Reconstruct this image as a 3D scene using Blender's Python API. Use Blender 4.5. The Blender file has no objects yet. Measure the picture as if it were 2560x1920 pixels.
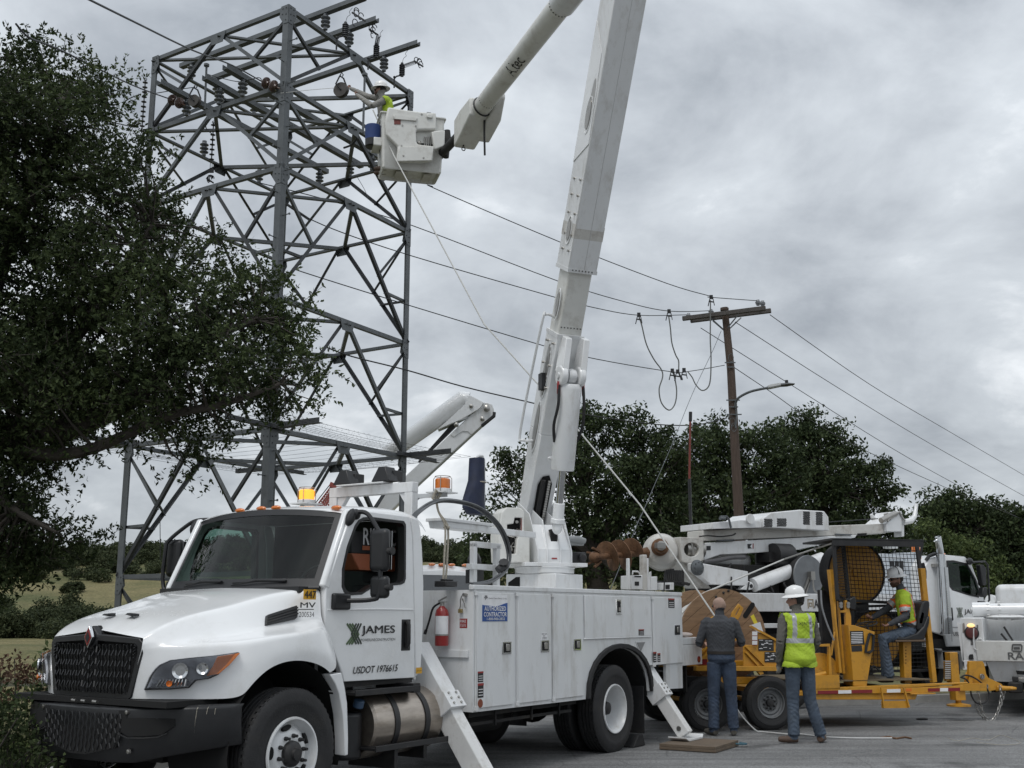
import bpy, bmesh, math, random
import numpy as np
from mathutils import Vector, Matrix, noise
R = math.radians
scene = bpy.context.scene
col = scene.collection
EYE = 1.62; FPX = 2800.0; PITCH = math.atan(575 / FPX)
cd = bpy.data.cameras.new('camera'); cam = bpy.data.objects.new('camera', cd); col.objects.link(cam)
cam.location = (0, 0, EYE); cam.rotation_euler = (R(90) + PITCH, 0, 0)
cd.sensor_width = 36; cd.lens = FPX / 2560 * 36; cd.clip_start = .1; cd.clip_end = 3000
scene.camera = cam
world = bpy.data.worlds.new('World'); scene.world = world; world.use_nodes = True
SUN_EL, SUN_AZ = 58, 205        # degrees; azimuth measured clockwise from +Y
def build_world():
    nt = world.node_tree; N = nt.nodes; Lk = nt.links
    for n in list(N): N.remove(n)
    out = N.new('ShaderNodeOutputWorld'); bg = N.new('ShaderNodeBackground'); bg.inputs[1].default_value = .1
    Lk.new(bg.outputs[0], out.inputs[0])
    sky = N.new('ShaderNodeTexSky'); sky.sky_type = 'NISHITA'; sky.sun_disc = False
    sky.sun_elevation = R(SUN_EL); sky.sun_rotation = R(SUN_AZ)
    tc = N.new('ShaderNodeTexCoord'); sep = N.new('ShaderNodeSeparateXYZ'); Lk.new(tc.outputs['Generated'], sep.inputs[0])
    def m(op, a, b=None, clamp=False):
        n = N.new('ShaderNodeMath'); n.operation = op; n.use_clamp = clamp
        for i, x in enumerate((a, b)):
            if x is None: continue
            if isinstance(x, (int, float)): n.inputs[i].default_value = x
            else: Lk.new(x, n.inputs[i])
        return n.outputs[0]
    z = m('MAXIMUM', sep.outputs[2], 0.0)
    den = m('ADD', z, .42)
    cx = m('DIVIDE', sep.outputs[0], den); cy = m('DIVIDE', sep.outputs[1], den)
    cmb = N.new('ShaderNodeCombineXYZ'); Lk.new(cx, cmb.inputs[0]); Lk.new(cy, cmb.inputs[1])
    cmb.inputs[2].default_value = 3.7
    def noi(scale, det, rough, dist=0):
        n = N.new('ShaderNodeTexNoise'); n.inputs['Scale'].default_value = scale; n.inputs['Detail'].default_value = det
        n.inputs['Roughness'].default_value = rough; n.inputs['Distortion'].default_value = dist
        Lk.new(cmb.outputs[0], n.inputs['Vector']); return n.outputs[0]
    n1 = noi(1.7, 8, .56, .35); n2 = noi(4.6, 8, .58, .3); n3 = noi(.75, 2, .5)
    f = m('ADD', m('ADD', m('MULTIPLY', n1, .48), m('MULTIPLY', n2, .30)), m('MULTIPLY', n3, .22))
    cr = N.new('ShaderNodeValToRGB'); Lk.new(f, cr.inputs[0]); e = cr.color_ramp.elements
    e[0].position = .37; e[0].color = (.215, .237, .265, 1)
    e[1].position = .62; e[1].color = (.80, .82, .84, 1)
    x = e.new(.44); x.color = (.325, .35, .38, 1)
    x = e.new(.52); x.color = (.44, .47, .50, 1)
    g = m('ADD', m('MULTIPLY', z, .95), .78)
    sc = N.new('ShaderNodeVectorMath'); sc.operation = 'SCALE'; Lk.new(cr.outputs[0], sc.inputs[0]); Lk.new(m('MULTIPLY', g, 9.2), sc.inputs[3])
    mx = N.new('ShaderNodeMix'); mx.data_type = 'RGBA'; mx.inputs[0].default_value = .965
    Lk.new(sky.outputs[0], mx.inputs[6]); Lk.new(sc.outputs[0], mx.inputs[7])
    Lk.new(mx.outputs[2], bg.inputs[0])
build_world()
sl = bpy.data.lights.new('sun', 'SUN'); sl.energy = .8; sl.angle = R(24); sl.color = (1, .97, .93)
so = bpy.data.objects.new('sun', sl); col.objects.link(so)
sd = Vector((math.sin(R(SUN_AZ)) * math.cos(R(SUN_EL)), math.cos(R(SUN_AZ)) * math.cos(R(SUN_EL)), math.sin(R(SUN_EL))))
so.rotation_euler = sd.to_track_quat('Z', 'Y').to_euler()
scene.view_settings.view_transform = 'Standard'; scene.view_settings.look = 'None'
scene.view_settings.exposure = .66; scene.view_settings.gamma = 1; scene.view_settings.use_curve_mapping = False
cp, sp = math.cos(PITCH), math.sin(PITCH)
CAM = Vector((0, 0, EYE))
def ray(u, v):
    a = (u - 1280) / FPX; b = (960 - v) / FPX
    return Vector((a, cp - sp * b, sp + cp * b))
def at_y(u, v, Y): d = ray(u, v); return CAM + d * (Y / d.y)
def at_z(u, v, z): d = ray(u, v); return CAM + d * ((z - EYE) / d.z)
class Frame:
    """A thing's own ground frame: origin, heading; x along it, y to its left, z up."""
    def __init__(s, o, ang):
        s.o = Vector((o[0], o[1], o[2] if len(o) > 2 else 0)); s.ang = ang
        s.M = Matrix.Translation(s.o) @ Matrix.Rotation(ang, 4, 'Z'); s.I = s.M.inverted()
        s.R3 = s.M.to_3x3().inverted()
    def hit(s, u, v, k, c):
        q = s.I @ CAM; d = s.R3 @ ray(u, v); t = (c - q[k]) / d[k]; return q + d * t
    def X(s, u, v, c): return s.hit(u, v, 0, c)
    def Y(s, u, v, c): return s.hit(u, v, 1, c)
    def Z(s, u, v, c): return s.hit(u, v, 2, c)
    def w(s, *p): return s.M @ Vector(p)
    def l(s, p): return s.I @ Vector(p)
MATS = {}
def mat(name, c, rough=.5, metal=0, var=.12, scale=6, bump=0, bscale=40, coat=0, dirt=None, damt=.4, dscale=3, spec=.5, stretch=None):
    if name in MATS: return MATS[name]
    m = bpy.data.materials.new(name); m.use_nodes = True; MATS[name] = m
    nt = m.node_tree; N = nt.nodes; Lk = nt.links; b = N['Principled BSDF']
    b.inputs['Roughness'].default_value = rough; b.inputs['Metallic'].default_value = metal
    b.inputs['Specular IOR Level'].default_value = spec
    if coat: b.inputs['Coat Weight'].default_value = coat; b.inputs['Coat Roughness'].default_value = .06
    tc = N.new('ShaderNodeTexCoord'); src = tc.outputs['Object']
    if stretch:
        mp = N.new('ShaderNodeMapping'); mp.inputs['Scale'].default_value = stretch; Lk.new(src, mp.inputs[0]); src = mp.outputs[0]
    n = N.new('ShaderNodeTexNoise'); n.inputs['Scale'].default_value = scale; n.inputs['Detail'].default_value = 6; n.inputs['Roughness'].default_value = .6
    Lk.new(src, n.inputs['Vector'])
    cr = N.new('ShaderNodeValToRGB'); Lk.new(n.outputs[0], cr.inputs[0]); e = cr.color_ramp.elements
    e[0].position = .3; e[1].position = .7
    e[0].color = (*[x * (1 - var) for x in c], 1); e[1].color = (*[min(1, x * (1 + var)) for x in c], 1)
    o = cr.outputs[0]
    if dirt:
        n2 = N.new('ShaderNodeTexNoise'); n2.inputs['Scale'].default_value = dscale; n2.inputs['Detail'].default_value = 9; n2.inputs['Roughness'].default_value = .72
        Lk.new(src, n2.inputs['Vector'])
        c2 = N.new('ShaderNodeValToRGB'); Lk.new(n2.outputs[0], c2.inputs[0]); c2.color_ramp.elements[0].position = .5; c2.color_ramp.elements[1].position = .78
        c2.color_ramp.elements[1].color = (damt, damt, damt, 1)
        mx = N.new('ShaderNodeMix'); mx.data_type = 'RGBA'; Lk.new(c2.outputs[0], mx.inputs[0]); Lk.new(o, mx.inputs[6]); mx.inputs[7].default_value = (*dirt, 1)
        o = mx.outputs[2]
        rr = N.new('ShaderNodeMapRange'); Lk.new(c2.outputs[0], rr.inputs[0]); rr.inputs[3].default_value = rough; rr.inputs[4].default_value = min(1, rough + .35)
        Lk.new(rr.outputs[0], b.inputs['Roughness'])
    Lk.new(o, b.inputs['Base Color'])
    if bump:
        n3 = N.new('ShaderNodeTexNoise'); n3.inputs['Scale'].default_value = bscale; n3.inputs['Detail'].default_value = 5
        Lk.new(src, n3.inputs['Vector'])
        bp = N.new('ShaderNodeBump'); bp.inputs['Strength'].default_value = bump; bp.inputs['Distance'].default_value = .02
        Lk.new(n3.outputs[0], bp.inputs['Height']); Lk.new(bp.outputs[0], b.inputs['Normal'])
    return m
def glass(name, tint, rough=.03, fres=1.45, gl=1.0):
    m = bpy.data.materials.new(name); m.use_nodes = True; MATS[name] = m
    nt = m.node_tree; N = nt.nodes; Lk = nt.links; N.remove(N['Principled BSDF']); out = N['Material Output']
    tr = N.new('ShaderNodeBsdfTransparent'); tr.inputs[0].default_value = (*tint, 1)
    g = N.new('ShaderNodeBsdfGlossy'); g.inputs['Roughness'].default_value = rough; g.inputs[0].default_value = (gl, gl, gl, 1)
    lw = N.new('ShaderNodeLayerWeight'); lw.inputs[0].default_value = .5
    pw = N.new('ShaderNodeMath'); pw.operation = 'POWER'; Lk.new(lw.outputs['Facing'], pw.inputs[0]); pw.inputs[1].default_value = 4.2
    fr = N.new('ShaderNodeMath'); fr.operation = 'MULTIPLY_ADD'; Lk.new(pw.outputs[0], fr.inputs[0]); fr.inputs[1].default_value = .8; fr.inputs[2].default_value = .03
    mx = N.new('ShaderNodeMixShader'); Lk.new(fr.outputs[0], mx.inputs[0]); Lk.new(tr.outputs[0], mx.inputs[1]); Lk.new(g.outputs[0], mx.inputs[2])
    Lk.new(mx.outputs[0], out.inputs[0]); return m
def emit(name, c, s, base=None):
    m = bpy.data.materials.new(name); m.use_nodes = True; MATS[name] = m; b = m.node_tree.nodes['Principled BSDF']
    b.inputs['Base Color'].default_value = (*(base or c), 1); b.inputs['Emission Color'].default_value = (*c, 1); b.inputs['Emission Strength'].default_value = s
    return m
DUST = (.30, .27, .22); GRIME = (.10, .085, .07)
WHITE = mat('white_paint', (.74, .75, .755), .22, var=.03, scale=1.5, coat=.6, dirt=(.42, .40, .36), damt=.4, dscale=2.2)
WHITE2 = mat('white_enamel', (.66, .67, .675), .34, var=.04, scale=2, coat=.25, dirt=(.30, .27, .22), damt=.6, dscale=3.4, stretch=(1.6, 1.6, .55))
GEL = mat('fibreglass_gelcoat', (.64, .64, .61), .38, var=.05, scale=3, dirt=(.26, .23, .18), damt=.6, dscale=4)
DIRTYW = mat('worn_white_paint', (.52, .51, .48), .45, var=.08, scale=3, dirt=(.16, .11, .075), damt=.85, dscale=3.2, bump=.15, bscale=30)
BLACK = mat('black_plastic', (.010, .0105, .012), .42, var=.25, scale=9, dirt=(.03, .03, .028), damt=.35, dscale=5, bump=.05, bscale=120)
BLACKM = mat('black_metal', (.012, .012, .013), .5, var=.2, scale=8, dirt=(.09, .08, .07), damt=.4)
RUBBER = mat('tyre_rubber', (.014, .014, .015), .72, var=.25, scale=7, dirt=(.10, .09, .075), damt=.3, dscale=2.5, bump=.2, bscale=60)
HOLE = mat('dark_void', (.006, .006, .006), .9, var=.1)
CHAS = mat('chassis_grime_and_shade', (.010, .010, .010), .8, var=.4, dirt=(.07, .055, .04), damt=.5)
GALV = mat('galvanised_steel', (.105, .115, .122), .5, .3, var=.25, scale=5, dirt=(.055, .058, .06), damt=.6, dscale=2.5, bump=.08)
GALV_SHADED = mat('shaded_galvanised_steel', (.045, .049, .053), .6, .2, var=.35, scale=4, dirt=(.03, .03, .03), damt=.5, dscale=2)  # darker copy of the tower steel: shade on bar undersides put into the colour
STEEL = mat('bare_steel', (.36, .35, .33), .32, .9, var=.15, scale=6, dirt=(.16, .13, .1), damt=.5)
ALU = mat('brushed_tank_metal', (.42, .37, .32), .3, .92, var=.18, scale=4, dirt=(.16, .12, .08), damt=.6, dscale=3, stretch=(1, 4, 4), bump=.08)
CHROME = mat('chrome', (.6, .61, .62), .12, 1, var=.05)
RUST = mat('rusty_auger_steel', (.16, .085, .045), .72, .3, var=.4, scale=9, dirt=(.06, .045, .035), damt=.7, bump=.4, bscale=40)
YEL = mat('yellow_machine_paint', (.52, .25, .018), .42, var=.1, scale=3, coat=.15, dirt=(.10, .06, .025), damt=.8, dscale=6, bump=.1)
ORANGE = mat('amber_lens', (.62, .16, .015), .15, var=.05, coat=.8)
AMBERLIT = emit('lit_amber_lamp', (1, .36, .03), .75, (.9, .4, .05))
RED = mat('red_paint', (.27, .014, .013), .3, var=.08, coat=.4)
REDL = mat('red_lens', (.20, .012, .016), .2, var=.1, coat=.5)
TRUNKM = mat('oak_bark', (.05, .043, .036), .9, var=.35, scale=8, bump=.6, bscale=25)
POLE = mat('creosoted_pole_wood', (.075, .052, .04), .85, var=.3, scale=6, dirt=(.055, .038, .03), damt=.7, dscale=4, bump=.6, bscale=30, stretch=(6, 6, .5))
WOOD = mat('plywood_reel_face', (.235, .145, .08), .75, var=.2, scale=4, dirt=(.11, .065, .04), damt=.75, dscale=2.2, bump=.25, bscale=20, stretch=(1, 1, 7))
BOARD = mat('cribbing_wood', (.12, .09, .063), .8, var=.2, scale=5, dirt=(.1, .07, .05), damt=.6, bump=.3)
PORC = mat('grey_porcelain', (.12, .13, .14), .22, var=.08, coat=.4)
POLY = mat('dark_polymer', (.045, .048, .055), .45, var=.2)
WIRE = mat('weathered_cable', (.03, .031, .033), .5, .5, var=.2)
ROPE = mat('synthetic_rope', (.55, .55, .53), .7, var=.15, scale=40)
ROPE2 = mat('tan_rope', (.36, .33, .27), .85, var=.3, scale=60, bump=.3)
INK = mat('black_vinyl', (.012, .012, .013), .5, var=.1)
GREENV = mat('green_vinyl', (.075, .12, .055), .5, var=.15)
GLS = glass('cab_glass', (.56, .68, .63), gl=.9)
GLS2 = glass('side_glass', (.50, .62, .58), gl=.9)
LENS = glass('lamp_lens', (.75, .76, .78), gl=.95)
def V(*a): return Vector(a)
def basis(d, up=None):
    d = Vector(d).normalized()
    u = Vector(up) if up is not None else (Vector((0, 0, 1)) if abs(d.z) < .93 else Vector((0, 1, 0)))
    x = u.cross(d)
    if x.length < 1e-5: x = Vector((1, .2, 0)).cross(d)
    x.normalize(); return x, d.cross(x), d          # side, up, along
class G:
    def __init__(s): s.v = []; s.f = []; s.k = []; s.m = 0
    def add(s, vs, fs):
        o = len(s.v); s.v.extend([tuple(p) for p in vs]); s.f.extend([[i + o for i in f] for f in fs]); s.k.extend([s.m] * len(fs)); return s
    def box(s, x0, x1, y0, y1, z0, z1):
        if x0 > x1: x0, x1 = x1, x0
        if y0 > y1: y0, y1 = y1, y0
        if z0 > z1: z0, z1 = z1, z0
        return s.add([(x, y, z) for x in (x0, x1) for y in (y0, y1) for z in (z0, z1)],
                     [(0, 1, 3, 2), (4, 6, 7, 5), (0, 4, 5, 1), (2, 3, 7, 6), (0, 2, 6, 4), (1, 5, 7, 3)])
    def loft(s, rings, closed=True, caps=True):
        n = len(rings[0]); vs = [p for r in rings for p in r]; fs = []
        for i in range(len(rings) - 1):
            for j in range(n if closed else n - 1):
                k = (j + 1) % n; fs.append((i * n + j, i * n + k, (i + 1) * n + k, (i + 1) * n + j))
        if caps and closed:
            fs.append(tuple(range(n))[::-1]); fs.append(tuple((len(rings) - 1) * n + j for j in range(n)))
        return s.add(vs, fs)
    def beam(s, p0, p1, w, h, up=None, w1=None, h1=None):
        p0, p1 = Vector(p0), Vector(p1); x, y, d = basis(p1 - p0, up); r = []
        for p, a, b in ((p0, w, h), (p1, w1 or w, h1 or h)):
            r.append([p + x * a / 2 * i + y * b / 2 * j for i, j in ((-1, -1), (1, -1), (1, 1), (-1, 1))])
        return s.loft(r)
    def angle(s, p0, p1, w, t, a, b):
        """L section: legs w wide along directions a and b, t thick."""
        p0, p1, a, b = Vector(p0), Vector(p1), Vector(a).normalized(), Vector(b).normalized()
        prof = [(0, 0), (w, 0), (w, t), (t, t), (t, w), (0, w)]
        return s.loft([[p + a * i + b * j for i, j in prof] for p in (p0, p1)])
    def chan(s, p0, p1, w, h, t, a, b):
        p0, p1, a, b = Vector(p0), Vector(p1), Vector(a).normalized(), Vector(b).normalized()
        prof = [(0, 0), (w, 0), (w, h), (w - t, h), (w - t, t), (t, t), (t, h), (0, h)]
        return s.loft([[p + a * (i - w / 2) + b * j for i, j in prof] for p in (p0, p1)])
    def tube(s, pts, r, n=8, caps=True, closed=False):
        pts = [Vector(p) for p in pts]; rings = []; N_ = len(pts)
        rs = r if isinstance(r, (list, tuple)) else [r] * N_
        px = None
        for i, p in enumerate(pts):
            if closed: d = pts[(i + 1) % N_] - pts[i - 1]
            else: d = pts[min(i + 1, N_ - 1)] - pts[max(i - 1, 0)]
            if px is None: x, y, d = basis(d)
            else:
                d = d.normalized(); x = px - d * px.dot(d)
                x = x.normalized() if x.length > 1e-6 else basis(d)[0]
                y = d.cross(x)
            px = x
            rings.append([p + (x * math.cos(2 * math.pi * j / n) + y * math.sin(2 * math.pi * j / n)) * rs[i] for j in range(n)])
        if closed: rings.append(rings[0]); caps = False
        return s.loft(rings, True, caps)
    def cyl(s, p0, p1, r0, r1=None, n=20): return s.tube([p0, p1], [r0, r0 if r1 is None else r1], n)
    def lathe(s, prof, p0, ax, n=24, capped=True):
        x, y, d = basis(ax); p0 = Vector(p0)
        return s.loft([[p0 + d * a + (x * math.cos(2 * math.pi * j / n) + y * math.sin(2 * math.pi * j / n)) * max(r, 1e-4) for j in range(n)] for r, a in prof], True, capped)
    def ell(s, c, r, n=12, m=8, rot=None):
        c = Vector(c); rot = rot or Matrix.Identity(3); rings = []
        for i in range(m + 1):
            t = math.pi * i / m; z = -math.cos(t); q = max(math.sin(t), .02)
            rings.append([c + rot @ Vector((r[0] * q * math.cos(2 * math.pi * j / n), r[1] * q * math.sin(2 * math.pi * j / n), r[2] * z)) for j in range(n)])
        return s.loft(rings)
    def prism(s, poly, vec):
        poly = [Vector(p) for p in poly]; vec = Vector(vec); return s.loft([poly, [p + vec for p in poly]])
    def plate(s, outer, holes, vec):
        """flat polygon with holes, given thickness along vec"""
        vec = Vector(vec); bm = bmesh.new()
        for loop in [outer] + list(holes):
            vs = [bm.verts.new(Vector(p)) for p in loop]
            for i in range(len(vs)): bm.edges.new((vs[i], vs[(i + 1) % len(vs)]))
        bmesh.ops.triangle_fill(bm, edges=bm.edges[:], use_beauty=True, use_dissolve=False)
        bm.verts.index_update(); n = len(bm.verts)
        vs = [v.co.copy() for v in bm.verts]; fs = [[v.index for v in f.verts] for f in bm.faces]
        bd = [[v.index for v in e.verts] for e in bm.edges if len(e.link_faces) == 1]
        allf = fs + [[i + n for i in f][::-1] for f in fs] + [[a, b, b + n, a + n] for a, b in bd]
        bm.free(); return s.add(vs + [v + vec for v in vs], allf)
    def xf(s, M):
        s.v = [tuple(M @ Vector(p)) for p in s.v]; return s
    def merge(s, o, M=None, dm=0):
        n = len(s.v); s.v.extend([tuple(M @ Vector(p)) if M else p for p in o.v]); s.f.extend([[i + n for i in f] for f in o.f]); s.k.extend([k + dm for k in o.k]); return s
    def mirror_y(s):
        n = len(s.v); f0 = list(s.f); k0 = list(s.k)
        s.v.extend([(x, -y, z) for x, y, z in s.v]); s.f.extend([[i + n for i in f][::-1] for f in f0]); s.k.extend(k0); return s
    def mesh(s, name, mats, ang=32, fix=True):
        me = bpy.data.meshes.new(name); me.from_pydata(s.v, [], s.f)
        mats = mats if isinstance(mats, (list, tuple)) else [mats]
        for m_ in mats: me.materials.append(m_)
        if max(s.k, default=0): me.polygons.foreach_set('material_index', s.k)
        bm = bmesh.new(); bm.from_mesh(me)
        if fix: bmesh.ops.recalc_face_normals(bm, faces=bm.faces)
        for f in bm.faces: f.smooth = True
        a = math.radians(ang)
        for e in bm.edges:
            if len(e.link_faces) == 2 and e.calc_face_angle(0) > a: e.smooth = False
        bm.to_mesh(me); bm.free(); return me
    def build(s, name, mats, parent=None, bevel=0, ang=32, sub=0, seg=2, fix=True, frame=None):
        return put(s.mesh(name, mats, ang, fix), name, parent, bevel, sub, seg, frame)
def put(me, name, parent=None, bevel=0, sub=0, seg=2, frame=None):
    o = bpy.data.objects.new(name, me); col.objects.link(o)
    if parent: o.parent = parent
    if frame: o.matrix_world = frame.M
    if sub:
        m = o.modifiers.new('sub', 'SUBSURF'); m.levels = m.render_levels = sub
    if bevel:
        m = o.modifiers.new('bevel', 'BEVEL'); m.width = bevel; m.segments = seg; m.limit_method = 'ANGLE'; m.angle_limit = R(35); m.harden_normals = False
    return o
def thing(name, label, cat, frame=None, loc=None, rz=0, group=None):
    o = bpy.data.objects.new(name, None); col.objects.link(o); o.empty_display_size = .2
    if frame: o.location = frame.o; o.rotation_euler = (0, 0, frame.ang)
    elif loc is not None: o.location = loc; o.rotation_euler = (0, 0, rz)
    o['label'] = label; o['category'] = cat
    if group: o['group'] = group
    return o
def tag(o, label, cat, group=None):
    o['label'] = label; o['category'] = cat
    if group: o['group'] = group
    return o
def struct(o): o['kind'] = 'structure'; return o
def text_mesh(txt, size, bold=0, shear=0, sx=1, depth=.0, align='LEFT', space=1):
    c = bpy.data.curves.new('lettering', 'FONT'); c.body = txt; c.size = size; c.offset = bold; c.shear = shear; c.extrude = depth; c.align_x = align
    c.space_character = space; c.resolution_u = 3
    o = bpy.data.objects.new('lettering', c); col.objects.link(o)
    dg = bpy.context.evaluated_depsgraph_get(); me = bpy.data.meshes.new_from_object(o.evaluated_get(dg))
    bpy.data.objects.remove(o); bpy.data.curves.remove(c)
    if sx != 1:
        for v in me.vertices: v.co.x *= sx
    return me
def text(txt, p, right, up, width, parent, mt, height=None, name='lettering', bold=.0, shear=0, off=.004):
    """lettering laid on a surface: p = lower left corner, fitted to width (and height)"""
    me = text_mesh(txt, 1.0, 0, shear)
    if bold:
        vs = [v.co.copy() for v in me.vertices]; fs = [list(f.vertices) for f in me.polygons]; n = len(vs); me = bpy.data.meshes.new('lettering')
        k = min(.03, bold * 1.8); off_ = ((0, 0), (k, 0), (k / 2, k / 2), (k / 2, -k / 2))
        me.from_pydata([(v.x + dx, v.y + dy, .0) for dx, dy in off_ for v in vs], [], [[i + n * j for i in f] for j in range(4) for f in fs])
        for j in range(4):
            for i in range(n): me.vertices[i + n * j].co.z = j * .0002
    xs = [v.co.x for v in me.vertices]; ys = [v.co.y for v in me.vertices]
    x0, x1, y0, y1 = min(xs), max(xs), min(ys), max(ys); right, up = Vector(right).normalized(), Vector(up).normalized(); nrm = right.cross(up)
    sx = width / (x1 - x0); sy = sx if height is None else height / (y1 - y0); p = Vector(p)
    for v in me.vertices:
        v.co = p + right * ((v.co.x - x0) * sx) + up * ((v.co.y - y0) * sy) + nrm * (off + v.co.z)
    me.materials.clear(); me.materials.append(mt)
    return put(me, name, parent)
def quad(p, right, up, w, h, parent, mt, name, off=.002, th=.002):
    right, up = Vector(right).normalized(), Vector(up).normalized(); n = right.cross(up); p = Vector(p) + n * off
    g = G(); g.prism([p, p + right * w, p + right * w + up * h, p + up * h], -n * th); return g.build(name, mt, parent)
def catenary(p0, p1, sag, n=16):
    p0, p1 = Vector(p0), Vector(p1); return [p0.lerp(p1, i / n) - Vector((0, 0, sag * 4 * (i / n) * (1 - i / n))) for i in range(n + 1)]
def spline(pts, n=6):
    pts = [Vector(p) for p in pts]; out = []
    for i in range(len(pts) - 1):
        a, b, c, d = pts[max(i - 1, 0)], pts[i], pts[i + 1], pts[min(i + 2, len(pts) - 1)]
        for k in range(n):
            t = k / n; out.append(.5 * ((2 * b) + (c - a) * t + (2 * a - 5 * b + 4 * c - d) * t * t + (3 * b - a - 3 * c + d) * t ** 3))
    return out + [pts[-1]]
# ================================================================== SETTING: ground, water, hills, trees
TF = Frame((-2.7637, 10.0933), R(56.723))          # the bucket truck's frame: x runs from nose to tail, -y is the side we see
A2 = TF.w(9, 2.3, 0); B2 = Vector((42, 35, 0)); d2 = (B2 - A2).normalized(); n2 = Vector((-d2.y, d2.x, 0))
def sstep(x): x = np.clip(x, 0, 1); return x * x * (3 - 2 * x)
def fbm(x, y, s, o=0):
    return (np.sin(x * s + o + 1.7 * np.sin(y * s * .7 + o)) + .5 * np.sin(x * s * 2.3 + 1.3 * o + y * s * 1.9) + .25 * np.sin(x * s * 5.1 - y * s * 4.3 + o * 2.1)) / 1.75
def ground_h(x, y):
    x = np.asarray(x, float); y = np.asarray(y, float)
    lx = x - TF.o.x; ly_ = y - TF.o.y; ly = -lx * math.sin(TF.ang) + ly_ * math.cos(TF.ang)
    d = np.maximum(ly - 2.35, (x - A2.x) * n2.x + (y - A2.y) * n2.y)
    h = -.03 - 2.4 * sstep(d / 45) * sstep((40 - x * .5) / 40 + .3)
    left = sstep((-6 - x) / 20)
    pond = left * np.exp(-((y - 79) / 9.5) ** 4) + left * np.exp(-((y - 117) / 8.5) ** 4)
    h = h - .9 * pond + .06 * fbm(x, y, .5) * sstep(d / 3)
    t = np.clip((y - 205) / 225, 0, 1.6)
    ridge = 27 + 3.4 * fbm(x, y * .2, .018, 1.2) + 1.2 * fbm(x, y, .06, .4) - 6 * sstep((x + 60) / 200)
    return h + ridge * np.where(t < 1, sstep(t * .62 + .0) * 1 / float(sstep(np.array(.62))), 1) + fbm(x, y, .05, 2) * np.clip(t, 0, 1)
def sheet(name, xs, ys, hf, m):
    X, Y = np.meshgrid(xs, ys); Z = hf(X, Y); nx, ny = len(xs), len(ys)
    me = bpy.data.meshes.new(name); co = np.stack([X, Y, Z], -1).reshape(-1, 3)
    i = np.arange(nx * ny).reshape(ny, nx); q = np.stack([i[:-1, :-1], i[:-1, 1:], i[1:, 1:], i[1:, :-1]], -1).reshape(-1, 4)
    me.vertices.add(len(co)); me.vertices.foreach_set('co', co.ravel()); me.loops.add(q.size); me.loops.foreach_set('vertex_index', q.ravel())
    me.polygons.add(len(q)); me.polygons.foreach_set('loop_start', np.arange(0, q.size, 4)); me.polygons.foreach_set('use_smooth', np.ones(len(q), bool))
    me.update(); me.validate(); me.materials.append(m); return put(me, name)
def ground_mat():
    m = bpy.data.materials.new('dry_grassland'); m.use_nodes = True; nt = m.node_tree; N = nt.nodes; Lk = nt.links; b = N['Principled BSDF']
    b.inputs['Roughness'].default_value = .95; b.inputs['Specular IOR Level'].default_value = .1
    tc = N.new('ShaderNodeTexCoord')
    def noi(s, d=8, r=.65):
        n = N.new('ShaderNodeTexNoise'); n.inputs['Scale'].default_value = s; n.inputs['Detail'].default_value = d; n.inputs['Roughness'].default_value = r
        Lk.new(tc.outputs['Object'], n.inputs['Vector']); return n.outputs[0]
    def ramp(src, stops):
        c = N.new('ShaderNodeValToRGB'); Lk.new(src, c.inputs[0]); e = c.color_ramp.elements
        e[0].position, e[0].color = stops[0][0], (*stops[0][1], 1); e[1].position, e[1].color = stops[-1][0], (*stops[-1][1], 1)
        for p, c_ in stops[1:-1]: x = e.new(p); x.color = (*c_, 1)
        return c.outputs[0]
    a = ramp(noi(.035), [(.36, (.085, .098, .048)), (.48, (.145, .14, .075)), (.62, (.20, .178, .10))])
    c = ramp(noi(1.6), [(.35, (.55, .55, .52)), (.65, (1.25, 1.2, 1.1))])
    mx = N.new('ShaderNodeMix'); mx.data_type = 'RGBA'; mx.blend_type = 'MULTIPLY'; mx.inputs[0].default_value = 1; Lk.new(a, mx.inputs[6]); Lk.new(c, mx.inputs[7])
    geo = N.new('ShaderNodeNewGeometry'); sp_ = N.new('ShaderNodeSeparateXYZ'); Lk.new(geo.outputs['Position'], sp_.inputs[0])
    mr = N.new('ShaderNodeMapRange'); Lk.new(sp_.outputs[2], mr.inputs[0]); mr.inputs[1].default_value = 13; mr.inputs[2].default_value = 24
    th = ramp(noi(.09, 9, .75), [(.5, (0, 0, 0)), (.6, (1, 1, 1))]); mul = N.new('ShaderNodeMath'); mul.operation = 'MULTIPLY'; Lk.new(th, mul.inputs[0]); Lk.new(mr.outputs[0], mul.inputs[1])
    m2 = N.new('ShaderNodeMix'); m2.data_type = 'RGBA'; Lk.new(mul.outputs[0], m2.inputs[0]); Lk.new(mx.outputs[2], m2.inputs[6]); m2.inputs[7].default_value = (.27, .245, .2, 1)
    Lk.new(m2.outputs[2], b.inputs['Base Color'])
    bp = N.new('ShaderNodeBump'); bp.inputs['Strength'].default_value = .6; bp.inputs['Distance'].default_value = .15; Lk.new(noi(6), bp.inputs['Height']); Lk.new(bp.outputs[0], b.inputs['Normal'])
    return m
GM = ground_mat()
xs = np.concatenate([np.linspace(-700, -80, 45)[:-1], np.linspace(-80, 60, 141)[:-1], np.linspace(60, 900, 50)])
ys = np.concatenate([np.linspace(-120, 0, 13)[:-1], np.linspace(0, 130, 131)[:-1], np.linspace(130, 700, 90), [1000, 1600]])
struct(sheet('grass_ground', xs, ys, ground_h, GM))
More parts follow.
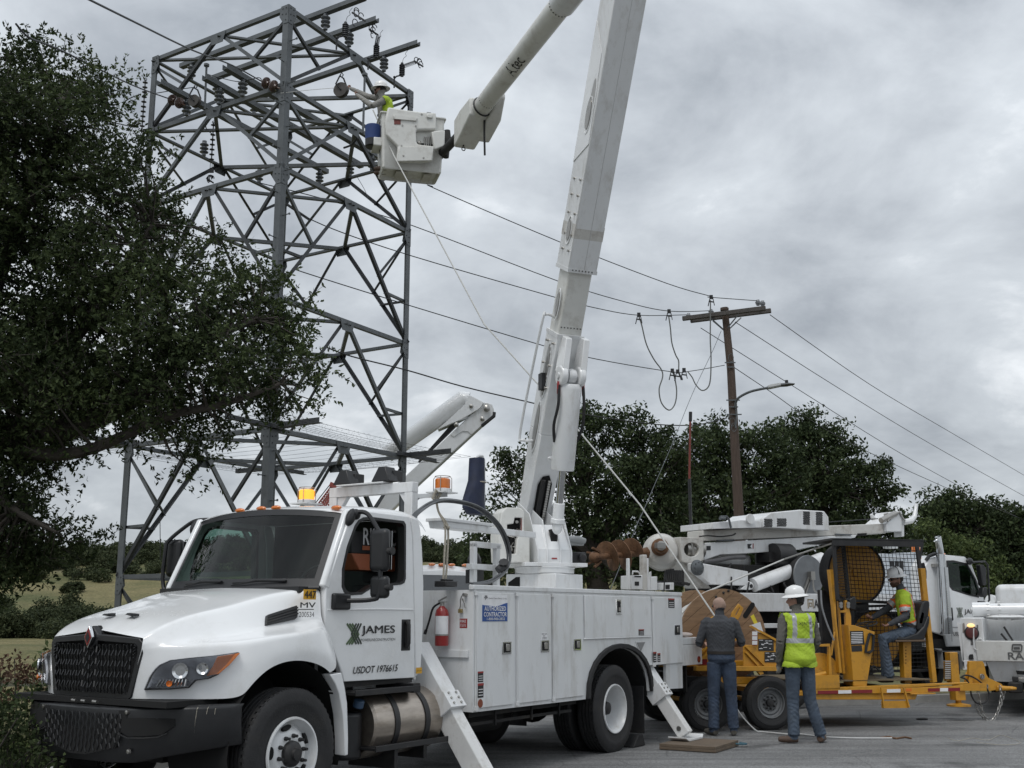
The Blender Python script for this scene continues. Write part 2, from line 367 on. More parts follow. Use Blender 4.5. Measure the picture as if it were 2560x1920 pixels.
def asphalt_mat():
    m = bpy.data.materials.new('worn_asphalt'); m.use_nodes = True; nt = m.node_tree; N = nt.nodes; Lk = nt.links; b = N['Principled BSDF']
    b.inputs['Specular IOR Level'].default_value = .35; b.inputs['Roughness'].default_value = .8
    tc = N.new('ShaderNodeTexCoord')
    def noi(s, d=8, r=.65):
        n = N.new('ShaderNodeTexNoise'); n.inputs['Scale'].default_value = s; n.inputs['Detail'].default_value = d; n.inputs['Roughness'].default_value = r
        Lk.new(tc.outputs['Object'], n.inputs['Vector']); return n.outputs[0]
    v = N.new('ShaderNodeTexVoronoi'); v.inputs['Scale'].default_value = 95; Lk.new(tc.outputs['Object'], v.inputs['Vector'])
    c = N.new('ShaderNodeValToRGB'); Lk.new(v.outputs['Color'], c.inputs[0]); e = c.color_ramp.elements
    e[0].color = (.088, .089, .091, 1); e[1].color = (.28, .281, .28, 1); e[0].position = .1; e[1].position = .95
    c2 = N.new('ShaderNodeValToRGB'); Lk.new(noi(.35, 6), c2.inputs[0]); e = c2.color_ramp.elements; e[0].position = .35; e[1].position = .65
    e[0].color = (.72, .72, .72, 1); e[1].color = (1.15, 1.15, 1.14, 1)
    mx = N.new('ShaderNodeMix'); mx.data_type = 'RGBA'; mx.blend_type = 'MULTIPLY'; mx.inputs[0].default_value = 1; Lk.new(c.outputs[0], mx.inputs[6]); Lk.new(c2.outputs[0], mx.inputs[7])
    mp = N.new('ShaderNodeMapping'); mp.inputs['Rotation'].default_value = (0, 0, R(-14)); mp.inputs['Scale'].default_value = (.1, 2.4, 1); Lk.new(tc.outputs['Object'], mp.inputs[0])
    n4 = N.new('ShaderNodeTexNoise'); n4.inputs['Scale'].default_value = 1.6; n4.inputs['Detail'].default_value = 7; Lk.new(mp.outputs[0], n4.inputs['Vector'])
    c4 = N.new('ShaderNodeValToRGB'); Lk.new(n4.outputs[0], c4.inputs[0]); e = c4.color_ramp.elements; e[0].position = .38; e[1].position = .64; e[0].color = (.78, .78, .78, 1); e[1].color = (1.14, 1.14, 1.14, 1)
    m4 = N.new('ShaderNodeMix'); m4.data_type = 'RGBA'; m4.blend_type = 'MULTIPLY'; m4.inputs[0].default_value = 1; Lk.new(mx.outputs[2], m4.inputs[6]); Lk.new(c4.outputs[0], m4.inputs[7])
    nd = N.new('ShaderNodeMix'); nd.data_type = 'RGBA'; nd.inputs[0].default_value = .08; Lk.new(tc.outputs['Object'], nd.inputs[6]); nz = N.new('ShaderNodeTexNoise'); nz.inputs['Scale'].default_value = 1.5; Lk.new(tc.outputs['Object'], nz.inputs['Vector']); Lk.new(nz.outputs['Color'], nd.inputs[7])
    vc = N.new('ShaderNodeTexVoronoi'); vc.feature = 'DISTANCE_TO_EDGE'; vc.inputs['Scale'].default_value = .55; Lk.new(nd.outputs[2], vc.inputs['Vector'])
    m5 = m4
    for src, lo, hi, dk in ((vc.outputs[0], .0, .006, .62), (noi(.9, 3, .5), .33, .40, .55)):
        cc_ = N.new('ShaderNodeValToRGB'); Lk.new(src, cc_.inputs[0]); e = cc_.color_ramp.elements; e[0].position = lo; e[1].position = hi; e[0].color = (dk, dk, dk, 1)
        mm_ = N.new('ShaderNodeMix'); mm_.data_type = 'RGBA'; mm_.blend_type = 'MULTIPLY'; mm_.inputs[0].default_value = 1; Lk.new(m5.outputs[2], mm_.inputs[6]); Lk.new(cc_.outputs[0], mm_.inputs[7]); m5 = mm_
    Lk.new(m5.outputs[2], b.inputs['Base Color'])
    bp = N.new('ShaderNodeBump'); bp.inputs['Strength'].default_value = .55; bp.inputs['Distance'].default_value = .006; Lk.new(v.outputs['Distance'], bp.inputs['Height']); Lk.new(bp.outputs[0], b.inputs['Normal'])
    return m
g = G(); pl = [TF.w(-40, 2.3, 0), TF.w(9, 2.3, 0), B2, Vector((90, 30, 0)), Vector((90, -60, 0)), Vector((-20, -60, 0))]
g.add([(p.x, p.y, 0) for p in pl], [tuple(range(len(pl)))]); lot = g.build('asphalt_lot', asphalt_mat()); struct(lot)
CONC = mat('kerb_concrete', (.30, .295, .28), .85, var=.12, scale=4, dirt=(.12, .11, .1), damt=.5, bump=.2)
g = G()
for a, b in ((TF.w(-14, 2.3, 0), TF.w(9, 2.3, 0)), (TF.w(9, 2.3, 0), B2)):
    g.beam(a + V(0, 0, .02), b + V(0, 0, .02), .16, .24, up=(0, 0, 1))
struct(g.build('kerb', CONC, bevel=.015))
WAT = mat('muddy_pond_water', (.055, .05, .038), .07, var=.1, spec=.9, bump=.12, bscale=2.2)
g = G(); g.add([(-170, 62, -3.02), (-8, 62, -3.02), (-8, 134, -3.02), (-170, 134, -3.02)], [(0, 1, 2, 3)]); struct(g.build('pond_water', WAT))
def leafmat(name, dark, light, rough=.72, trans=.25):
    m = bpy.data.materials.new(name); m.use_nodes = True; nt = m.node_tree; N = nt.nodes; Lk = nt.links; b = N['Principled BSDF']; out = N['Material Output']
    b.inputs['Roughness'].default_value = rough; b.inputs['Specular IOR Level'].default_value = .18
    geo = N.new('ShaderNodeNewGeometry'); c = N.new('ShaderNodeValToRGB'); Lk.new(geo.outputs['Random Per Island'], c.inputs[0]); e = c.color_ramp.elements
    e[0].color = (*dark, 1); e[1].color = (*light, 1); x = e.new(.6); x.color = (*[(a + b_) * .45 for a, b_ in zip(dark, light)], 1)
    tc = N.new('ShaderNodeTexCoord'); n = N.new('ShaderNodeTexNoise'); n.inputs['Scale'].default_value = .9; n.inputs['Detail'].default_value = 3; Lk.new(tc.outputs['Object'], n.inputs['Vector'])
    c2 = N.new('ShaderNodeValToRGB'); Lk.new(n.outputs[0], c2.inputs[0]); e = c2.color_ramp.elements; e[0].position = .35; e[1].position = .65; e[0].color = (.65, .68, .62, 1); e[1].color = (1.25, 1.22, 1.1, 1)
    mx = N.new('ShaderNodeMix'); mx.data_type = 'RGBA'; mx.blend_type = 'MULTIPLY'; mx.inputs[0].default_value = 1; Lk.new(c.outputs[0], mx.inputs[6]); Lk.new(c2.outputs[0], mx.inputs[7])
    Lk.new(mx.outputs[2], b.inputs['Base Color']); t = N.new('ShaderNodeBsdfTranslucent'); Lk.new(mx.outputs[2], t.inputs[0])
    ms = N.new('ShaderNodeMixShader'); ms.inputs[0].default_value = trans; Lk.new(b.outputs[0], ms.inputs[1]); Lk.new(t.outputs[0], ms.inputs[2]); Lk.new(ms.outputs[0], out.inputs[0])
    return m
LEAF_OAK = leafmat('live_oak_leaves', (.022, .035, .016), (.080, .107, .046))
LEAF_FAR = leafmat('oak_foliage', (.024, .038, .019), (.078, .105, .049))
LEAF_LIT = leafmat('light_green_foliage', (.05, .075, .03), (.13, .165, .065))
LEAF_BR = leafmat('brush_foliage', (.032, .045, .024), (.085, .10, .052))
LEAF_RED = leafmat('reddish_brush_leaves', (.07, .04, .028), (.16, .10, .07))
rng = np.random.default_rng(7)
def leaf_mesh(name, P, size, m, asp=.45, D=None, vary=.5):
    """one rhombic leaf per point; D = main directions"""
    n = len(P); d = rng.normal(size=(n, 3)) if D is None else D + rng.normal(size=(n, 3)) * .45
    d /= np.linalg.norm(d, axis=1)[:, None] + 1e-9; r = rng.normal(size=(n, 3)); s = np.cross(d, r); s /= np.linalg.norm(s, axis=1)[:, None] + 1e-9
    L_ = (size * (1 - vary / 2 + vary * rng.random(n)))[:, None]; W_ = L_ * asp
    nn = np.cross(d, s)
    v = np.stack([P - d * L_ * .5, P + s * W_ * .5 + nn * W_ * .12, P + d * L_ * .5, P - s * W_ * .5 + nn * W_ * .12], 1).reshape(-1, 3)
    me = bpy.data.meshes.new(name); me.vertices.add(4 * n); me.vertices.foreach_set('co', v.astype(np.float32).ravel())
    me.loops.add(4 * n); me.loops.foreach_set('vertex_index', np.arange(4 * n)); me.polygons.add(n); me.polygons.foreach_set('loop_start', np.arange(0, 4 * n, 4))
    me.update(); me.validate(); me.materials.append(m); return me
def clumps(blobs, dens, shell=.5):
    """points spread through ellipsoids (c, r3), more of them near the surface"""
    out = []; owner = []
    for i, (c, r) in enumerate(blobs):
        k = max(3, int(dens * (r[0] * r[1] * r[2]) ** (2 / 3)))
        d = rng.normal(size=(k, 3)); d /= np.linalg.norm(d, axis=1)[:, None]
        q = shell + (1 - shell) * rng.random(k) ** .6
        out.append(np.array(c) + d * q[:, None] * np.array(r)); owner += [i] * k
    return np.concatenate(out), np.array(owner)
def grow_limbs(g, base, top_r, hub, tips, n_main, r0):
    """trunk to the hub, then limbs forking out towards the clumps"""
    g.tube(spline([base, base.lerp(hub, .5) + V(.08, .05, 0), hub], 5), [r0 * (1.25 - .5 * i / 10) for i in range(11)], 9)
    idx = rng.choice(len(tips), min(n_main, len(tips)), replace=False)
    mains = []
    for i in idx:
        t = Vector(tips[i]); q = hub.lerp(t, .62) + Vector(rng.normal(size=3) * .25); mid = hub.lerp(q, .5) + Vector(rng.normal(size=3) * .2)
        pts = spline([hub, mid, q], 5); rr = [r0 * .62 * (1 - .72 * k / (len(pts) - 1)) for k in range(len(pts))]; g.tube(pts, rr, 7); mains.append((q, rr[-1])); mains.append((mid, rr[4]))
    mp = np.array([list(m_[0]) for m_ in mains])
    for t in tips[:]:
        j = int(np.argmin(np.linalg.norm(mp - t, axis=1))); a = mains[j][0]; t = Vector(t); m_ = a.lerp(t, .5) + Vector(rng.normal(size=3) * .12)
        r = min(mains[j][1] * .5, .05); g.tube([a, m_, t], [r, r * .6, r * .25], 4, caps=False)
def tree(name, label, cat, base, blobs, hub, r0, leaf, size, dens=60, per=60, rc=.45, m=None, group=None, n_main=7, asp=.5, limb_frac=.35, shell=.5):
    base = Vector(base); t = thing(name, label, cat, loc=base, group=group)
    C_, own = clumps(blobs, dens, shell); tips = C_[rng.random(len(C_)) < limb_frac]
    g = G(); grow_limbs(g, base, None, Vector(hub), tips, n_main, r0)
    g.v = [tuple(Vector(p) - base) for p in g.v]; g.build('trunk', m or TRUNKM, t, fix=False)
    n = rng.integers(int(per * .6), int(per * 1.4), len(C_)); rep = np.repeat(C_, n, 0); k = len(rep)
    d = rng.normal(size=(k, 3)); d /= np.linalg.norm(d, axis=1)[:, None]; q = rng.random(k)[:, None] ** .45
    scl = np.repeat(rc * (.6 + .8 * rng.random(len(C_))), n)[:, None]
    P = rep + d * q * scl * np.array([1, 1, .72]) - np.array(base)
    me = leaf_mesh('crown', P, size, leaf, asp); o = put(me, 'crown', t); o['kind'] = 'stuff'
    return t
def near_oak():
    Y0 = 14.6
    spec = [(-60,250,170,.2),(60,170,95,.3),(55,330,170,-.2),(175,215,80,.3),(265,215,62,.3),(190,330,110,0),(300,420,95,-.3),(120,520,190,0),(330,520,95,.2),(400,560,60,.3),(270,660,150,-.3),(60,740,190,.2),
            (430,670,85,0),(420,780,130,-.4),(570,650,75,.2),(560,760,120,0),(680,740,85,.2),(690,830,105,.1),(755,800,55,.3),(770,930,62,0),(640,950,110,.1),(790,990,42,-.1),(720,1000,60,.2),(560,900,130,-.3),(500,1010,110,.1),
            (590,1060,60,.2),(380,930,150,-.2),(200,900,180,.3),(380,1040,62,.2),(492,1110,34,.3),(495,1165,22,.3),(250,1020,90,-.1),(90,960,170,-.2),(120,1110,80,.2),(40,1150,75,.1),(110,1190,40,.3),(20,1270,70,0),(20,1350,90,.1),(110,1345,80,.2),(185,1345,42,.3),(60,1405,55,.3),(-40,1400,90,.1),(-80,900,260,0),(-120,500,240,0),(-100,1200,180,0)]
    blobs = []
    for u, v, r, dy in spec:
        if u > 480: r *= .78; u -= 14
        Y = Y0 + dy * 2.2; p = at_y(u, v, Y); rr = r / FPX * Y
        blobs.append((tuple(p), (rr, rr * 1.15, rr)))
    base = Vector((-8.9, 15.2, -.1)); t = thing('live_oak', 'large live oak reaching in from the left edge in front of the lattice tower', 'tree', loc=base)
    g = G(); hub = V(-8.7, 15, 4.2)
    g.tube(spline([base, V(-9.0, 15.1, 2), hub], 5), [.42 - .012 * i for i in range(11)], 10)
    mains = []
    for pts, r in (([hub, at_y(30, 1070, 14.9), at_y(170, 1075, 14.6), at_y(330, 1000, 14.5), at_y(500, 860, 14.5), at_y(640, 800, 14.6)], .2),
                   ([hub, at_y(10, 980, 15.1), at_y(170, 860, 15), at_y(300, 700, 14.8), at_y(380, 560, 14.7)], .16),
                   ([hub, at_y(-60, 800, 15), at_y(30, 600, 14.8), at_y(110, 400, 14.7), at_y(160, 250, 14.7)], .15),
                   ([hub, at_y(20, 1120, 14.7), at_y(200, 1130, 14.4), at_y(420, 1040, 14.3), at_y(560, 1010, 14.3), at_y(700, 960, 14.4)], .12),
                   ([hub, at_y(-30, 1230, 14.6), at_y(60, 1290, 14.4), at_y(140, 1330, 14.4)], .09),
                   ([hub, at_y(-100, 500, 14.8), at_y(-60, 250, 14.8)], .14)):
        sp_ = spline(pts, 6); n = len(sp_); rr = [r * (1 - .8 * i / (n - 1)) for i in range(n)]
        g.tube(sp_, rr, 8); mains += [(p, a) for p, a in zip(sp_[4:], rr[4:])]
    mp = np.array([list(p) for p, _ in mains])
    C_, own = clumps(blobs, 88, .3)
    for c in C_[::2]:
        j = int(np.argmin(np.linalg.norm(mp - c, axis=1))); a = mains[j][0]; c = Vector(c)
        m_ = a.lerp(c, .5) + Vector(rng.normal(size=3) * .1); r = min(.028, mains[j][1] * .5); g.tube([a, m_, c], [r, r * .6, .006], 4, caps=False)
    P = []; D = []; tw = G()
    for i, c in enumerate(C_):
        for k in range(9):
            d = rng.normal(size=3) + np.array([.15, 0, .15]); d /= np.linalg.norm(d); s = c + rng.normal(size=3) * .13; L_ = .2 + .2 * rng.random()
            n = rng.integers(9, 17); tt = rng.random(n)
            off = rng.normal(size=(n, 3)); off -= (off @ d)[:, None] * d; off /= np.linalg.norm(off, axis=1)[:, None]
            P.append(s + d * (tt * L_)[:, None] + off * .025); D.append(d * .6 + off)
            if k < 2: tw.tube([s, s + d * L_], [.005, .003], 3, caps=False)
    g.merge(tw); g.v = [tuple(Vector(p) - base) for p in g.v]; g.build('trunk', TRUNKM, t, fix=False)
    P = np.concatenate(P) - np.array(base); D = np.concatenate(D)
    o = put(leaf_mesh('crown', P, .072, LEAF_OAK, .42, D), 'crown', t); o['kind'] = 'stuff'
    return len(P)
print('near oak leaves', near_oak())
def px_blobs(spec, Y, k=1.0):
    out = []
    for u, v, r, dy in spec:
        p = at_y(u, v, Y + dy); rr = r / FPX * (Y + dy) * k; out.append((tuple(p), (rr, rr * 1.1, rr * .9)))
    return out
GT = 'oaks standing behind the machines'
tree('oak_tree', 'broad grey-green oak right behind the boom, its crown the first left of the utility pole', 'tree', (3.2, 38, -.6),
     px_blobs([(1300,1180,75,0),(1250,1300,80,0),(1200,1370,50,0),(1250,1140,30,0),(1330,1330,100,0),(1400,1140,95,.5),(1420,1050,48,0),(1480,1060,70,0),(1500,1180,110,-.6),(1470,1300,110,0),(1570,1080,70,0),(1630,1130,75,0),(1600,1210,110,0),(1560,1330,110,0),(1670,1280,90,0),(1690,1150,42,0),(1660,1390,90,0),(1400,1420,80,0),(1280,1430,70,0),(1520,1440,80,0),(1715,1190,50,0),(1735,1100,34,0),(1460,1030,30,0),(1590,1040,26,0),(1380,1070,26,0),(1660,1090,30,0),(1190,1420,40,0)], 38),
     at_y(1480, 1390, 38), .42, LEAF_FAR, .15, dens=29, per=58, rc=.45, n_main=11, shell=.3)
tree('oak_tree', 'dark round oak directly behind the wooden utility pole', 'tree', (9.6, 42, -.6),
     px_blobs([(1760,1120,62,0),(1740,1200,80,0),(1820,1110,60,0),(1880,1150,75,0),(1800,1250,110,0),(1760,1340,100,0),(1870,1330,110,0),(1930,1230,90,0),(1700,1240,45,0),(1720,1400,80,0),(1850,1430,90,0),(1930,1420,80,0),(1950,1130,55,0),(1980,1190,60,0),(1730,1150,50,0),(1790,1065,26,0),(1905,1085,34,0),(1690,1300,70,0)], 42),
     at_y(1830, 1380, 42), .42, LEAF_FAR, .16, dens=29, per=58, rc=.46, n_main=9, shell=.35)
tree('oak_tree', 'tall dark oak with the highest crown right of the utility pole', 'tree', (13.5, 44, -.6),
     px_blobs([(2000,1070,45,0),(1990,1110,70,0),(2060,1110,60,0),(2060,1190,90,0),(2120,1150,60,0),(2160,1210,70,0),(2110,1270,100,0),(2200,1280,60,0),(1990,1250,90,0),(2030,1350,100,0),(2130,1370,100,0),(2210,1360,70,0),(2240,1300,30,0),(2230,1420,60,0),(2060,1450,90,0),(1970,1420,80,0),(2025,1045,26,0),(1960,1090,36,0),(2095,1075,34,0),(2185,1165,36,0),(2215,1225,36,0),(2250,1350,40,0)], 44),
     at_y(2090, 1380, 44), .45, LEAF_FAR, .165, dens=29, per=58, rc=.46, n_main=9, shell=.35)
tree('oak_tree', 'distant oak at the right edge, its round top above the white tow truck', 'tree', (29, 62, -.8),
     px_blobs([(2340,1275,45,0),(2390,1270,48,0),(2350,1330,60,0),(2440,1320,70,0),(2480,1290,50,0),(2540,1330,75,0),(2600,1350,80,0),(2420,1400,80,0),(2520,1420,90,0),(2600,1440,80,0),(2470,1480,70,0)], 62),
     at_y(2450, 1440, 62), .5, LEAF_FAR, .22, dens=30, per=60, rc=.7, n_main=8, shell=.3)
tree('bushy_tree', 'lighter green bushy tree low behind the white cab at the right', 'tree', (20, 50, -.7),
     px_blobs([(2300,1340,45,0),(2360,1370,55,0),(2320,1420,60,0),(2420,1390,45,0),(2400,1450,60,0),(2480,1430,45,0),(2300,1480,50,0),(2470,1490,55,0)], 50),
     at_y(2370, 1490, 50), .25, LEAF_LIT, .17, dens=34, per=60, rc=.5, n_main=6, shell=.3)
mass('undergrowth', [((x + rng.normal(), 45 + rng.normal() * 2 + (x - 8) * .25, .4 + .5 * rng.random()), (1.8, 1.6, 1.5 + rng.random())) for x in np.arange(2, 34, 1.3)], LEAF_FAR, .2, 26, 50, .55) if False else None
def hill_pt(u, v, ylo=215, yhi=520):
    d = ray(u, v); Y = ylo
    while Y < yhi:
        p = CAM + d * (Y / d.y)
        if ground_h(p.x, p.y) >= p.z: return p
        Y += 2
    return None
def mass(name, blobs, leaf, size, dens, per, rc, asp=.7):
    C_, _ = clumps(blobs, dens, .25); n = rng.integers(int(per * .6), int(per * 1.4), len(C_)); rep = np.repeat(C_, n, 0); k = len(rep)
    d = rng.normal(size=(k, 3)); d /= np.linalg.norm(d, axis=1)[:, None]
    o = put(leaf_mesh(name, rep + d * (rng.random(k)[:, None] ** .4) * rc, size, leaf, asp), name); o['kind'] = 'stuff'; return o
bl = []
for x in np.arange(-135, 40, 3.4):
    for row in range(3):
        y = 196 + row * 7 + rng.normal() * 2.5; h = 2.0 + 2.9 * rng.random() + row * .4 + (1.8 if -112 < x < -80 else 0); bl.append(((x + rng.normal(), y, float(ground_h(x, y)) + h * .45), (2.6 + 1.5 * rng.random(), 2.8, h * .62)))
mass('brush_thicket', bl, LEAF_BR, .42, 12, 34, 1.0)
bl = []
for x in np.arange(-170, 70, 3.2):
    for row in range(4):
        if rng.random() < .72:
            y = 395 + row * 13 + rng.normal() * 6; r = 2.2 + 2.4 * rng.random(); bl.append(((x + rng.normal() * 2, y, float(ground_h(x, y)) + r * .6), (r, r, r * .75)))
for i in range(210):
    x = -165 + 240 * rng.random(); y = 300 + 110 * rng.random() ** .7
    if x < -75 and y < 350 and rng.random() < .85: continue
    r = 1.6 + 2.2 * rng.random(); bl.append(((x, y, float(ground_h(x, y)) + r * .6), (r, r, r * .75)))
mass('ridge_scrub', bl, LEAF_BR, .62, 5, 30, 1.1)
GH = 'lone trees scattered over the grassy hillside'
hs = [(556,1408,46,'dark flat-topped tree on the hillside just right of the tower leg','t'),(318,1378,40,'round tree with a visible trunk high on the hillside left of the tower leg','t'),(290,1385,34,'twin-stemmed tree high on the hillside, left of the tower leg','t'),
      (175,1432,28,'small round bush alone on the grass slope','b'),(322,1425,22,'smallest bush on the slope right of the tower leg','b'),(180,1476,46,'large round bush low on the grass slope above the thicket','b'),(80,1450,32,'bush on the slope below the hanging oak leaves','b'),(225,1378,40,'pair of trees close under the ridge at the left','t')]
for u, v, w, lab, kd in hs:
    p = hill_pt(u, v + 8)
    if p is None: continue
    rr = w / FPX * p.y / 2 * 1.1; h = rr * (.9 if kd == 't' else .55)
    tree('hillside_tree' if kd == 't' else 'hillside_bush', lab, 'tree' if kd == 't' else 'bush', (p.x, p.y, p.z - .1), [((p.x, p.y, p.z + h), (rr, rr, rr * .6)), ((p.x - rr * .4, p.y, p.z + h * .9), (rr * .7, rr, rr * .5)), ((p.x + rr * .5, p.y, p.z + h * 1.1), (rr * .6, rr, rr * .5))],
         (p.x, p.y, p.z + h * .5), .16, LEAF_BR, .5, dens=14, per=40, rc=.7, group=None, n_main=3)
def shrub(name, lab, c, r, leaf, size, dens, per, rc, grp=None, seed=1):
    c = Vector(c); t = thing(name, lab, 'bush', loc=(c.x, c.y, float(ground_h(c.x, c.y))), group=grp); b0 = t.location.copy()
    C_, _ = clumps([(tuple(c), r)], dens, .15); g = G()
    for q in C_[::2]: 
        q = Vector(q); g.tube([b0, b0.lerp(q, .5) + Vector(rng.normal(size=3) * .08), q], [.012, .008, .004], 4, caps=False)
    g.v = [tuple(Vector(p) - b0) for p in g.v]; g.build('stem', TRUNKM, t, fix=False)
    n = rng.integers(int(per * .6), int(per * 1.4), len(C_)); rep = np.repeat(C_, n, 0); k = len(rep); d = rng.normal(size=(k, 3)); d /= np.linalg.norm(d, axis=1)[:, None]
    o = put(leaf_mesh('foliage', rep + d * (rng.random(k)[:, None] ** .5) * rc - np.array(b0), size, leaf, .5), 'foliage', t); o['kind'] = 'stuff'
shrub('verge_bush', 'green leafy bush against the bumper at the lower left corner', at_y(40, 1850, 9.6), (.55, .7, .5), LEAF_OAK, .05, 210, 46, .16)
shrub('verge_bush', 'reddish brown bush at the left edge beside the pond', at_y(20, 1700, 10.4), (.32, .5, .3), LEAF_RED, .05, 150, 34, .13)
shrub('verge_bush', 'thin green sapling with big leaves just left of the grille', at_y(105, 1665, 10.6), (.13, .3, .32), LEAF_LIT, .075, 160, 14, .11)
shrub('verge_bush', 'low dark bush under the nose of the truck', at_y(120, 1905, 10.4), (.8, .6, .4), LEAF_OAK, .05, 120, 36, .16)
g = G(); rngp = random.Random(3)
P = []
for i in range(26000):
    s = rngp.uniform(-6, 10); y = 2.45 + abs(rngp.gauss(0, 1.6)); w = TF.w(s, y, 0); P.append((w.x, w.y, float(0) ))
P = np.array(P); P[:, 2] = ground_h(P[:, 0], P[:, 1]) + .05
D = np.tile(np.array([0, 0, 2.2]), (len(P), 1)); o = put(leaf_mesh('verge_grass', P, .16, LEAF_LIT, .09, D), 'verge_grass'); o['kind'] = 'stuff'
# ================================================================== THE BUCKET TRUCK
truck = thing('bucket_truck', 'white bucket truck numbered 447 with raised boom, nearest the camera', 'truck', TF)
def wheel(name, parent, c, out, R_=.515, w=.28, rim=.29, kind='front', rimm=WHITE2, nuts=10, hub=BLACKM, lug=.052):
    """c = centre of the outer face, out = +1/-1 direction of the outer face along y"""
    c = Vector(c); d = V(0, out, 0); p = c - d * w; g = G()
    rc = R_ - rim
    prof = [(rim, w * .06), (rim + rc * .25, w * .02), (rim + rc * .62, w * .0), (R_ - .055, w * .03), (R_ - .018, w * .09), (R_ - .003, w * .16)]
    for k in range(4):
        a = w * (.22 + .16 * k); prof += [(R_, a), (R_, a + w * .065), (R_ - .014, a + w * .07), (R_ - .014, a + w * .095)]
    prof += [(R_, w * .86), (R_ - .008, w * .90), (R_ - .045, w * .965), (R_ - .06, w * .972), (rim + rc * .6, w * 1.0), (rim + rc * .45, w * .995), (rim + rc * .42, w * .985), (rim + rc * .2, w * .97), (rim + .004, w * .93)]
    g.lathe(prof, p, d, 64, False); n = 56
    for i in range(n):                                   # shoulder tread blocks
        a = 2 * math.pi * i / n; q = c + V(math.cos(a) * (R_ - .016), -out * .028, math.sin(a) * (R_ - .016))
        r_ = V(math.cos(a), 0, math.sin(a)); g.beam(q, q - d * .05, .03, .03, up=r_)
    t = g.build('wheel', RUBBER, parent); r = G()
    if kind == 'front':
        r.lathe([(rim, w * .94), (rim - .006, w * 1.0), (rim - .02, w * 1.0), (rim - .03, w * .9), (rim - .045, w * .66), (rim - .055, w * .62), (rim - .075, w * .72), (rim - .115, w * .86), (rim - .14, w * .885), (.14, w * .89), (.09, w * .89)], p, d, 48, False)
    elif kind == 'rear':
        r.lathe([(rim, w * .94), (rim - .004, w * .99), (rim - .016, w * .99), (rim - .03, w * .86), (rim - .045, w * .6), (rim - .05, w * .35), (rim - .07, w * .12), (rim - .12, w * .02), (.10, 0)], p, d, 48, False)
    else:
        r.lathe([(rim, w * .9), (rim - .005, w * .97), (rim - .016, w * .95), (rim - .022, w * .78), (rim - .04, w * .74), (rim - .06, w * .78), (rim - .09, w * .74), (rim - .1, w * .68), (.05, w * .68)], p, d, 40, False)
    r.build('rim', rimm, t)
    h = G(); face = {'front': w * .89, 'rear': w * .02, 'trailer': w * .68}[kind]; q0 = p + d * face
    if kind == 'front': h.lathe([(.105, 0), (.1, .03), (.085, .045), (.07, .05), (.05, .055), (.045, .08), (0, .082)], q0, d, 24)
    elif kind == 'rear': h.lathe([(.12, 0), (.11, .08), (.09, .10), (.07, .17), (.05, .18), (0, .18)], q0, d, 20)
    else: h.lathe([(.055, 0), (.052, .05), (.03, .055), (0, .055)], q0, d, 20)
    for i in range(nuts):
        a = 2 * math.pi * (i + .3) / nuts; rr = .14 if kind != 'trailer' else .085; b = q0 + V(math.cos(a) * rr, 0, math.sin(a) * rr)
        h.lathe([(.017, 0), (.017, .02), (.012, .024), (.012, lug if kind != 'trailer' else .03), (.006, lug if kind != 'trailer' else .032)], b, d, 8)
    h.build('hub', hub, t)
    if kind == 'front':
        hh = G()
        for i in range(5):
            a = 2 * math.pi * (i + .42) / 5; rr = rim - .083; b = q0 + V(math.cos(a) * rr, -out * .018, math.sin(a) * rr)
            tg = V(-math.sin(a), 0, math.cos(a)); rd = V(math.cos(a), 0, math.sin(a)) * 1; rd = (rd - d * .55).normalized(); nn = tg.cross(rd)
            hh.loft([[b + tg * .05 * math.cos(x) + rd * .022 * math.sin(x) + nn * k for x in [2 * math.pi * j / 14 for j in range(14)]] for k in (-.012, .012)])
        hh.build('hand_hole', HOLE, t)
    elif kind == 'trailer':
        hh = G()
        for i in range(8):
            a = 2 * math.pi * (i + .8) / 8; rr = .118; hh.cyl(q0 + V(math.cos(a) * rr, out * -.002, math.sin(a) * rr), q0 + V(math.cos(a) * rr, out * .004, math.sin(a) * rr), .009, n=8)
        hh.build('hand_hole', HOLE, t)
    return t
wheel('wheel', truck, (0, -1.2, .515), -1); wheel('wheel', truck, (0, 1.2, .515), 1)
for sd in (-1, 1):
    wheel('wheel', truck, (5.5, 1.2 * sd, .5), sd, R_=.515, kind='rear'); wheel('wheel', truck, (5.5, .86 * sd, .5), sd, kind='rear', nuts=0)
g = G()
for sd in (-1, 1): g.box(-1.0, 8.0, sd * .42 - .05, sd * .42 + .05, .62, .86)
for s_ in (1.2, 2.6, 4.2, 6.4, 7.6): g.box(s_, s_ + .12, -.42, .42, .64, .82)
g.cyl((0, -1, .5), (0, 1, .5), .06); g.cyl((5.5, -1, .5), (5.5, 1, .5), .09); g.ell((5.5, 0, .5), (.22, .24, .22)); g.cyl((1.5, .0, .7), (5.3, 0, .55), .05)
g.box(-.6, .9, -.35, .35, .45, 1.1); g.cyl((2.7, -.5, .48), (3.9, -.5, .48), .13); g.box(2.9, 4.5, -.25, .3, .35, .6)
for s_ in (3.02, 3.72, 4.3): g.box(s_, s_ + .02, -1.12, -1.10, .50, .68)
g.box(2.6, 4.6, -1.10, -1.07, .52, .55); g.box(2.6, 4.75, -1.08, -.98, .60, .66)
g.build('chassis', CHAS, truck)
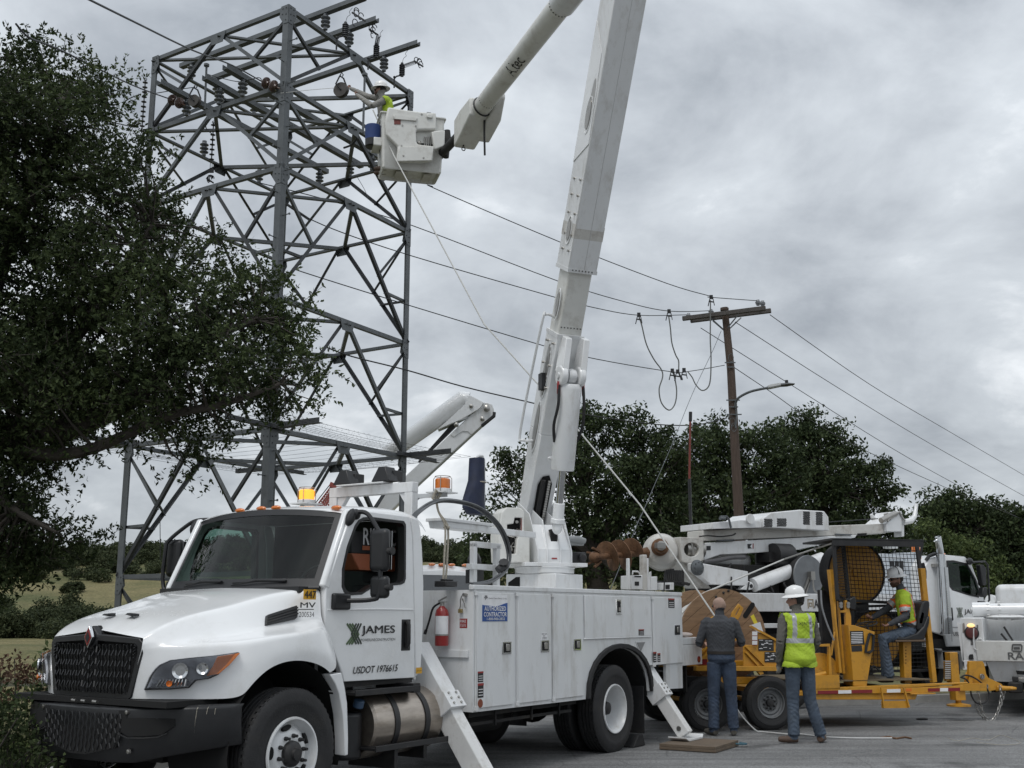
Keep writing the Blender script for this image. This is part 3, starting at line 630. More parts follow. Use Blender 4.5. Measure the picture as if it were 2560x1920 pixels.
ST = [
 [(-1.05,-.46,.98),(-1.055,-.52,1.2),(-1.05,-.565,1.35),(-1.05,-.57,1.39),(-1.035,-.56,1.437),(-1.035,-.3,1.462),(-1.03,0,1.50)],
 [(-1.0,-.62,.98),(-1.005,-.65,1.2),(-.985,-.665,1.36),(-.98,-.645,1.41),(-.97,-.595,1.488),(-.965,-.3,1.515),(-.955,0,1.54)],
 [(-.90,-.80,.98),(-.91,-.80,1.2),(-.885,-.785,1.375),(-.86,-.72,1.425),(-.84,-.625,1.553),(-.83,-.31,1.583),(-.82,0,1.60)],
 [(-.72,-1.0,.977),(-.74,-.985,1.2),(-.71,-.955,1.388),(-.67,-.80,1.435),(-.63,-.66,1.617),(-.62,-.32,1.65),(-.60,0,1.67)],
 [(-.51,-1.12,.975),(-.53,-1.11,1.2),(-.50,-1.075,1.40),(-.48,-.87,1.45),(-.44,-.70,1.656),(-.42,-.35,1.695),(-.40,0,1.715)],
 [(-.455,-1.14,1.06),(-.46,-1.135,1.22),(-.42,-1.11,1.41),(-.40,-.90,1.46),(-.36,-.72,1.672),(-.34,-.36,1.715),(-.33,0,1.735)],
 [(-.33,-1.17,1.175),(-.33,-1.17,1.29),(-.30,-1.145,1.43),(-.28,-.925,1.475),(-.23,-.74,1.70),(-.22,-.37,1.748),(-.2,0,1.77)],
 [(-.19,-1.19,1.235),(-.19,-1.195,1.32),(-.17,-1.17,1.447),(-.14,-.945,1.49),(-.10,-.765,1.735),(-.08,-.38,1.785),(-.06,0,1.805)],
 [(0,-1.2,1.255),(0,-1.21,1.335),(.01,-1.185,1.465),(.03,-.96,1.507),(.07,-.80,1.782),(.1,-.4,1.815),(.12,0,1.832)],
 [(.19,-1.2,1.227),(.19,-1.215,1.33),(.19,-1.185,1.487),(.22,-.97,1.535),(.27,-.87,1.818),(.29,-.43,1.845),(.24,0,1.850)],
 [(.31,-1.2,1.19),(.33,-1.215,1.30),(.31,-1.175,1.505),(.36,-.98,1.56),(.42,-.93,1.832),(.38,-.46,1.855),(.29,0,1.862)],
 [(.38,-1.2,1.15),(.45,-1.21,1.24),(.42,-1.13,1.50),(.46,-.985,1.582),(.485,-.965,1.838),(.42,-.48,1.858),(.30,0,1.868)],
 [(.40,-1.2,1.135),(.52,-1.2,1.17),(.50,-1.1,1.42),(.485,-1.0,1.585),(.49,-.975,1.82),(.43,-.5,1.84),(.32,0,1.85)]]
g = G(); g.loft(ST, closed=False, caps=False)
n0 = len(g.v); g.v += [(x, -y, z) for x, y, z in g.v]; g.f += [[i + n0 for i in f][::-1] for f in g.f]; g.k += g.k
me = g.mesh('hood', WHITE, ang=180, fix=False); bm = bmesh.new(); bm.from_mesh(me); bmesh.ops.remove_doubles(bm, verts=bm.verts, dist=.0005)
bmesh.ops.recalc_face_normals(bm, faces=bm.faces)
cl = bm.edges.layers.float.new('crease_edge'); A_ = {}
def near(p, q): return (p - Vector(q)).length < 1e-3
for row, w_ in ((0, 1), (2, .45), (3, .35), (4, .72), (6, .35)):
    for i in range(len(ST) - 1):
        for sg in (1, -1):
            a = V(ST[i][row][0], ST[i][row][1] * sg, ST[i][row][2]); b = V(ST[i + 1][row][0], ST[i + 1][row][1] * sg, ST[i + 1][row][2])
            for e in bm.edges:
                p, q = e.verts[0].co, e.verts[1].co
                if (near(p, a) and near(q, b)) or (near(p, b) and near(q, a)): e[cl] = max(e[cl], w_)
bm.to_mesh(me); bm.free(); put(me, 'hood', truck, sub=3).modifiers[0].boundary_smooth = 'PRESERVE_CORNERS'
for sg in (1, -1):
    g = G(); g.loft([[(-.86, .10 * sg + .1 * sg * k, 1.612 - .006 * k + .004), (-.84, .10 * sg + .1 * sg * k, 1.628 - .006 * k), (-.80, .10 * sg + .1 * sg * k, 1.628 - .006 * k), (-.80, .10 * sg + .1 * sg * k, 1.60)] for k in (0, 1)]); g.build('hood_scoop', BLACK, truck)
    g = G(); pts = [TF.Y(420 + x / 3.457, 1440 + y / 3.457, -.955) for x, y in ((780, 392), (840, 290), (1133, 247), (1085, 345), (1050, 352))]
    fl = [(-.115, -.945, 1.53), (-.06, -.905, 1.615), (.235, -.955, 1.695), (.225, -.975, 1.60), (.20, -.985, 1.585)]
    fl = [V(a, b * -sg * -1 if sg == 1 else -b, c) for a, b, c in fl]
    nrm = V(.0, -1 if sg == 1 else 1, .45).normalized()
    pg = [p + nrm * .002 for p in fl]; g.prism(pg, -nrm * .05); v = g.build('side_vent', BLACK, truck, bevel=.006)
    for k in range(3):
        f_ = (k + 1) / 4; a = fl[1].lerp(fl[0], f_); b = fl[2].lerp(fl[3], f_); gg = G(); gg.beam(a + nrm * .006, b + nrm * .006, .012, .01, up=nrm); gg.build('vent_slat', BLACKM, v)
NOSE = [(-1.10, -.0), (-1.09, -.3), (-1.065, -.50), (-1.05, -.56)]
def nose_x(y): return -1.10 + .13 * abs(y) ** 2
gp = [(-.0, 1.435), (-.07, 1.50), (0, 1.515), (.07, 1.50)]
outer = [(.46, .975), (.485, .99), (.575, 1.32), (.57, 1.40), (.53, 1.435), (.07, 1.463), (0, 1.53), (-.07, 1.463), (-.53, 1.435), (-.57, 1.40), (-.575, 1.32), (-.485, .99), (-.46, .975)]
inner = [(.43, 1.02), (.45, 1.03), (.52, 1.32), (.515, 1.37), (.49, 1.39), (.08, 1.41), (0, 1.335), (-.08, 1.41), (-.49, 1.39), (-.515, 1.37), (-.52, 1.32), (-.45, 1.03), (-.43, 1.02)]
g = G(); g.plate([(-1.09 + .13 * y * y, y, z) for y, z in outer], [[(-1.09 + .13 * y * y, y, z) for y, z in inner]], V(.06, 0, 0))
gr = g.build('grille', BLACK, truck, bevel=.006)
g = G(); g.plate([(-1.035 + .13 * y * y, y * .97, z) for y, z in outer], [], V(.03, 0, 0)); g.build('grille_backing', HOLE, gr)
NB = 27
for i in range(NB):
    y = -.50 + 1.0 * i / (NB - 1); ztop = 1.385 if abs(y) > .085 else 1.335 + abs(y); zb = 1.015 if abs(y) < .44 else 1.02 + (abs(y) - .44) * 4.2
    g = G(); m_ = 9; pts = []
    for k in range(m_ + 1):
        z = zb + (ztop - zb) * k / m_; pts.append((nose_x(y) + .012 - (.012 if k % 2 else 0), y + (.006 if (k + i) % 2 else -.006), z))
    g.tube(pts, .0075, 4); g.build('grille_bar', BLACK, gr)
em = [(0, .088), (-.052, 0), (0, -.088), (.052, 0)]
g = G(); g.prism([(-1.125, y, 1.44 + z) for y, z in em], V(.03, 0, 0)); e1 = g.build('emblem', CHROME, truck, bevel=.004)
g = G(); g.prism([(-1.129, y * .76, 1.44 + z * .78) for y, z in em], V(.006, 0, 0)); g.build('emblem_field', REDL, e1)
g = G(); g.prism([(-1.132, y * .5, 1.437 + z * .5) for y, z in em], V(.004, 0, 0)); g.build('emblem_mark', BLACK, e1)
PL = [(-1.10,0),(-1.075,-.4),(-1.02,-.58),(-.93,-.78),(-.8,-.95),(-.62,-1.08),(-.42,-1.16)]
def on_plan(u, v, out=0):
    q = TF.I @ CAM; d = TF.R3 @ ray(u, v)
    for (a, b), (c_, e_) in zip(PL[:-1], PL[1:]):
        M2 = np.array([[d.x, -(c_ - a)], [d.y, -(e_ - b)]]); t, k = np.linalg.solve(M2, np.array([a - q.x, b - q.y]))
        if -1e-6 <= k <= 1.000001 and t > 0: return q + d * (t - out)
    return None
def bev(pts, sg, out=.0, ins=0.0):
    r = []; c_ = sum((Vector(p) for p in pts), Vector()) / len(pts)
    for p in pts:
        p = Vector(p); p = p.lerp(c_, ins); n_ = V(-.78, -.62, .1).normalized(); p = p + n_ * out; r.append(V(p.x, p.y if sg == 1 else -p.y, p.z))
    return r
HLp = [(-1.018,-.591,1.047),(-1.0,-.63,1.155),(-.978,-.685,1.228),(-.935,-.772,1.270),(-.845,-.895,1.288),(-.70,-1.01,1.303),(-.545,-1.098,1.325),(-.62,-1.065,1.23),(-.685,-1.03,1.160),(-.735,-.998,1.133),(-.815,-.93,1.118),(-.845,-.895,1.065),(-.935,-.765,1.052)]
for sg in (1, -1):
    def strip(pp, out, m, name, par, ins=0, th=.02):
        g = G(); P_ = bev(pp, sg, out, ins); n_ = V(.78, .62 * sg, -.1).normalized() * th
        k = len(P_); top = P_[:7]; bot = [P_[0]] + P_[:6:-1]
        m_ = 14
        def samp(L_, t):
            x = t * (len(L_) - 1); i = min(int(x), len(L_) - 2); return L_[i].lerp(L_[i + 1], x - i)
        bot2 = bot + [P_[6]]; rows = [[samp(top, j / m_), samp(top, j / m_).lerp(samp(bot2, j / m_), .5), samp(bot2, j / m_)] for j in range(m_ + 1)]
        mid = []
        for r_ in rows: mid.append([r_[0], r_[1] - n_ * .35 * (1 if th > 0 else 1), r_[2]])
        rr = [[a + n_ for a in r_[::-1]] for r_ in mid]; g.loft([a + b for a, b in zip(mid, rr)]); return g.build(name, m, par)
    hl = strip(HLp, .012, BLACK, 'headlight', truck, 0, .05)
    strip(HLp, .034, mat('lamp_reflector', (.30, .305, .32), .25, .6, var=.2), 'reflector', hl, .07, .03)
    def lum(c, r, m, name, ax=V(-.75, -.66, 0)):
        c = V(c[0] - .026, c[1] - .02, c[2]); c = V(c[0], c[1] if sg == 1 else -c[1], c[2]); a_ = V(ax.x, ax.y if sg == 1 else -ax.y, 0); g = G(); g.lathe([(r, -.0), (r, .012), (r * .82, .008), (r * .5, -.006), (0, -.012)], c, a_, 20); return g.build(name, m, hl)
    lum((-.905, -.862, 1.195), .060, CHROME, 'high_beam'); lum((-.79, -.98, 1.21), .045, CHROME, 'low_beam'); lum((-.95, -.80, 1.10), .022, ORANGE, 'park_lamp')
    am = [(-.70,-1.035,1.295),(-.545,-1.118,1.32),(-.62,-1.085,1.23),(-.69,-1.05,1.165),(-.765,-.995,1.150),(-.73,-1.02,1.22)]
    g = G(); P_ = bev(am, sg, .022); g.prism(P_, V(.02, .016 * sg, 0)); g.build('turn_signal', ORANGE, hl, bevel=.003)
    rf = [(-.985,-.68,1.075),(-.97,-.71,1.125),(-.86,-.905,1.13),(-.865,-.90,1.08)]
    g = G(); P_ = bev(rf, sg, .022)
    for k in range(9):
        a = P_[0].lerp(P_[3], (k + .5) / 9); b = P_[1].lerp(P_[2], (k + .5) / 9); g.beam(a, b, .011, .008)
    g.v = [(x - .018, y - .014 * sg, z) for x, y, z in g.v]; g.build('lamp_ribs', CHROME, hl)
    strip(HLp, .062, LENS, 'lens', hl, .02, .004)
for sg in (-1, 1):
    oc = [(.548, 1.128), (.60, 1.0), (.634, .87), (.655, .65), (.66, .44)]; ic = [(.405, 1.118), (.475, 1.04), (.528, .955), (.585, .78), (.612, .6), (.622, .44)]
    g = G(); g.plate([(x, 1.2 * sg, z) for x, z in oc] + [(x, 1.2 * sg, z) for x, z in ic[::-1]], [], V(0, -.12 * sg, 0)); g.build('fender_skirt', WHITE, truck, bevel=.008)
    g = G(); rg = []
    for k in range(13):
        a = math.pi * (k / 12) * 1.22 - .12 * math.pi; c_, s_ = math.cos(a), math.sin(a); rg.append([(.66 * -c_ * .98, 1.13 * sg, max(.36, .56 + .69 * s_)), (.66 * -c_ * .98, .45 * sg, max(.36, .56 + .69 * s_))])
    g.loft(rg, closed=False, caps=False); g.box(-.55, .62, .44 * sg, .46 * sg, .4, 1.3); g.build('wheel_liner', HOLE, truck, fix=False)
BP = [(-1.135, 0), (-1.13, -.3), (-1.105, -.55), (-1.04, -.78), (-.93, -.96), (-.785, -1.085), (-.62, -1.16), (-.56, -1.165)]
BP = [(x, -y) for x, y in BP[:0:-1]] + BP
g = G(); rg = []
for i, (x, y) in enumerate(BP):
    a = abs(y); k = max(0, (a - .5) / .66); zt = .925 + .015 * min(1, k * 2); zb = .50 + .13 * k; e_ = i in (0, len(BP) - 1)
    inx = .10 if not e_ else .06; x2 = x + inx * (1 - .6 * k); y2 = y - math.copysign(inx * k * 1.2, y) if a > .3 else y
    rg.append([(x + .045, y, zt), (x + .006, y, zt - .02), (x, y, zt - .07), (x + .01, y, (zt + zb) / 2), (x + .02, y, zb + .08), (x + .06, y * .985, zb), (x2 + .06, y2, zb), (x2 + .05, y2, zt)])
g.loft(rg); bmp = g.build('bumper', BLACK, truck, bevel=.008)
lo = [(-.50, .895), (-.53, .87), (-.42, .62), (-.10, .555), (.10, .555), (.42, .62), (.53, .87), (.50, .895)]
g = G(); g.plate([(-1.143 + .12 * y * y, y, z) for y, z in lo], [], V(.02, 0, 0)); lg = g.build('lower_grille', HOLE, truck)
for i in range(21):
    y = -.46 + .92 * i / 20; zb = .575 + .16 * max(0, abs(y) - .1); g = G(); m_ = 7
    g.tube([(-1.147 + .12 * y * y, y + (.008 if (k + i) % 2 else -.008), zb + (.87 - zb) * k / m_) for k in range(m_ + 1)], .006, 4); g.build('grille_bar', BLACK, lg)
for sg in (-1, 1):
    fr = [(.50, .83), (.50, .745), (.56, .725), (.84, .745), (.90, .80), (.90, .845)]
    def bx(y):
        for (x0, y0), (x1, y1) in zip(BP[:-1], BP[1:]):
            if min(y0, y1) <= y <= max(y0, y1): return x0 + (x1 - x0) * (y - y0) / (y1 - y0)
        return -.6
    g = G(); g.loft([[(bx(y * sg) - .007, y * sg, z0), (bx(y * sg) - .007, y * sg, z1), (bx(y * sg) + .02, y * sg, z1), (bx(y * sg) + .02, y * sg, z0)] for y, z0, z1 in ((.47, .74, .835), (.55, .71, .845), (.68, .715, .848), (.82, .73, .848), (.90, .79, .845))]); g.build('fog_lamp_recess', HOLE, bmp)
    g = G(); g.tube([(bx(y * sg) - .012, y * sg, z) for y, z in ((.45, .725), (.55, .698), (.68, .702), (.80, .712), (.86, .74))], .006, 5); g.build('recess_lip', BLACKM, bmp)
    for y, z in ((.52, .885), (.56, .60)):
        g = G(); g.lathe([(.018, -.006), (.016, .012), (.008, .014)], (bx(y * sg), y * sg, z), (-1, 0, 0), 10); g.build('bolt', STEEL, bmp)
g = G()
for y in (.12, .0, -.14): g.cyl((-1.14, y, .953), (-1.14, y - .05, .95), .012, n=8)
g.build('hood_latch', STEEL, truck)
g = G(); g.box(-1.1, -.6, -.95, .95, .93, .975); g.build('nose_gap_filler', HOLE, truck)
g = G()
for y, z0, z1 in ((-1.02, .935, .72), (-1.07, .935, .78), (-1.10, .93, .70)): g.tube([(bx(y) + .03, y + .02, z0 + .004), (bx(y) - .006, y, z0 - .02), (bx(y) - .007, y + .012, (z0 + z1) / 2), (bx(y) - .004, y + .02, z1)], .0025, 4)
g.build('dried_drips', ROPE2, bmp)
YD = 1.03
win = [(.873,1.795),(.805,1.79),(.745,1.815),(.715,1.86),(.713,2.02),(.766,2.21),(.862,2.40),(.91,2.455),(.98,2.485),(1.085,2.495),(1.56,2.49),(1.592,2.46),(1.60,2.2),(1.605,1.955),(1.585,1.915),(1.54,1.90),(1.42,1.89),(1.20,1.88),(1.11,1.857),(.983,1.80)]
door = [(.50,1.84),(.505,1.50),(.62,1.32),(.725,1.15),(.77,1.035),(1.785,1.025),(1.765,1.5),(1.735,2.0),(1.71,2.35),(1.665,2.55),(1.02,2.555),(.86,2.53),(.79,2.48)]
rear = [(1.795,1.03),(1.87,1.08),(1.895,1.5),(1.895,1.95),(1.865,2.25),(1.83,2.44),(1.79,2.53),(1.673,2.55),(1.718,2.35),(1.743,2.0),(1.773,1.5)]
for sg in (-1, 1):
    g = G(); g.plate([(x, YD * sg, z) for x, z in door], [[(x, YD * sg, z) for x, z in win]], V(0, -.07 * sg, 0)); d = g.build('door', WHITE, truck, bevel=.012, seg=3)
    g = G(); g.plate([(x, YD * sg, z) for x, z in rear], [], V(0, -.07 * sg, 0)); g.build('cab_corner', WHITE, truck, bevel=.012)
    c_ = V(1.16, 0, 2.15); g = G()
    g.plate([(x, (YD + .004) * sg, z) for x, z in [(c_.x + (x - c_.x) * 1.015, c_.z + (z - c_.z) * 1.02) for x, z in win]], [[(x, (YD + .004) * sg, z) for x, z in [(c_.x + (x - c_.x) * .955, c_.z + (z - c_.z) * .95) for x, z in win]]], V(0, -.08 * sg, 0)); g.build('window_seal', BLACK, d)
    if sg == 1:
        g = G(); g.plate([(x, (YD - .04) * sg, z) for x, z in win], [], V(0, -.006 * sg, 0)); g.build('window_glass', GLS2, d)
    g = G(); g.box(1.558, 1.705, (YD + .002) * sg, (YD - .02) * sg, 1.275, 1.575); h = g.build('door_handle', BLACK, d, bevel=.05, seg=4)
    g = G(); g.tube([(1.632, (YD + .01) * sg, 1.55), (1.632, (YD + .03) * sg, 1.52), (1.632, (YD + .032) * sg, 1.35), (1.632, (YD + .01) * sg, 1.31)], .022, 8); g.build('handle_grip', BLACKM, d)
    g = G(); g.tube([(.53, (YD + .001) * sg, 1.655), (1.2, (YD + .004) * sg, 1.665), (1.74, (YD + .001) * sg, 1.66)], .007, 5); g.build('door_crease', WHITE, d)
def roofpt(i, j):
    S0 = [(.0, -.045, 0), (.05, -.01, .3), (.16, .02, .7), (.55, .045, 1), (.86, .035, 1), (.99, .0, .7), (1.045, -.07, .2)]
    a = [-1, -.985, -.93, -.8, -.4, 0, .4, .8, .93, .985, 1][j]; t = i
    s0 = .66 + .145 * a * a; f, dz, k = S0[i]; x = s0 + f * (1.88 - s0); z = 2.655 - .045 * abs(a) ** 2 - (.05 if abs(a) > .95 else 0) - (.045 if abs(a) == 1 else 0)
    return (x, a * (YD - .004), z + dz - .05 + (.01 if abs(a) < .9 else 0))
g = G(); g.loft([[roofpt(i, j) for j in range(11)] for i in range(7)], closed=False, caps=False); rf = g.build('roof', WHITE, truck, sub=2, ang=180, fix=False)
g = G(); g.box(1.84, 1.88, -.97, .97, 1.0, 2.5); g.build('cab_back', WHITE, truck, bevel=.01)
g = G(); g.box(.5, 1.84, -.95, .95, .98, 1.03); g.box(.48, .52, -.95, .95, 1.0, 1.8); g.box(.95, 1.83, -.95, .95, 2.545, 2.56); g.box(1.825, 1.838, -.95, .95, 1.0, 2.54); g.build('cab_lining', BLACKM, truck)
def wsp(a, b, o=0):
    x = (.285 + .205 * a * a) * (1 - b) + (.655 + .15 * a * a) * b; y = a * (.985 * (1 - b) + .945 * b); z = 1.86 * (1 - b) + (2.575 - .055 * a * a) * b
    return V(x - o, y, z + o * .5)
AA = [-1 + i / 10 for i in range(21)]
g = G(); g.loft([[wsp(a, b, .002) for a in AA] for b in (.0, .25, .5, .75, 1)], closed=False, caps=False); g.build('windshield', GLS, truck, fix=False)
g = G()
for b0, b1 in ((-.02, .095), (.93, 1.01)): g.loft([[wsp(a, b0, .006) for a in AA], [wsp(a, b1, .006) for a in AA]], closed=False, caps=False)
for a0, a1 in ((-1.015, -.925), (1.015, .925)): g.loft([[wsp(a0, b, .006) for b in (0, .5, 1)], [wsp(a1, b, .006) for b in (0, .5, 1)]], closed=False, caps=False)
g.build('windshield_frit', BLACK, truck, fix=False)
g = G()
for sg in (-1, 1): g.beam(V(.505, sg * 1.0, 1.84), V(.83, sg * .965, 2.54), .09, .07, up=V(0, 1, 0))
g.build('windshield_pillar', WHITE, truck, bevel=.02)
g = G(); g.tube([wsp(a, -.03, .012) for a in AA], .018, 6); g.box(.30, .52, -.9, .9, 1.80, 1.855); g.build('cowl', BLACK, truck)
for y0, y1 in ((.62, .05), (-.10, -.68)):
    g = G(); p0 = wsp(y0, .0, .02); p1 = wsp(y1, .05, .025); g.tube([p0, wsp((y0 + y1) / 2, .05, .035), p1], .007, 5); g.beam(wsp(y0, .035, .015), wsp(y1, .06, .015), .012, .014); g.build('wiper', BLACK, truck)
g = G(); g.loft([[(.47, y, 1.70), (.50, y, 1.845), (.78, y, 1.80), (.95, y, 1.72), (.95, y, 1.5), (.5, y, 1.5)] for y in (-.93, .93)]); g.build('dashboard', mat('dash_vinyl', (.03, .031, .033), .6), truck, bevel=.02)
g = G(); g.tube([(.93 + .06 * math.cos(a) , -.50 + .22 * math.sin(a), 1.86 + .2 * math.cos(a)) for a in [2 * math.pi * i / 24 for i in range(24)]], .014, 7, closed=True); g.tube([(.80, -.5, 1.75), (.93, -.5, 1.86)], .03, 8); g.beam((.93, -.7, 1.86), (.93, -.3, 1.86), .03, .012); g.build('steering_wheel', BLACK, truck)
SEATM = mat('seat_cloth', (.035, .034, .036), .9, var=.2, bump=.2)
for y in (-.5, .52):
    g = G(); g.box(1.15, 1.66, y - .25, y + .25, 1.35, 1.52); g.prism([(1.52, y - .24, 1.5), (1.66, y - .24, 1.5), (1.78, y - .22, 1.90), (1.70, y - .22, 1.91)], V(0, .44, 0)); g.box(1.70, 1.80, y - .11, y + .11, 1.92, 2.06); g.build('seat', SEATM, truck, bevel=.04, seg=3)
g = G(); g.box(.60, .78, .28, .62, 1.85, 1.885); tag(g.build('clipboard', mat('pale_plastic', (.42, .44, .44), .5), None, bevel=.004, frame=TF), 'pale grey clipboard lying on the dashboard of the truck cab', 'clipboard')
for y in (.30, .0, -.19, -.86):
    a = y / (YD - .004); s0 = .66 + .145 * a * a + .03; g = G(); g.ell((s0, y, 2.602 - .04 * a * a), (.028, .062, .023), 14, 8); g.build('marker_light', ORANGE, truck)
for sg in (-1, 1):
    dy = .11 if sg == 1 else 0
    g = G(); g.tube(spline([TF.Y(530, 1299, .98), TF.Y(490, 1302, 1.15), TF.Y(462, 1318, 1.28), TF.Y(422, 1352, 1.44), TF.Y(414, 1375, 1.46), TF.Y(409, 1470, 1.46), V(.80, 1.15, 1.72)] if sg == 1 else [(.80, 1.0 * sg, 2.50), (.86, 1.06 * sg, 2.53), (.88, 1.16 * sg, 2.51), (.90, 1.26 * sg, 2.38), (.90, 1.31 * sg, 2.30), (.885, 1.32 * sg, 2.1), (.875, 1.32 * sg, 1.80), (.85, 1.26 * sg, 1.745), (.75, 1.06 * sg, 1.735)], 4), .021, 8); mr = g.build('mirror', BLACK, truck)
    g = G(); g.box(.85, .94, 1.20 * sg + dy, 1.41 * sg + dy, 1.99, 2.37); g.build('mirror_head', BLACK, mr, bevel=.045, seg=4)
    g = G(); g.box(.86, .94, 1.21 * sg + dy, 1.41 * sg + dy, 1.755, 1.955); g.build('convex_mirror_head', BLACK, mr, bevel=.04, seg=4)
    g = G(); g.box(.941, .946, 1.21 * sg + dy, 1.40 * sg + dy, 2.01, 2.35); g.build('mirror_glass', CHROME, mr)
    g = G(); g.box(.575, .80, 1.02 * sg, 1.07 * sg, 1.655, 1.80); g.ell((.80, 1.03 * sg, 2.48), (.05, .04, .09), rot=Matrix.Rotation(.5 , 3, 'Y')); g.ell((.86, 1.04 * sg, 2.51), (.05, .04, .05)); g.build('mirror_mount', BLACK, mr, bevel=.02, seg=3)
    g = G(); g.cyl((.90, 1.45 * sg, 2.17), (.90, 1.30 * sg, 2.17), .035, n=12); g.cyl((.89, 1.45 * sg, 1.85), (.89, 1.3 * sg, 1.85), .028, n=12); g.build('mirror_clamp', BLACKM, mr)
g = G(); g.lathe([(.05, 0), (.27, .0), (.295, .02), (.30, .05), (.30, .95), (.295, .985), (.27, 1.0), (.05, 1.0)], (1.08, -.86, .64), (1, 0, 0), 40); ft = g.build('fuel_tank', ALU, truck)
for s_ in (1.34, 1.79):
    g = G(); g.lathe([(.303, 0), (.309, 0), (.309, .07), (.303, .07)], (s_, -.86, .64), (1, 0, 0), 40, False); g.build('tank_strap', BLACKM, ft)
g = G(); g.box(.78, 1.70, -1.16, -.93, .92, .95); g.box(.78, 1.70, -1.165, -1.15, .915, .965); g.box(1.60, 1.70, -1.16, -.7, .90, .985)
for k in range(16): g.box(.82 + k * .052, .845 + k * .052, -1.13, -.97, .95, .957)
g.build('cab_step', BLACKM, truck, bevel=.004)
g = G(); g.box(1.0, 2.10, -1.22, -.98, .44, .465); g.box(1.0, 2.10, -1.225, -1.21, .43, .48); g.box(1.35, 1.40, -1.15, -.6, .25, .44); g.box(1.78, 1.83, -1.15, -.6, .30, .44)
for k in range(19): g.box(1.04 + k * .052, 1.065 + k * .052, -1.19, -1.01, .465, .472)
g.build('cab_step', BLACKM, truck, bevel=.004)
g = G(); g.cyl((.95, -.90, .36), (.95, -.90, .76), .15, n=20); g.box(.72, .86, -.95, -.7, .45, .95); g.build('fluid_tank', BLACK, truck, bevel=.03)
g = G(); g.cyl((1.0, -1.0, .80), (1.0, -1.02, .87), .05, n=16); g.build('filler_cap', mat('blue_cap', (.045, .09, .16), .4), truck, bevel=.01)
g = G(); X_ = 2.1
g.box(X_ - .05, X_ + .05, -.745, .39, 2.84, 2.945); g.box(X_ - .049, X_ + .049, -.743, -.64, 1.9, 2.84); g.box(X_ - .049, X_ + .049, .285, .388, 1.9, 2.84)
g.prism([(X_ - .03, -.64, 2.84), (X_ - .03, -.55, 2.84), (X_ - .03, -.64, 2.72)], V(.06, 0, 0)); g.prism([(X_ - .03, .285, 2.84), (X_ - .03, .15, 2.84), (X_ - .03, .285, 2.66)], V(.06, 0, 0))
rk = g.build('light_rack', WHITE2, truck, bevel=.006)
g = G(); g.box(X_ - .13, X_ + .03, -.42, .22, 2.948, 2.96); g.build('rack_shelf', WHITE2, rk)
for y in (.17, -.36):
    g = G(); g.prism([(X_ - .12, y - .13, 2.965), (X_ - .12, y + .11, 2.965), (X_ - .10, y + .03, 3.12), (X_ - .10, y - .06, 3.12)], V(.16, 0, 0)); g.box(X_ + .0, X_ + .15, y - .10, y + .12, 2.98, 3.09); g.build('work_lamp', BLACK, truck, bevel=.008)
def beacon(c, name, m, arm):
    c = Vector(c); g = G(); g.lathe([(.085, 0), (.09, .01), (.09, .035), (.078, .04)], c, (0, 0, 1), 24); g.box(c.x - .13, c.x + .11, c.y - .12, c.y + .12, c.z - .012, c.z); b = g.build('beacon', WHITE2, truck)
    g = G(); g.lathe([(.078, .04), (.08, .06), (.08, .13), (.072, .142), (.0, .146)], c, (0, 0, 1), 24); g.build('beacon_dome', m, b)
    g = G()
    for a in range(4): t = a * math.pi / 2 + .4; e_ = V(math.cos(t), math.sin(t), 0) * .098; g.tube([c + e_ + V(0, 0, .0), c + e_ + V(0, 0, .14), c + e_ * .8 + V(0, 0, .165)], .004, 5)
    g.tube([c + V(math.cos(a), math.sin(a), 0) * .098 * .82 + V(0, 0, .165) for a in [2 * math.pi * i / 20 for i in range(20)]], .004, 5, closed=True); g.build('beacon_guard', STEEL, b); return b
b1 = beacon((1.72, .40, 2.755), 'beacon', AMBERLIT, None); g = G(); g.beam((2.08, .36, 2.72), (1.72, .40, 2.735), .06, .02); g.build('beacon_bracket', WHITE2, b1)
b2 = beacon((2.45, -.83, 2.865), 'beacon', ORANGE, None); g = G(); g.beam((2.1, -.70, 2.80), (2.5, -.84, 2.84), .05, .04); g.tube([(2.12, -.69, 2.72), (2.2, -.72, 2.79), (2.36, -.79, 2.82)], .008, 6); g.build('beacon_bracket', WHITE2, b2)
g = G(); g.tube([TF.Y(401, 1400, 1.05), TF.Y(400, 1290, 1.05)], .004, 5); g.build('antenna', BLACK, truck)
ar = []
for k in range(15):
    a = math.pi * (k / 14) ; ar.append((5.62 - .79 * math.cos(a) * (1 if k < 7 else 1.0), .655 + .555 * math.sin(a) ** .85))
prof = [(2.5, .665)] + ar + [(6.43, .655), (6.43, .975), (6.905, .975), (6.905, .655), (7.41, .64), (7.435, 1.86), (2.5, 1.86)]
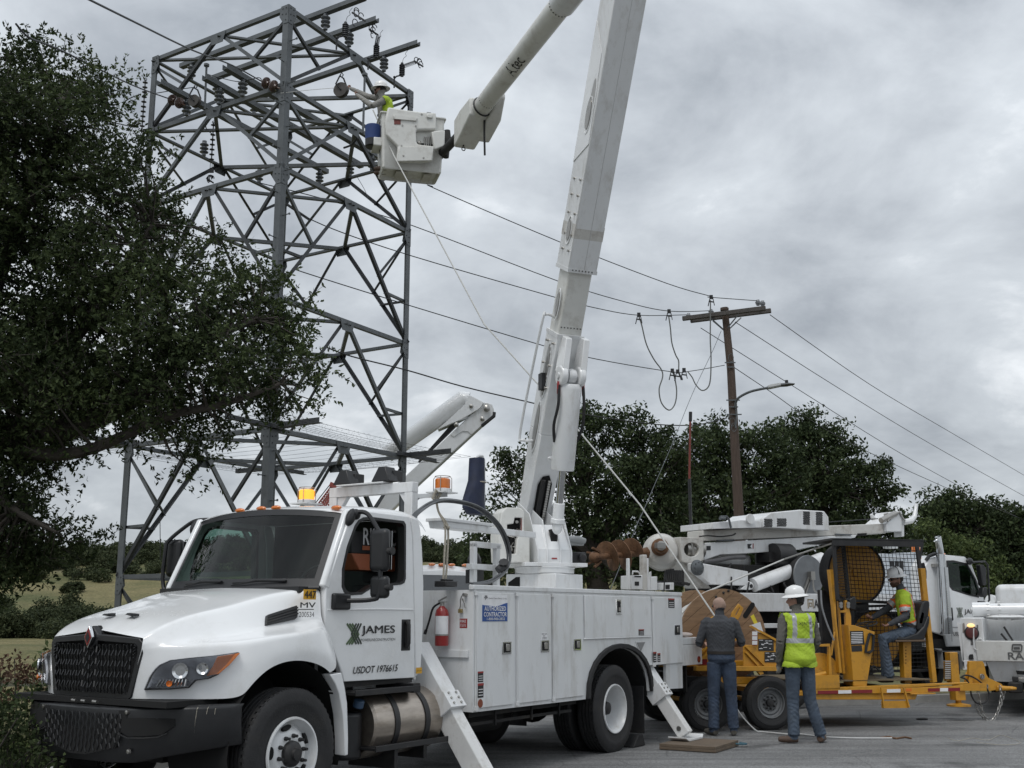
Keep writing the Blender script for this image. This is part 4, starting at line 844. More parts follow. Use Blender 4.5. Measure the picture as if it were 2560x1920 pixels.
for sg in (-1, 1):
    g = G(); g.plate([(x, 1.2 * sg, z) for x, z in prof], [], V(0, -.04 * sg, 0)); sb = g.build('service_body_side', WHITE2, truck)
    g = G(); g.box(2.485, 7.45, 1.215 * sg, 1.15 * sg, 1.862, 1.91); g.build('body_rail', WHITE2, truck, bevel=.006)
    g = G(); o = [(x, 1.2 * sg, z) for x, z in ar]; pts = [V(x, 1.235 * sg, z) for x, z in ar]; g.loft([[p + V((p.x - 5.62) * .0, 0, 0), p + V((p.x - 5.62) * .085, -.0, (p.z - .655) * .10 + .0), p + V((p.x - 5.62) * .085, -.05 * sg, (p.z - .655) * .10), p + V(0, -.05 * sg, 0)] for p in pts]); g.build('fender_flare', RUBBER, truck, bevel=.008)
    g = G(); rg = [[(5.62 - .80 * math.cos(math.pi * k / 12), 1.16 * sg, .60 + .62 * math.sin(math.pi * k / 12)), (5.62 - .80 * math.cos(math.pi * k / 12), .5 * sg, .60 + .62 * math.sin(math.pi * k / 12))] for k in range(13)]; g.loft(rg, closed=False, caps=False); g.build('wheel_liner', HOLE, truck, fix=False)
    g = G(); g.box(6.33, 6.345, 1.15 * sg, .62 * sg, .14, .72); g.build('mud_flap', RUBBER, truck)
dr = [(2.545, 3.215, .70, 1.835), (3.30, 3.975, .70, 1.835), (4.035, 4.685, .70, 1.835), (6.54, 7.415, .975, 1.835)]
for sg in (-1, 1):
    for i, (a, b, z0, z1) in enumerate(dr):
        g = G(); g.box(a, b, 1.203 * sg, 1.219 * sg, z0, z1); d = g.build('compartment_door', WHITE2, truck, bevel=.004)
        if i < 3: lx, lz = b - .14, 1.275
        else: lx, lz = 7.24, 1.41
        g = G(); g.box(lx - .085, lx + .085, 1.219 * sg, 1.226 * sg, lz - .065, lz + .065); l = g.build('latch', CHROME, d, bevel=.003)
        g = G(); g.box(lx - .062, lx + .062, 1.226 * sg, 1.229 * sg, lz - .048, lz + .048); g.build('latch_recess', HOLE, d)
        g = G(); g.box(lx - .03, lx + .035, 1.229 * sg, 1.24 * sg, lz - .035, lz + .038); g.build('latch_paddle', STEEL, d, bevel=.006)
        g = G(); hx = a - .012
        for hz in (z0 + .0, z1 - .01): g.box(hx - .02, hx + .03, 1.203 * sg, 1.226 * sg, hz - .02, hz + .02)
        g.cyl((hx, 1.21 * sg, z0), (hx, 1.21 * sg, z1), .007, n=6); g.build('hinge', WHITE2, d)
    g = G(); g.box(4.74, 6.46, 1.203 * sg, 1.219 * sg, 1.345, 1.835); d = g.build('compartment_door', WHITE2, truck, bevel=.004)
    g = G(); g.box(5.505, 5.64, 1.219 * sg, 1.226 * sg, 1.61, 1.80); g.build('latch', CHROME, d, bevel=.02); g = G(); g.box(5.535, 5.61, 1.226 * sg, 1.231 * sg, 1.64, 1.775); g.build('latch_recess', HOLE, d)
    g = G(); g.box(5.55, 5.595, 1.231 * sg, 1.236 * sg, 1.655, 1.70); g.build('latch_paddle', STEEL, d)
    g = G(); g.cyl((4.70, 1.21 * sg, 1.338), (6.47, 1.21 * sg, 1.335), .011, n=8); g.build('hinge', WHITE2, d)
    g = G(); g.prism([(6.03, 1.2 * sg, 1.283), (6.33, 1.2 * sg, 1.283), (6.17, 1.2 * sg, 1.13)], V(0, .006 * sg, 0)); f = g.build('fuel_recess', WHITE2, truck)
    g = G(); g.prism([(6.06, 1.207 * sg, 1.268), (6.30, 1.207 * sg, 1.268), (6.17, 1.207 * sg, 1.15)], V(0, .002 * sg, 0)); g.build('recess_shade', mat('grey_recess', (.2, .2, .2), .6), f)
g = G(); g.box(2.5, 7.43, -1.16, 1.16, 1.80, 1.86); g.box(2.5, 2.54, -1.16, 1.16, .665, 1.8); g.box(7.39, 7.43, -1.16, 1.16, .98, 1.8); g.box(2.54, 4.8, -1.15, -1.1, .66, .70); g.box(2.55, 7.4, -.7, .7, .86, .95)
g.build('service_body', WHITE2, truck)
g = G(); g.box(2.472, 2.5, -1.15, -.50, 1.19, 1.265); g.box(2.472, 2.5, -.62, -.50, .95, 1.19); g.cyl((2.47, -.57, 1.22), (2.46, -.57, 1.22), .025, n=10); g.build('front_bracket', WHITE2, truck, bevel=.004)
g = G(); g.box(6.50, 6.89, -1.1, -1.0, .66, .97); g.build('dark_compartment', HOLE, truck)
g = G(); g.box(7.43, 8.10, -1.19, 1.19, .93, 1.20); g.box(7.43, 8.16, -1.19, 1.19, 1.205, 1.30); g.build('tailshelf', WHITE2, truck, bevel=.006)
g = G(); g.cyl((7.98, -1.19, 1.0), (7.98, -1.2, 1.0), .045, n=20); g.build('tail_lamp', REDL, truck)
g = G(); g.box(7.95, 7.99, -1.0, -.96, .55, .93); g.box(7.2, 7.9, -.3, .3, .5, .8); g.build('hitch_frame', CHAS, truck)
def outrigger(s_, y1, z1, fy, fz, sg):
    g = G(); a = V(s_, y1 * sg, z1); b = V(s_, fy * sg, fz); d = (b - a).normalized(); m_ = a + d * (a - b).length * .50
    k = 1 if s_ < 4 else .8
    g.beam(a, m_, .22 * k, .27 * k, up=V(1, 0, 0).cross(d)); o = g.build('outrigger', WHITE2, truck, bevel=.01)
    g = G(); g.beam(a + d * .2, b, .17 * k, .21 * k, up=V(1, 0, 0).cross(d)); g.build('outrigger_leg', mat('scuffed_white_paint', (.62, .62, .61), .4, var=.08, dirt=(.25, .23, .2), damt=.8, dscale=6, stretch=(1, 1, 1)), o, bevel=.01)
    g = G(); n_ = V(1, 0, 0).cross(d).normalized()
    for e_ in (-1, 1):
        c_ = m_ - d * .09; g.box(s_ - .13 * k, s_ + .13 * k, 0, 0, 0, 0) if False else None
        g.beam(m_ - d * .16, m_ + d * .012, .25 * k, .02, up=n_ * e_) if False else None
    g.beam(m_ - d * .17, m_ + d * .012, .25 * k, .305 * k, up=n_); g.build('leg_collar', WHITE2, o, bevel=.006)
    g = G()
    for i in range(3):
        for j in (-1, 1): p = m_ - d * (.03 + .055 * i) + n_ * j * .06; 
        for j in (-1, 1): p = m_ - d * (.03 + .055 * i) + V(-.06 * j * k, 0, 0); q = V(0, d.z, -d.y) * (1 if sg < 0 else 1); nn = n_ if n_.z > 0 else -n_; g.cyl(p + nn * .152 * k, p + nn * .165 * k, .013, n=8)
    g.build('collar_bolt', STEEL, o)
    g = G(); g.loft([[(s_ - .26, fy * sg - .12, fz - .05 + .035), (s_ - .26, fy * sg + .12, fz - .05 + .035), (s_ - .26, fy * sg + .12, fz - .035 + .035), (s_ - .26, fy * sg - .12, fz - .035 + .035)]] + [[(s_ + x, fy * sg - .14, fz - .05), (s_ + x, fy * sg + .14, fz - .05), (s_ + x, fy * sg + .14, fz - .032), (s_ + x, fy * sg - .14, fz - .032)] for x in (-.2, .2)] + [[(s_ + .26, fy * sg - .12, fz - .05 + .035), (s_ + .26, fy * sg + .12, fz - .05 + .035), (s_ + .26, fy * sg + .12, fz), (s_ + .26, fy * sg - .12, fz)]]); g.build('outrigger_foot', WHITE2, o)
    g = G(); g.cyl(b - d * .1 + V(.09, 0, 0) * k, b - d * .1 + V(-.10, 0, 0) * k, .03, n=14); g.build('foot_pin', STEEL, o)
for sg in (1, -1):
    outrigger(2.15, -.72, 1.27, -1.60, .07, sg); outrigger(6.55, -1.0, .98, -1.62, .13, sg)
g = G(); g.box(2.0, 2.3, -.8, .8, .9, 1.25); g.box(6.45, 6.65, -1.0, 1.0, .8, .98); g.build('outrigger_crossbeam', WHITE2, truck)
bd = G(); bd.box(-.42, .42, -.36, .36, 0, .033); bd.box(-.42, .42, -.357, .357, .034, .068)
pad = thing('outrigger_pad', 'scuffed wooden board under the rear outrigger foot, with a rope handle', 'wooden pad', loc=TF.w(6.42, -1.86, .006), rz=TF.ang + .06)
bd.build('board', BOARD, pad, bevel=.004); g = G(); g.tube(spline([(.30, -.362, .035), (.34, -.44, .03), (.42, -.46, .03), (.44, -.365, .035)], 4), .011, 6); g.build('rope_handle', mat('blue_rope', (.04, .10, .13), .8), pad)
g = G(); g.box(-.42, .42, -.36, .36, 0, .06)
p2 = thing('outrigger_pad', 'wooden board under the far side rear outrigger of the bucket truck', 'wooden pad', loc=TF.w(6.42, 1.7, .006), rz=TF.ang); g.build('board', BOARD, p2, bevel=.004)
g = G(); g.prism([(-.16, -.09, 0), (.16, -.09, 0), (.10, -.09, .14), (-.02, -.09, .14)], V(0, .18, 0)); wc = g.build('wheel_chock', RUBBER, None, bevel=.01); wc.location = TF.w(6.12, -1.1, .006); wc.rotation_euler = (0, 0, TF.ang); tag(wc, 'black rubber chock behind the rear wheel of the bucket truck', 'wheel chock')
RT, UP = V(1, 0, 0), V(0, 0, 1); YS = -1.0335
quad((.238, -1.02, 1.742), RT, UP, .155, .085, truck, mat('yellow_decal', (.62, .33, .02), .5), 'number_plate', off=0)
text('447', (.246, -1.023, 1.752), RT, UP, .14, truck, INK, .066, bold=.02)
text('MV', (.205, -1.014, 1.672), RT, UP, .19, truck, INK, .046, bold=.03); quad((.185, -1.011, 1.655), RT, UP, .195, .007, truck, INK, 'badge_rule', off=0)
text('200534', (.19, -1.018, 1.594), RT, UP, .185, truck, INK, .044)
for k in range(3):
    o_ = .034 * k; 
    for (x0, z0, x1, z1) in ((.789, 1.536, .888, 1.445), (.888, 1.445, .797, 1.356)):
        g = G(); a = V(x0 + o_, YS, z0); b = V(x1 + o_ - .008, YS, z1); g.beam(a, b, .018, .003, up=V(0, 1, 0)); g.build('logo_stripe', GREENV, truck)
        g = G(); a = V(x0 + .19 - o_ , YS, z0); xx = x1 + (.19 if x1 < .85 else 0) ; 
    g = G(); g.beam(V(.981 - o_, YS - .001, 1.536), V(.90 - o_ + .02, YS - .001, 1.445), .016, .003, up=V(0, 1, 0)); g.beam(V(.90 - o_ + .02, YS - .001, 1.445), V(.989 - o_, YS - .001, 1.356), .016, .003, up=V(0, 1, 0)); g.build('logo_stripe', mat('dark_green_vinyl', (.02, .03, .02), .5), truck)
text('JAMES', (.985, YS, 1.425), RT, UP, .475, truck, INK, .092, bold=.02)
text('POWERLINECONSTRUCTION', (.978, YS, 1.378), RT, UP, .485, truck, INK, .024)
text('USDOT 1976615', (.885, YS, 1.098), RT, V(.02, 0, 1), .63, truck, INK, .062, shear=.25, bold=.015)
quad((1.795, YS, 1.062), RT, UP, .09, .055, truck, MATS['yellow_decal'], 'small_decal', off=0); text('DEF ONLY', (1.80, YS - .003, 1.083), RT, UP, .08, truck, INK, .012)
YB = -1.2205
quad((2.623, YB, 1.545), RT, UP, .465, .265, truck, mat('white_vinyl', (.72, .72, .73), .4), 'contractor_sign', off=0)
BLUE = mat('blue_vinyl', (.012, .07, .27), .4)
g = G(); g.prism([(2.624, YB - .003, 1.546), (3.087, YB - .003, 1.546), (3.087, YB - .003, 1.735)] + [(3.087 - .463 * i / 10, YB - .003, 1.735 - .035 * math.sin(math.pi * i / 10) ** 2 * (1 - i / 14) - .03 * (i / 10)) for i in range(1, 10)] + [(2.624, YB - .003, 1.712)], V(0, .002, 0)); g.build('sign_field', BLUE, truck)
WV = MATS['white_vinyl']
text('AUTHORIZED', (2.655, YB - .003, 1.652), RT, UP, .395, truck, WV, .046, bold=.02); text('CONTRACTOR', (2.645, YB - .003, 1.594), RT, UP, .42, truck, WV, .046, bold=.02); text('1-800-900-2832', (2.70, YB - .003, 1.558), RT, UP, .33, truck, WV, .026, bold=.01)
text('Central Texas Electric Co-op', (2.735, YB - .001, 1.768), RT, UP, .33, truck, INK, .018)
g = G(); c_ = V(2.69, YB - .002, 1.775)
for k in range(5): a = .4 + k * .58; g.beam(c_ + V(math.cos(a), 0, math.sin(a)) * .018, c_ + V(math.cos(a), 0, math.sin(a)) * .034, .006, .002, up=V(0, 1, 0))
g.tube([c_ + V(math.cos(a) * .012, 0, math.sin(a) * .012) for a in [2 * math.pi * i / 12 for i in range(9)]], .003, 4); g.build('sign_mark', INK, truck)
quad((3.757, YB, 1.35), RT, UP, .125, .07, truck, WV, 'first_aid_label', off=0)
for i, t_ in enumerate(('FIRST AID', 'KIT', 'INSIDE')): text(t_, (3.765 + (.035 if i == 1 else .008 * i), YB - .001, 1.398 - i * .021), RT, UP, .107 if i == 0 else (.035 if i == 1 else .09), truck, INK, .015)
def warn(x, z, w, h, n=3):
    d = quad((x, YB, z), RT, UP, w, h, truck, INK, 'warning_label', off=0); quad((x, YB - .001, z + h * .84), RT, UP, w, h * .16, d, RED, 'label_header'); 
    for i in range(n): quad((x + w * .12, YB - .001, z + h * (.15 + .6 * i / n)), RT, UP, w * .76, h * .05, d, WV, 'label_line')
warn(6.99, 1.70, .19, .125); quad((7.20, YB, 1.70), RT, UP, .12, .12, truck, WV, 'inspection_label', off=0); warn(6.10, 1.355, .15, .075); warn(2.555, .80, .10, .14); warn(2.555, .95, .095, .105); warn(6.50, 1.01, .09, .13); warn(6.62, 1.01, .085, .11)
g = G(); g.cyl((2.60, YB + .001, .745), (2.60, YB - .003, .745), .042, n=20); g.build('side_reflector', mat('brown_reflector', (.20, .05, .02), .3), truck)
SR = V(0, -1, 0)
quad((2.499, -1.03, 1.48), SR, UP, .095, .095, truck, RED, 'fire_label', off=0)
for i, t_ in enumerate(('FIRE', 'EXTINGUISHER', 'INSIDE')): text(t_, (2.496, -1.04, 1.535 - i * .018 - (.003 if i else 0)), SR, UP, .075, truck, WV, (.026, .009, .011)[i])
TURR = TF.w(5.82, 0, 0); UF = Frame((TURR.x, TURR.y), R(21)); UM = TF.I @ UF.M
def ub(g, name, m, parent=truck, **k): g.xf(UM); return g.build(name, m, parent, **k)
g = G(); g.box(5.47, 6.17, -.38, .38, 1.86, 2.13); pd = g.build('pedestal', WHITE2, truck, bevel=.012)
g = G(); g.prism([(5.468, .34, 1.93), (5.468, .16, 1.93), (5.468, .16, 2.09), (5.468, .22, 2.09), (5.468, .34, 2.02)], V(-.004, 0, 0)); g.build('access_hole', HOLE, pd)
g = G(); g.lathe([(.36, 2.13), (.39, 2.14), (.39, 2.20), (.40, 2.205), (.40, 2.22), (.30, 2.225)], (0, 0, 0), (0, 0, 1), 40); g.box(-.42, .46, -.36, .36, 2.222, 2.27); ub(g, 'turntable', WHITE2, bevel=.006)
def ut(g, name, m, parent=truck, **k): g.v = [(x * .74, y * .85, 2.27 + (z - 2.5) * .667) for x, y, z in g.v]; return ub(g, name, m, parent, **k)
g = G()
for x0, x1 in ((-.30, -.315), (-.12, -.135), (.13, .115), (.34, .325)):
    zt = 3.34 if abs(x0) < .2 else 3.45
    dx = -.07 if x0 < -.2 else (.0 if abs(x0) < .2 else -.06)
    g.loft([[(x0, -.40, 2.5), (x0, -.40, 2.72), (x0 + dx, -.20, zt), (x0 + dx, .30, zt + .3), (x0, .42, 2.5)], [(x1, -.40, 2.5), (x1, -.40, 2.72), (x1 + dx, -.20, zt), (x1 + dx, .30, zt + .3), (x1, .42, 2.5)]])
g.plate([(-.30, -.365, 2.5), (.34, -.365, 2.5), (.34, -.365, 2.75), (-.30, -.365, 2.75)], [], V(0, .02, 0)); g.loft([[(-.31, -.365, 2.75), (.33, -.365, 2.75), (.33, -.345, 2.75), (-.31, -.345, 2.75)], [(-.35, -.17, 3.25), (.27, -.17, 3.25), (.27, -.15, 3.25), (-.35, -.15, 3.25)]]); ut(g, 'turret', WHITE, bevel=.004)
g = G(); g.box(-.02, .10, -.30, -.16, 2.86, 3.15); ut(g, 'turret_slot', HOLE); g = G(); g.box(-.04, .06, -.374, -.368, 2.57, 2.595); ut(g, 'turret_label', RED)
g = G(); g.ell((.03, -.20, 3.02), (.075, .10, .15)); g.cyl((-.10, -.2, 3.03), (.12, -.2, 3.03), .035); ut(g, 'cylinder_eye', STEEL)
g = G(); W2 = [(-.98, 2.50), (-.42, 2.50), (-.42, 3.02), (-.52, 3.03), (-.53, 3.28), (-.53, 3.50), (-.60, 3.55), (-.86, 3.55), (-.95, 3.45), (-1.0, 3.0)]
rec = [(-.84, 2.66), (-.68, 2.66), (-.655, 2.95), (-.60, 3.03), (-.56, 3.04), (-.56, 3.36), (-.70, 3.36), (-.72, 3.24), (-.84, 3.22)]
g.plate([(x, -.30, z) for x, z in W2], [[(x, -.30, z) for x, z in rec]], V(0, .10, 0)); g.plate([(x, -.195, z) for x, z in W2], [], V(0, .28, 0)); cc = ut(g, 'control_console', GEL, bevel=.03, seg=3)
g = G(); g.plate([(x, -.198, z) for x, z in rec], [], V(0, .002, 0)); ut(g, 'console_void', HOLE, cc)
g = G(); rr_ = random.Random(5)
for k in range(16): x = rr_.uniform(-.80, -.62); z = rr_.uniform(2.70, 3.18); g.tube([(x, -.20, z), (x + rr_.uniform(-.05, .05), -.25, z + .03), (x + rr_.uniform(-.06, .06), -.22, z + rr_.uniform(-.1, .1))], .009, 5)
g.cyl((-.76, -.2, 2.8), (-.76, -.26, 2.8), .02); g.cyl((-.64, -.2, 3.28), (-.64, -.25, 3.28), .03); ut(g, 'valve', STEEL, cc); g = G(); g.box(-.565, -.54, -.27, -.24, 3.04, 3.42); ut(g, 'red_hose', RED, cc)
g = G(); g.cyl((-.78, -.1, 2.30), (-.78, -.1, 2.52), .03); ut(g, 'console_post', WHITE2)
g = G(); g.tube([(.36, -.1, 2.98), (.60, -.15, 2.97), (.72, -.17, 2.95)], [.07, .08, .05], 12); g.box(.42, .70, -.16, -.06, 2.86, 2.93); ut(g, 'motor_cover', mat('grey_cover', (.25, .26, .26), .5), bevel=.01)
g = G(); g.box(.36, .80, -.05, .25, 2.51, 2.74); g.cyl((.70, -.06, 2.63), (.70, -.12, 2.63), .08); ut(g, 'rotation_gearbox', BLACKM, bevel=.02)
def up_(p): return UF.l(p)
nU = UF.M.to_3x3() @ V(1, 0, 0)
def inpl(u, v): d = ray(u, v); t = nU.dot(UF.o - CAM) / nU.dot(d); return UF.l(CAM + d * t)
E0 = inpl(1600, -243); P0 = inpl(1352, 1300) ; P0 = V(0, .02, 3.05)
def section(z_u, z_v): return inpl(z_u, z_v)
def boxsec(g, p, d, w, h, xo=0):
    d = d.normalized(); n_ = V(1, 0, 0); f = d.cross(n_).normalized()   # f points to the camera side or away
    if f.y > 0: f = -f
    return [p + n_ * (xo - w / 2) + f * h / 2, p + n_ * (xo + w / 2) + f * h / 2, p + n_ * (xo + w / 2) - f * h / 2, p + n_ * (xo - w / 2) - f * h / 2]
cA = inpl(1343, 1235); cB = inpl(1417, 810); cC = inpl(1451, 680); cD = inpl(1560, 0)
ax_ = (E0 - cA).normalized(); f_ = ax_.cross(V(1, 0, 0)).normalized(); f_ = f_ if f_.y < 0 else -f_
def secs(g, L_):
    for (p0, p1, w0, h0, w1, h1) in L_: g.loft([boxsec(g, p0, ax_, w0, h0), boxsec(g, p1, ax_, w1, h1)])
tA = 0; LA = (E0 - cA).length
def P(t): return cA + ax_ * t
tB = (cB - cA).dot(ax_); tC = (cC - cA).dot(ax_)
g = G(); secs(g, [(P(-.42), P(.9), .34, .30, .37, .42), (P(.9), P(tB - .12), .37, .42, .37, .40)])
lb = ub(g, 'lower_boom', WHITE, bevel=.012)
g = G(); secs(g, [(P(tB - .3), P(tC + .3), .325, .335, .325, .335)]); ub(g, 'boom_insert', GEL, lb, bevel=.02, seg=3)
g = G(); secs(g, [(P(tC), P(LA - .1), .40, .42, .43, .46)]); ub(g, 'outer_boom', WHITE2, lb, bevel=.012)
g = G(); secs(g, [(P(tC - .01), P(tC + .04), .41, .43, .41, .43), (P(tB - .16), P(tB - .11), .38, .41, .38, .41)]); ub(g, 'boom_collar', WHITE2, lb)
fl = V(-1, 0, 0)
def flank(t, v, w=.20): return P(t) + f_ * v + fl * w
for t, v, L_, r, w in ((.95, .02, .30, .055, .187), (1.72, .03, .33, .06, .187), (2.62, .03, .16, .04, .187), (tB - .55, .05, .13, .05, .187), (tC + .5, .03, .13, .05, .203), (tC + 2.1, .08, .30, .06, .206), (LA - 2.55, .05, .18, .06, .212)):
    g = G(); rg = []
    for k in (0, .012): rg.append([flank(t + L_ * math.sin(a), v + r * math.cos(a), w + k) for a in [2 * math.pi * i / 24 for i in range(24)]])
    g.loft(rg); o = ub(g, 'oval_port', STEEL, lb); g = G(); g.tube([flank(t + (L_ + .05) * math.sin(a), v + (r + .03) * math.cos(a), w + .004) for a in [2 * math.pi * i / 24 for i in range(24)]], .008, 5, closed=True); ub(g, 'port_rim', WHITE, lb)
g = G(); r_ = random.Random(2)
for t in (tB - .25, tB - .55, tB - .85, tC + .25, tC + .45, tC + .72, tC + .95, tC + 1.15):
    for v in (.13, -.08): g.cyl(flank(t, v, .185), flank(t, v, .225), .016, n=8)
ub(g, 'boom_bolt', STEEL, lb)
g = G(); g.loft([[flank(tC + 1.35, -.2, .205), flank(tC + 1.6, .2, .205), flank(tC + 1.6, .2, .215), flank(tC + 1.35, -.2, .215)], [flank(tC + 3.1, -.21, .208), flank(tC + 2.7, .12, .208), flank(tC + 2.7, .12, .216), flank(tC + 3.1, -.21, .216)]]); ub(g, 'flank_plate', WHITE, lb)
g = G(); g.tube([P(tC + k * .4) + f_ * (.212 + .004 * k * .4) + V(.02, 0, 0) for k in range(int((LA - tC) / .4))], .003, 4); ub(g, 'weld_seam', mat('seam_shadow', (.45, .45, .45), .5), lb)
g = G(); secs(g, [(P(tC + .42), P(tC + .60), .405, .425, .405, .425)]); ub(g, 'scuffed_band', DIRTYW, lb)
g = G()
for k in range(7): g.box(0, 0, 0, 0, 0, 0) if False else g.cyl(P(tB - .02) + V(-.14 + .045 * k, 0, 0) + f_ * .168, P(tB - .02) + V(-.14 + .045 * k, 0, 0) + f_ * .173, .009, n=6)
for k in range(7): g.cyl(P(tC + .02) + V(-.14 + .045 * k, 0, 0) + f_ * .215, P(tC + .02) + V(-.14 + .045 * k, 0, 0) + f_ * .22, .009, n=6)
ub(g, 'warning_ticks', INK, lb)
g = G(); rg = []
op = [(-.09, -.36), (.08, -.36), (.10, -.2), (.10, .22), (.04, .34), (-.05, .32), (-.10, .2)]
g.loft([[P(b) + V(a, 0, 0) + f_ * (.172 + .045 * (b + .42) / 1.3 + k) for a, b in op] for k in (.0, .01)]); ub(g, 'boom_opening', HOLE, lb)
g = G(); g.tube([P(t) + V(-.04, 0, 0) + f_ * .22 for t in (-.36, -.1, .1, .28)], .035, 8); ub(g, 'hose_bundle', RUBBER, lb)
g = G()
for k in range(18): p = P(-.34 + k * .035) + V(.05, 0, 0) + f_ * .215; g.box(p.x - .018, p.x + .018, p.y - .012, p.y + .012, p.z - .014, p.z + .014)
ub(g, 'chain', STEEL, lb)
q0 = inpl(1376, 1322) + V(0, -.22, 0); kn = P(tB - .60) + f_ * .42 + V(.0, 0, 0); dd = (kn - q0).normalized(); Lc = (kn - q0).length
g = G(); g.cyl(q0, q0 + dd * (Lc - .3), .05, n=20); cy = ub(g, 'lift_cylinder_rod', CHROME)
g = G(); g.ell(q0, (.065, .08, .09)); g.cyl(q0 + dd * .10, q0 + dd * .32, .075, n=20); g.cyl(q0 + dd * .06, q0 + dd * .12, .095, n=20); ub(g, 'rod_clevis', WHITE, bevel=.006)
g = G(); Ls = Lc * .57; s0 = q0 + dd * Lc * .383; g.lathe([(.10, 0), (.148, .0), (.153, .02), (.153, Ls - .07), (.14, Ls - .02), (.12, Ls)], s0, dd, 32); lc = ub(g, 'lift_cylinder', WHITE2)
g = G(); g.lathe([(.156, .14), (.156, .15), (.154, .15)], s0, dd, 32, False); g.tube([s0 + V(-.15, 0, .15), s0 + V(-.165, .05, .15)], .02, 8); ub(g, 'cylinder_band', WHITE, lc)
for e_ in (-1, 1):
    g = G(); c_ = kn + V(e_ * .125, 0, 0)
    g.lathe([(.12, -.045), (.135, -.03), (.135, .03), (.12, .045)], c_, (1, 0, 0), 24); g.loft([boxsec(g, c_ + ax_ * .02 - f_ * .02, ax_, .085, .26), boxsec(g, P(tB - .12) + f_ * .24 + V(.05 + e_ * .125, 0, 0), ax_, .085, .20)]); ub(g, 'cylinder_bracket', WHITE, lb, bevel=.01)
g = G(); g.cyl(kn + V(-.19, 0, 0), kn + V(.19, 0, 0), .04, n=16); g.lathe([(.09, -.05), (.10, 0), (.09, .05)], kn, (1, 0, 0), 20); ub(g, 'cylinder_pin', WHITE2, lb)
for e_ in (-1, 1):
    g = G(); a = kn + V(e_ * .17, 0, -.08); g.tube(spline([a, a + V(e_ * .01, .0, -.3), a + V(e_ * .03, .1, -.55), a + V(-e_ * .02, .2, -.75)], 5), .02, 7); ub(g, 'hydraulic_hose', RUBBER, lb)
    g = G(); g.tube([a, a + V(e_ * .005, 0, -.16)], .022, 7); ub(g, 'hose_sleeve', RED, lb)
g = G(); h0 = P(2.45) + fl * .2; h1 = P(.75) + fl * .2; g.tube(spline([h0, h0 + V(-.12, -.02, .01), h0 + V(-.17, 0, -.12), h1 + V(-.17, 0, .15), h1 + V(-.13, 0, .0), h1], 4), .018, 8); ub(g, 'grab_rail', WHITE, lb)
g = G(); p = P(1.55) + fl * .2; g.box(p.x - .05, p.x + .01, p.y - .1, p.y + .02, p.z - .1, p.z + .12); ub(g, 'side_box', BLACK, lb)
TIP = inpl(1166, 318)
g = G(); g.lathe([(.33, -.27), (.35, -.25), (.35, .25), (.33, .27)], E0, (1, 0, 0), 32); el = ub(g, 'elbow', WHITE2, bevel=.01)
xo = V(-.02, 0, 0)
du = (TIP - E0).normalized(); Lu = (TIP - E0).length; un = du.cross(V(1, 0, 0)).normalized()
g = G(); g.cyl(E0 + du * .2, E0 + du * 2.35, .21, .20, n=32); ubm = ub(g, 'upper_boom', WHITE2)
g = G(); g.cyl(E0 + du * 2.3, E0 + du * (Lu - .35), .165, .15, n=32); ub(g, 'fibreglass_section', GEL, ubm)
g = G()
for k in range(12): a = math.pi * (k / 11) ; c_ = E0 + du * 2.42; q = (V(1, 0, 0) * math.cos(a) - un * math.sin(a) * (1 if un.z > 0 else -1)); g.cyl(c_ + q * .16, c_ + q * .172, .01, n=6); c_ = E0 + du * (Lu - 1.1); g.cyl(c_ + q * .15, c_ + q * .158, .008, n=6)
ub(g, 'warning_ticks', INK, ubm)
g = G(); ts = E0 + du * (Lu - .95); uu = un if un.z > 0 else -un
def tipring(t, w, h0, h1, xo=0):
    c_ = E0 + du * (Lu + t); return [c_ + V(xo - w / 2, 0, 0) + uu * h1, c_ + V(xo + w / 2, 0, 0) + uu * h1, c_ + V(xo + w / 2, 0, 0) - uu * h0, c_ + V(xo - w / 2, 0, 0) - uu * h0]
g.loft([tipring(-.72, .37, .12, .20), tipring(-.2, .39, .30, .20), tipring(.10, .38, .36, .16), tipring(.22, .30, .28, .05)]); th = ub(g, 'boom_tip_housing', GEL, ubm, bevel=.035, seg=3)
g = G(); g.loft([tipring(-1.15, .10, -.05, .14, .24), tipring(-.75, .24, .18, .16, .24), tipring(-.15, .26, .30, .12, .24), tipring(.05, .2, .2, .0, .24)]); ub(g, 'winch_cover', GEL, ubm, bevel=.03, seg=3)
c_ = E0 + du * (Lu - .82)
g = G(); g.tube([c_ + V(math.cos(a) * .165, 0, 0) + uu * math.sin(a) * .17 + du * .05 * math.sin(a + 1) for a in [2 * math.pi * i / 20 for i in range(20)]], .014, 6, closed=True); ub(g, 'cable_clamp', BLACKM, ubm)
g = G(); a = E0 + du * (Lu - .55) + V(.10, -.1, -.15); g.tube([a, a + V(.0, 0, -.25), a + V(.01, 0, -.62)], .018, 7); ub(g, 'hanging_strap', RUBBER, ubm)
a = E0 + du * (Lu + .05) + V(-.05, -.05, -.36)
g = G(); g.tube([a + V(math.cos(t) * .03, 0, -.05 + math.sin(t) * .03) for t in [2 * math.pi * i / 12 for i in range(12)]], .009, 6, closed=True); g.cyl(a, a + V(0, 0, .06), .015); ub(g, 'lifting_eye', BLACKM, ubm)
me = text_mesh('Altec', 1, 0); xs_ = [v.co.x for v in me.vertices]; L_ = .52; sc_ = L_ / (max(xs_) - min(xs_)); base = E0 + du * 4.0
vw = (UF.M.inverted() @ CAM - base).normalized(); tn = du.cross(vw).normalized(); tn = -tn if tn.z < 0 else tn; rt_ = -du if (-du).x > 0 else du; upv = vw.cross(rt_).normalized(); upv = upv if upv.z > 0 else -upv
g = None
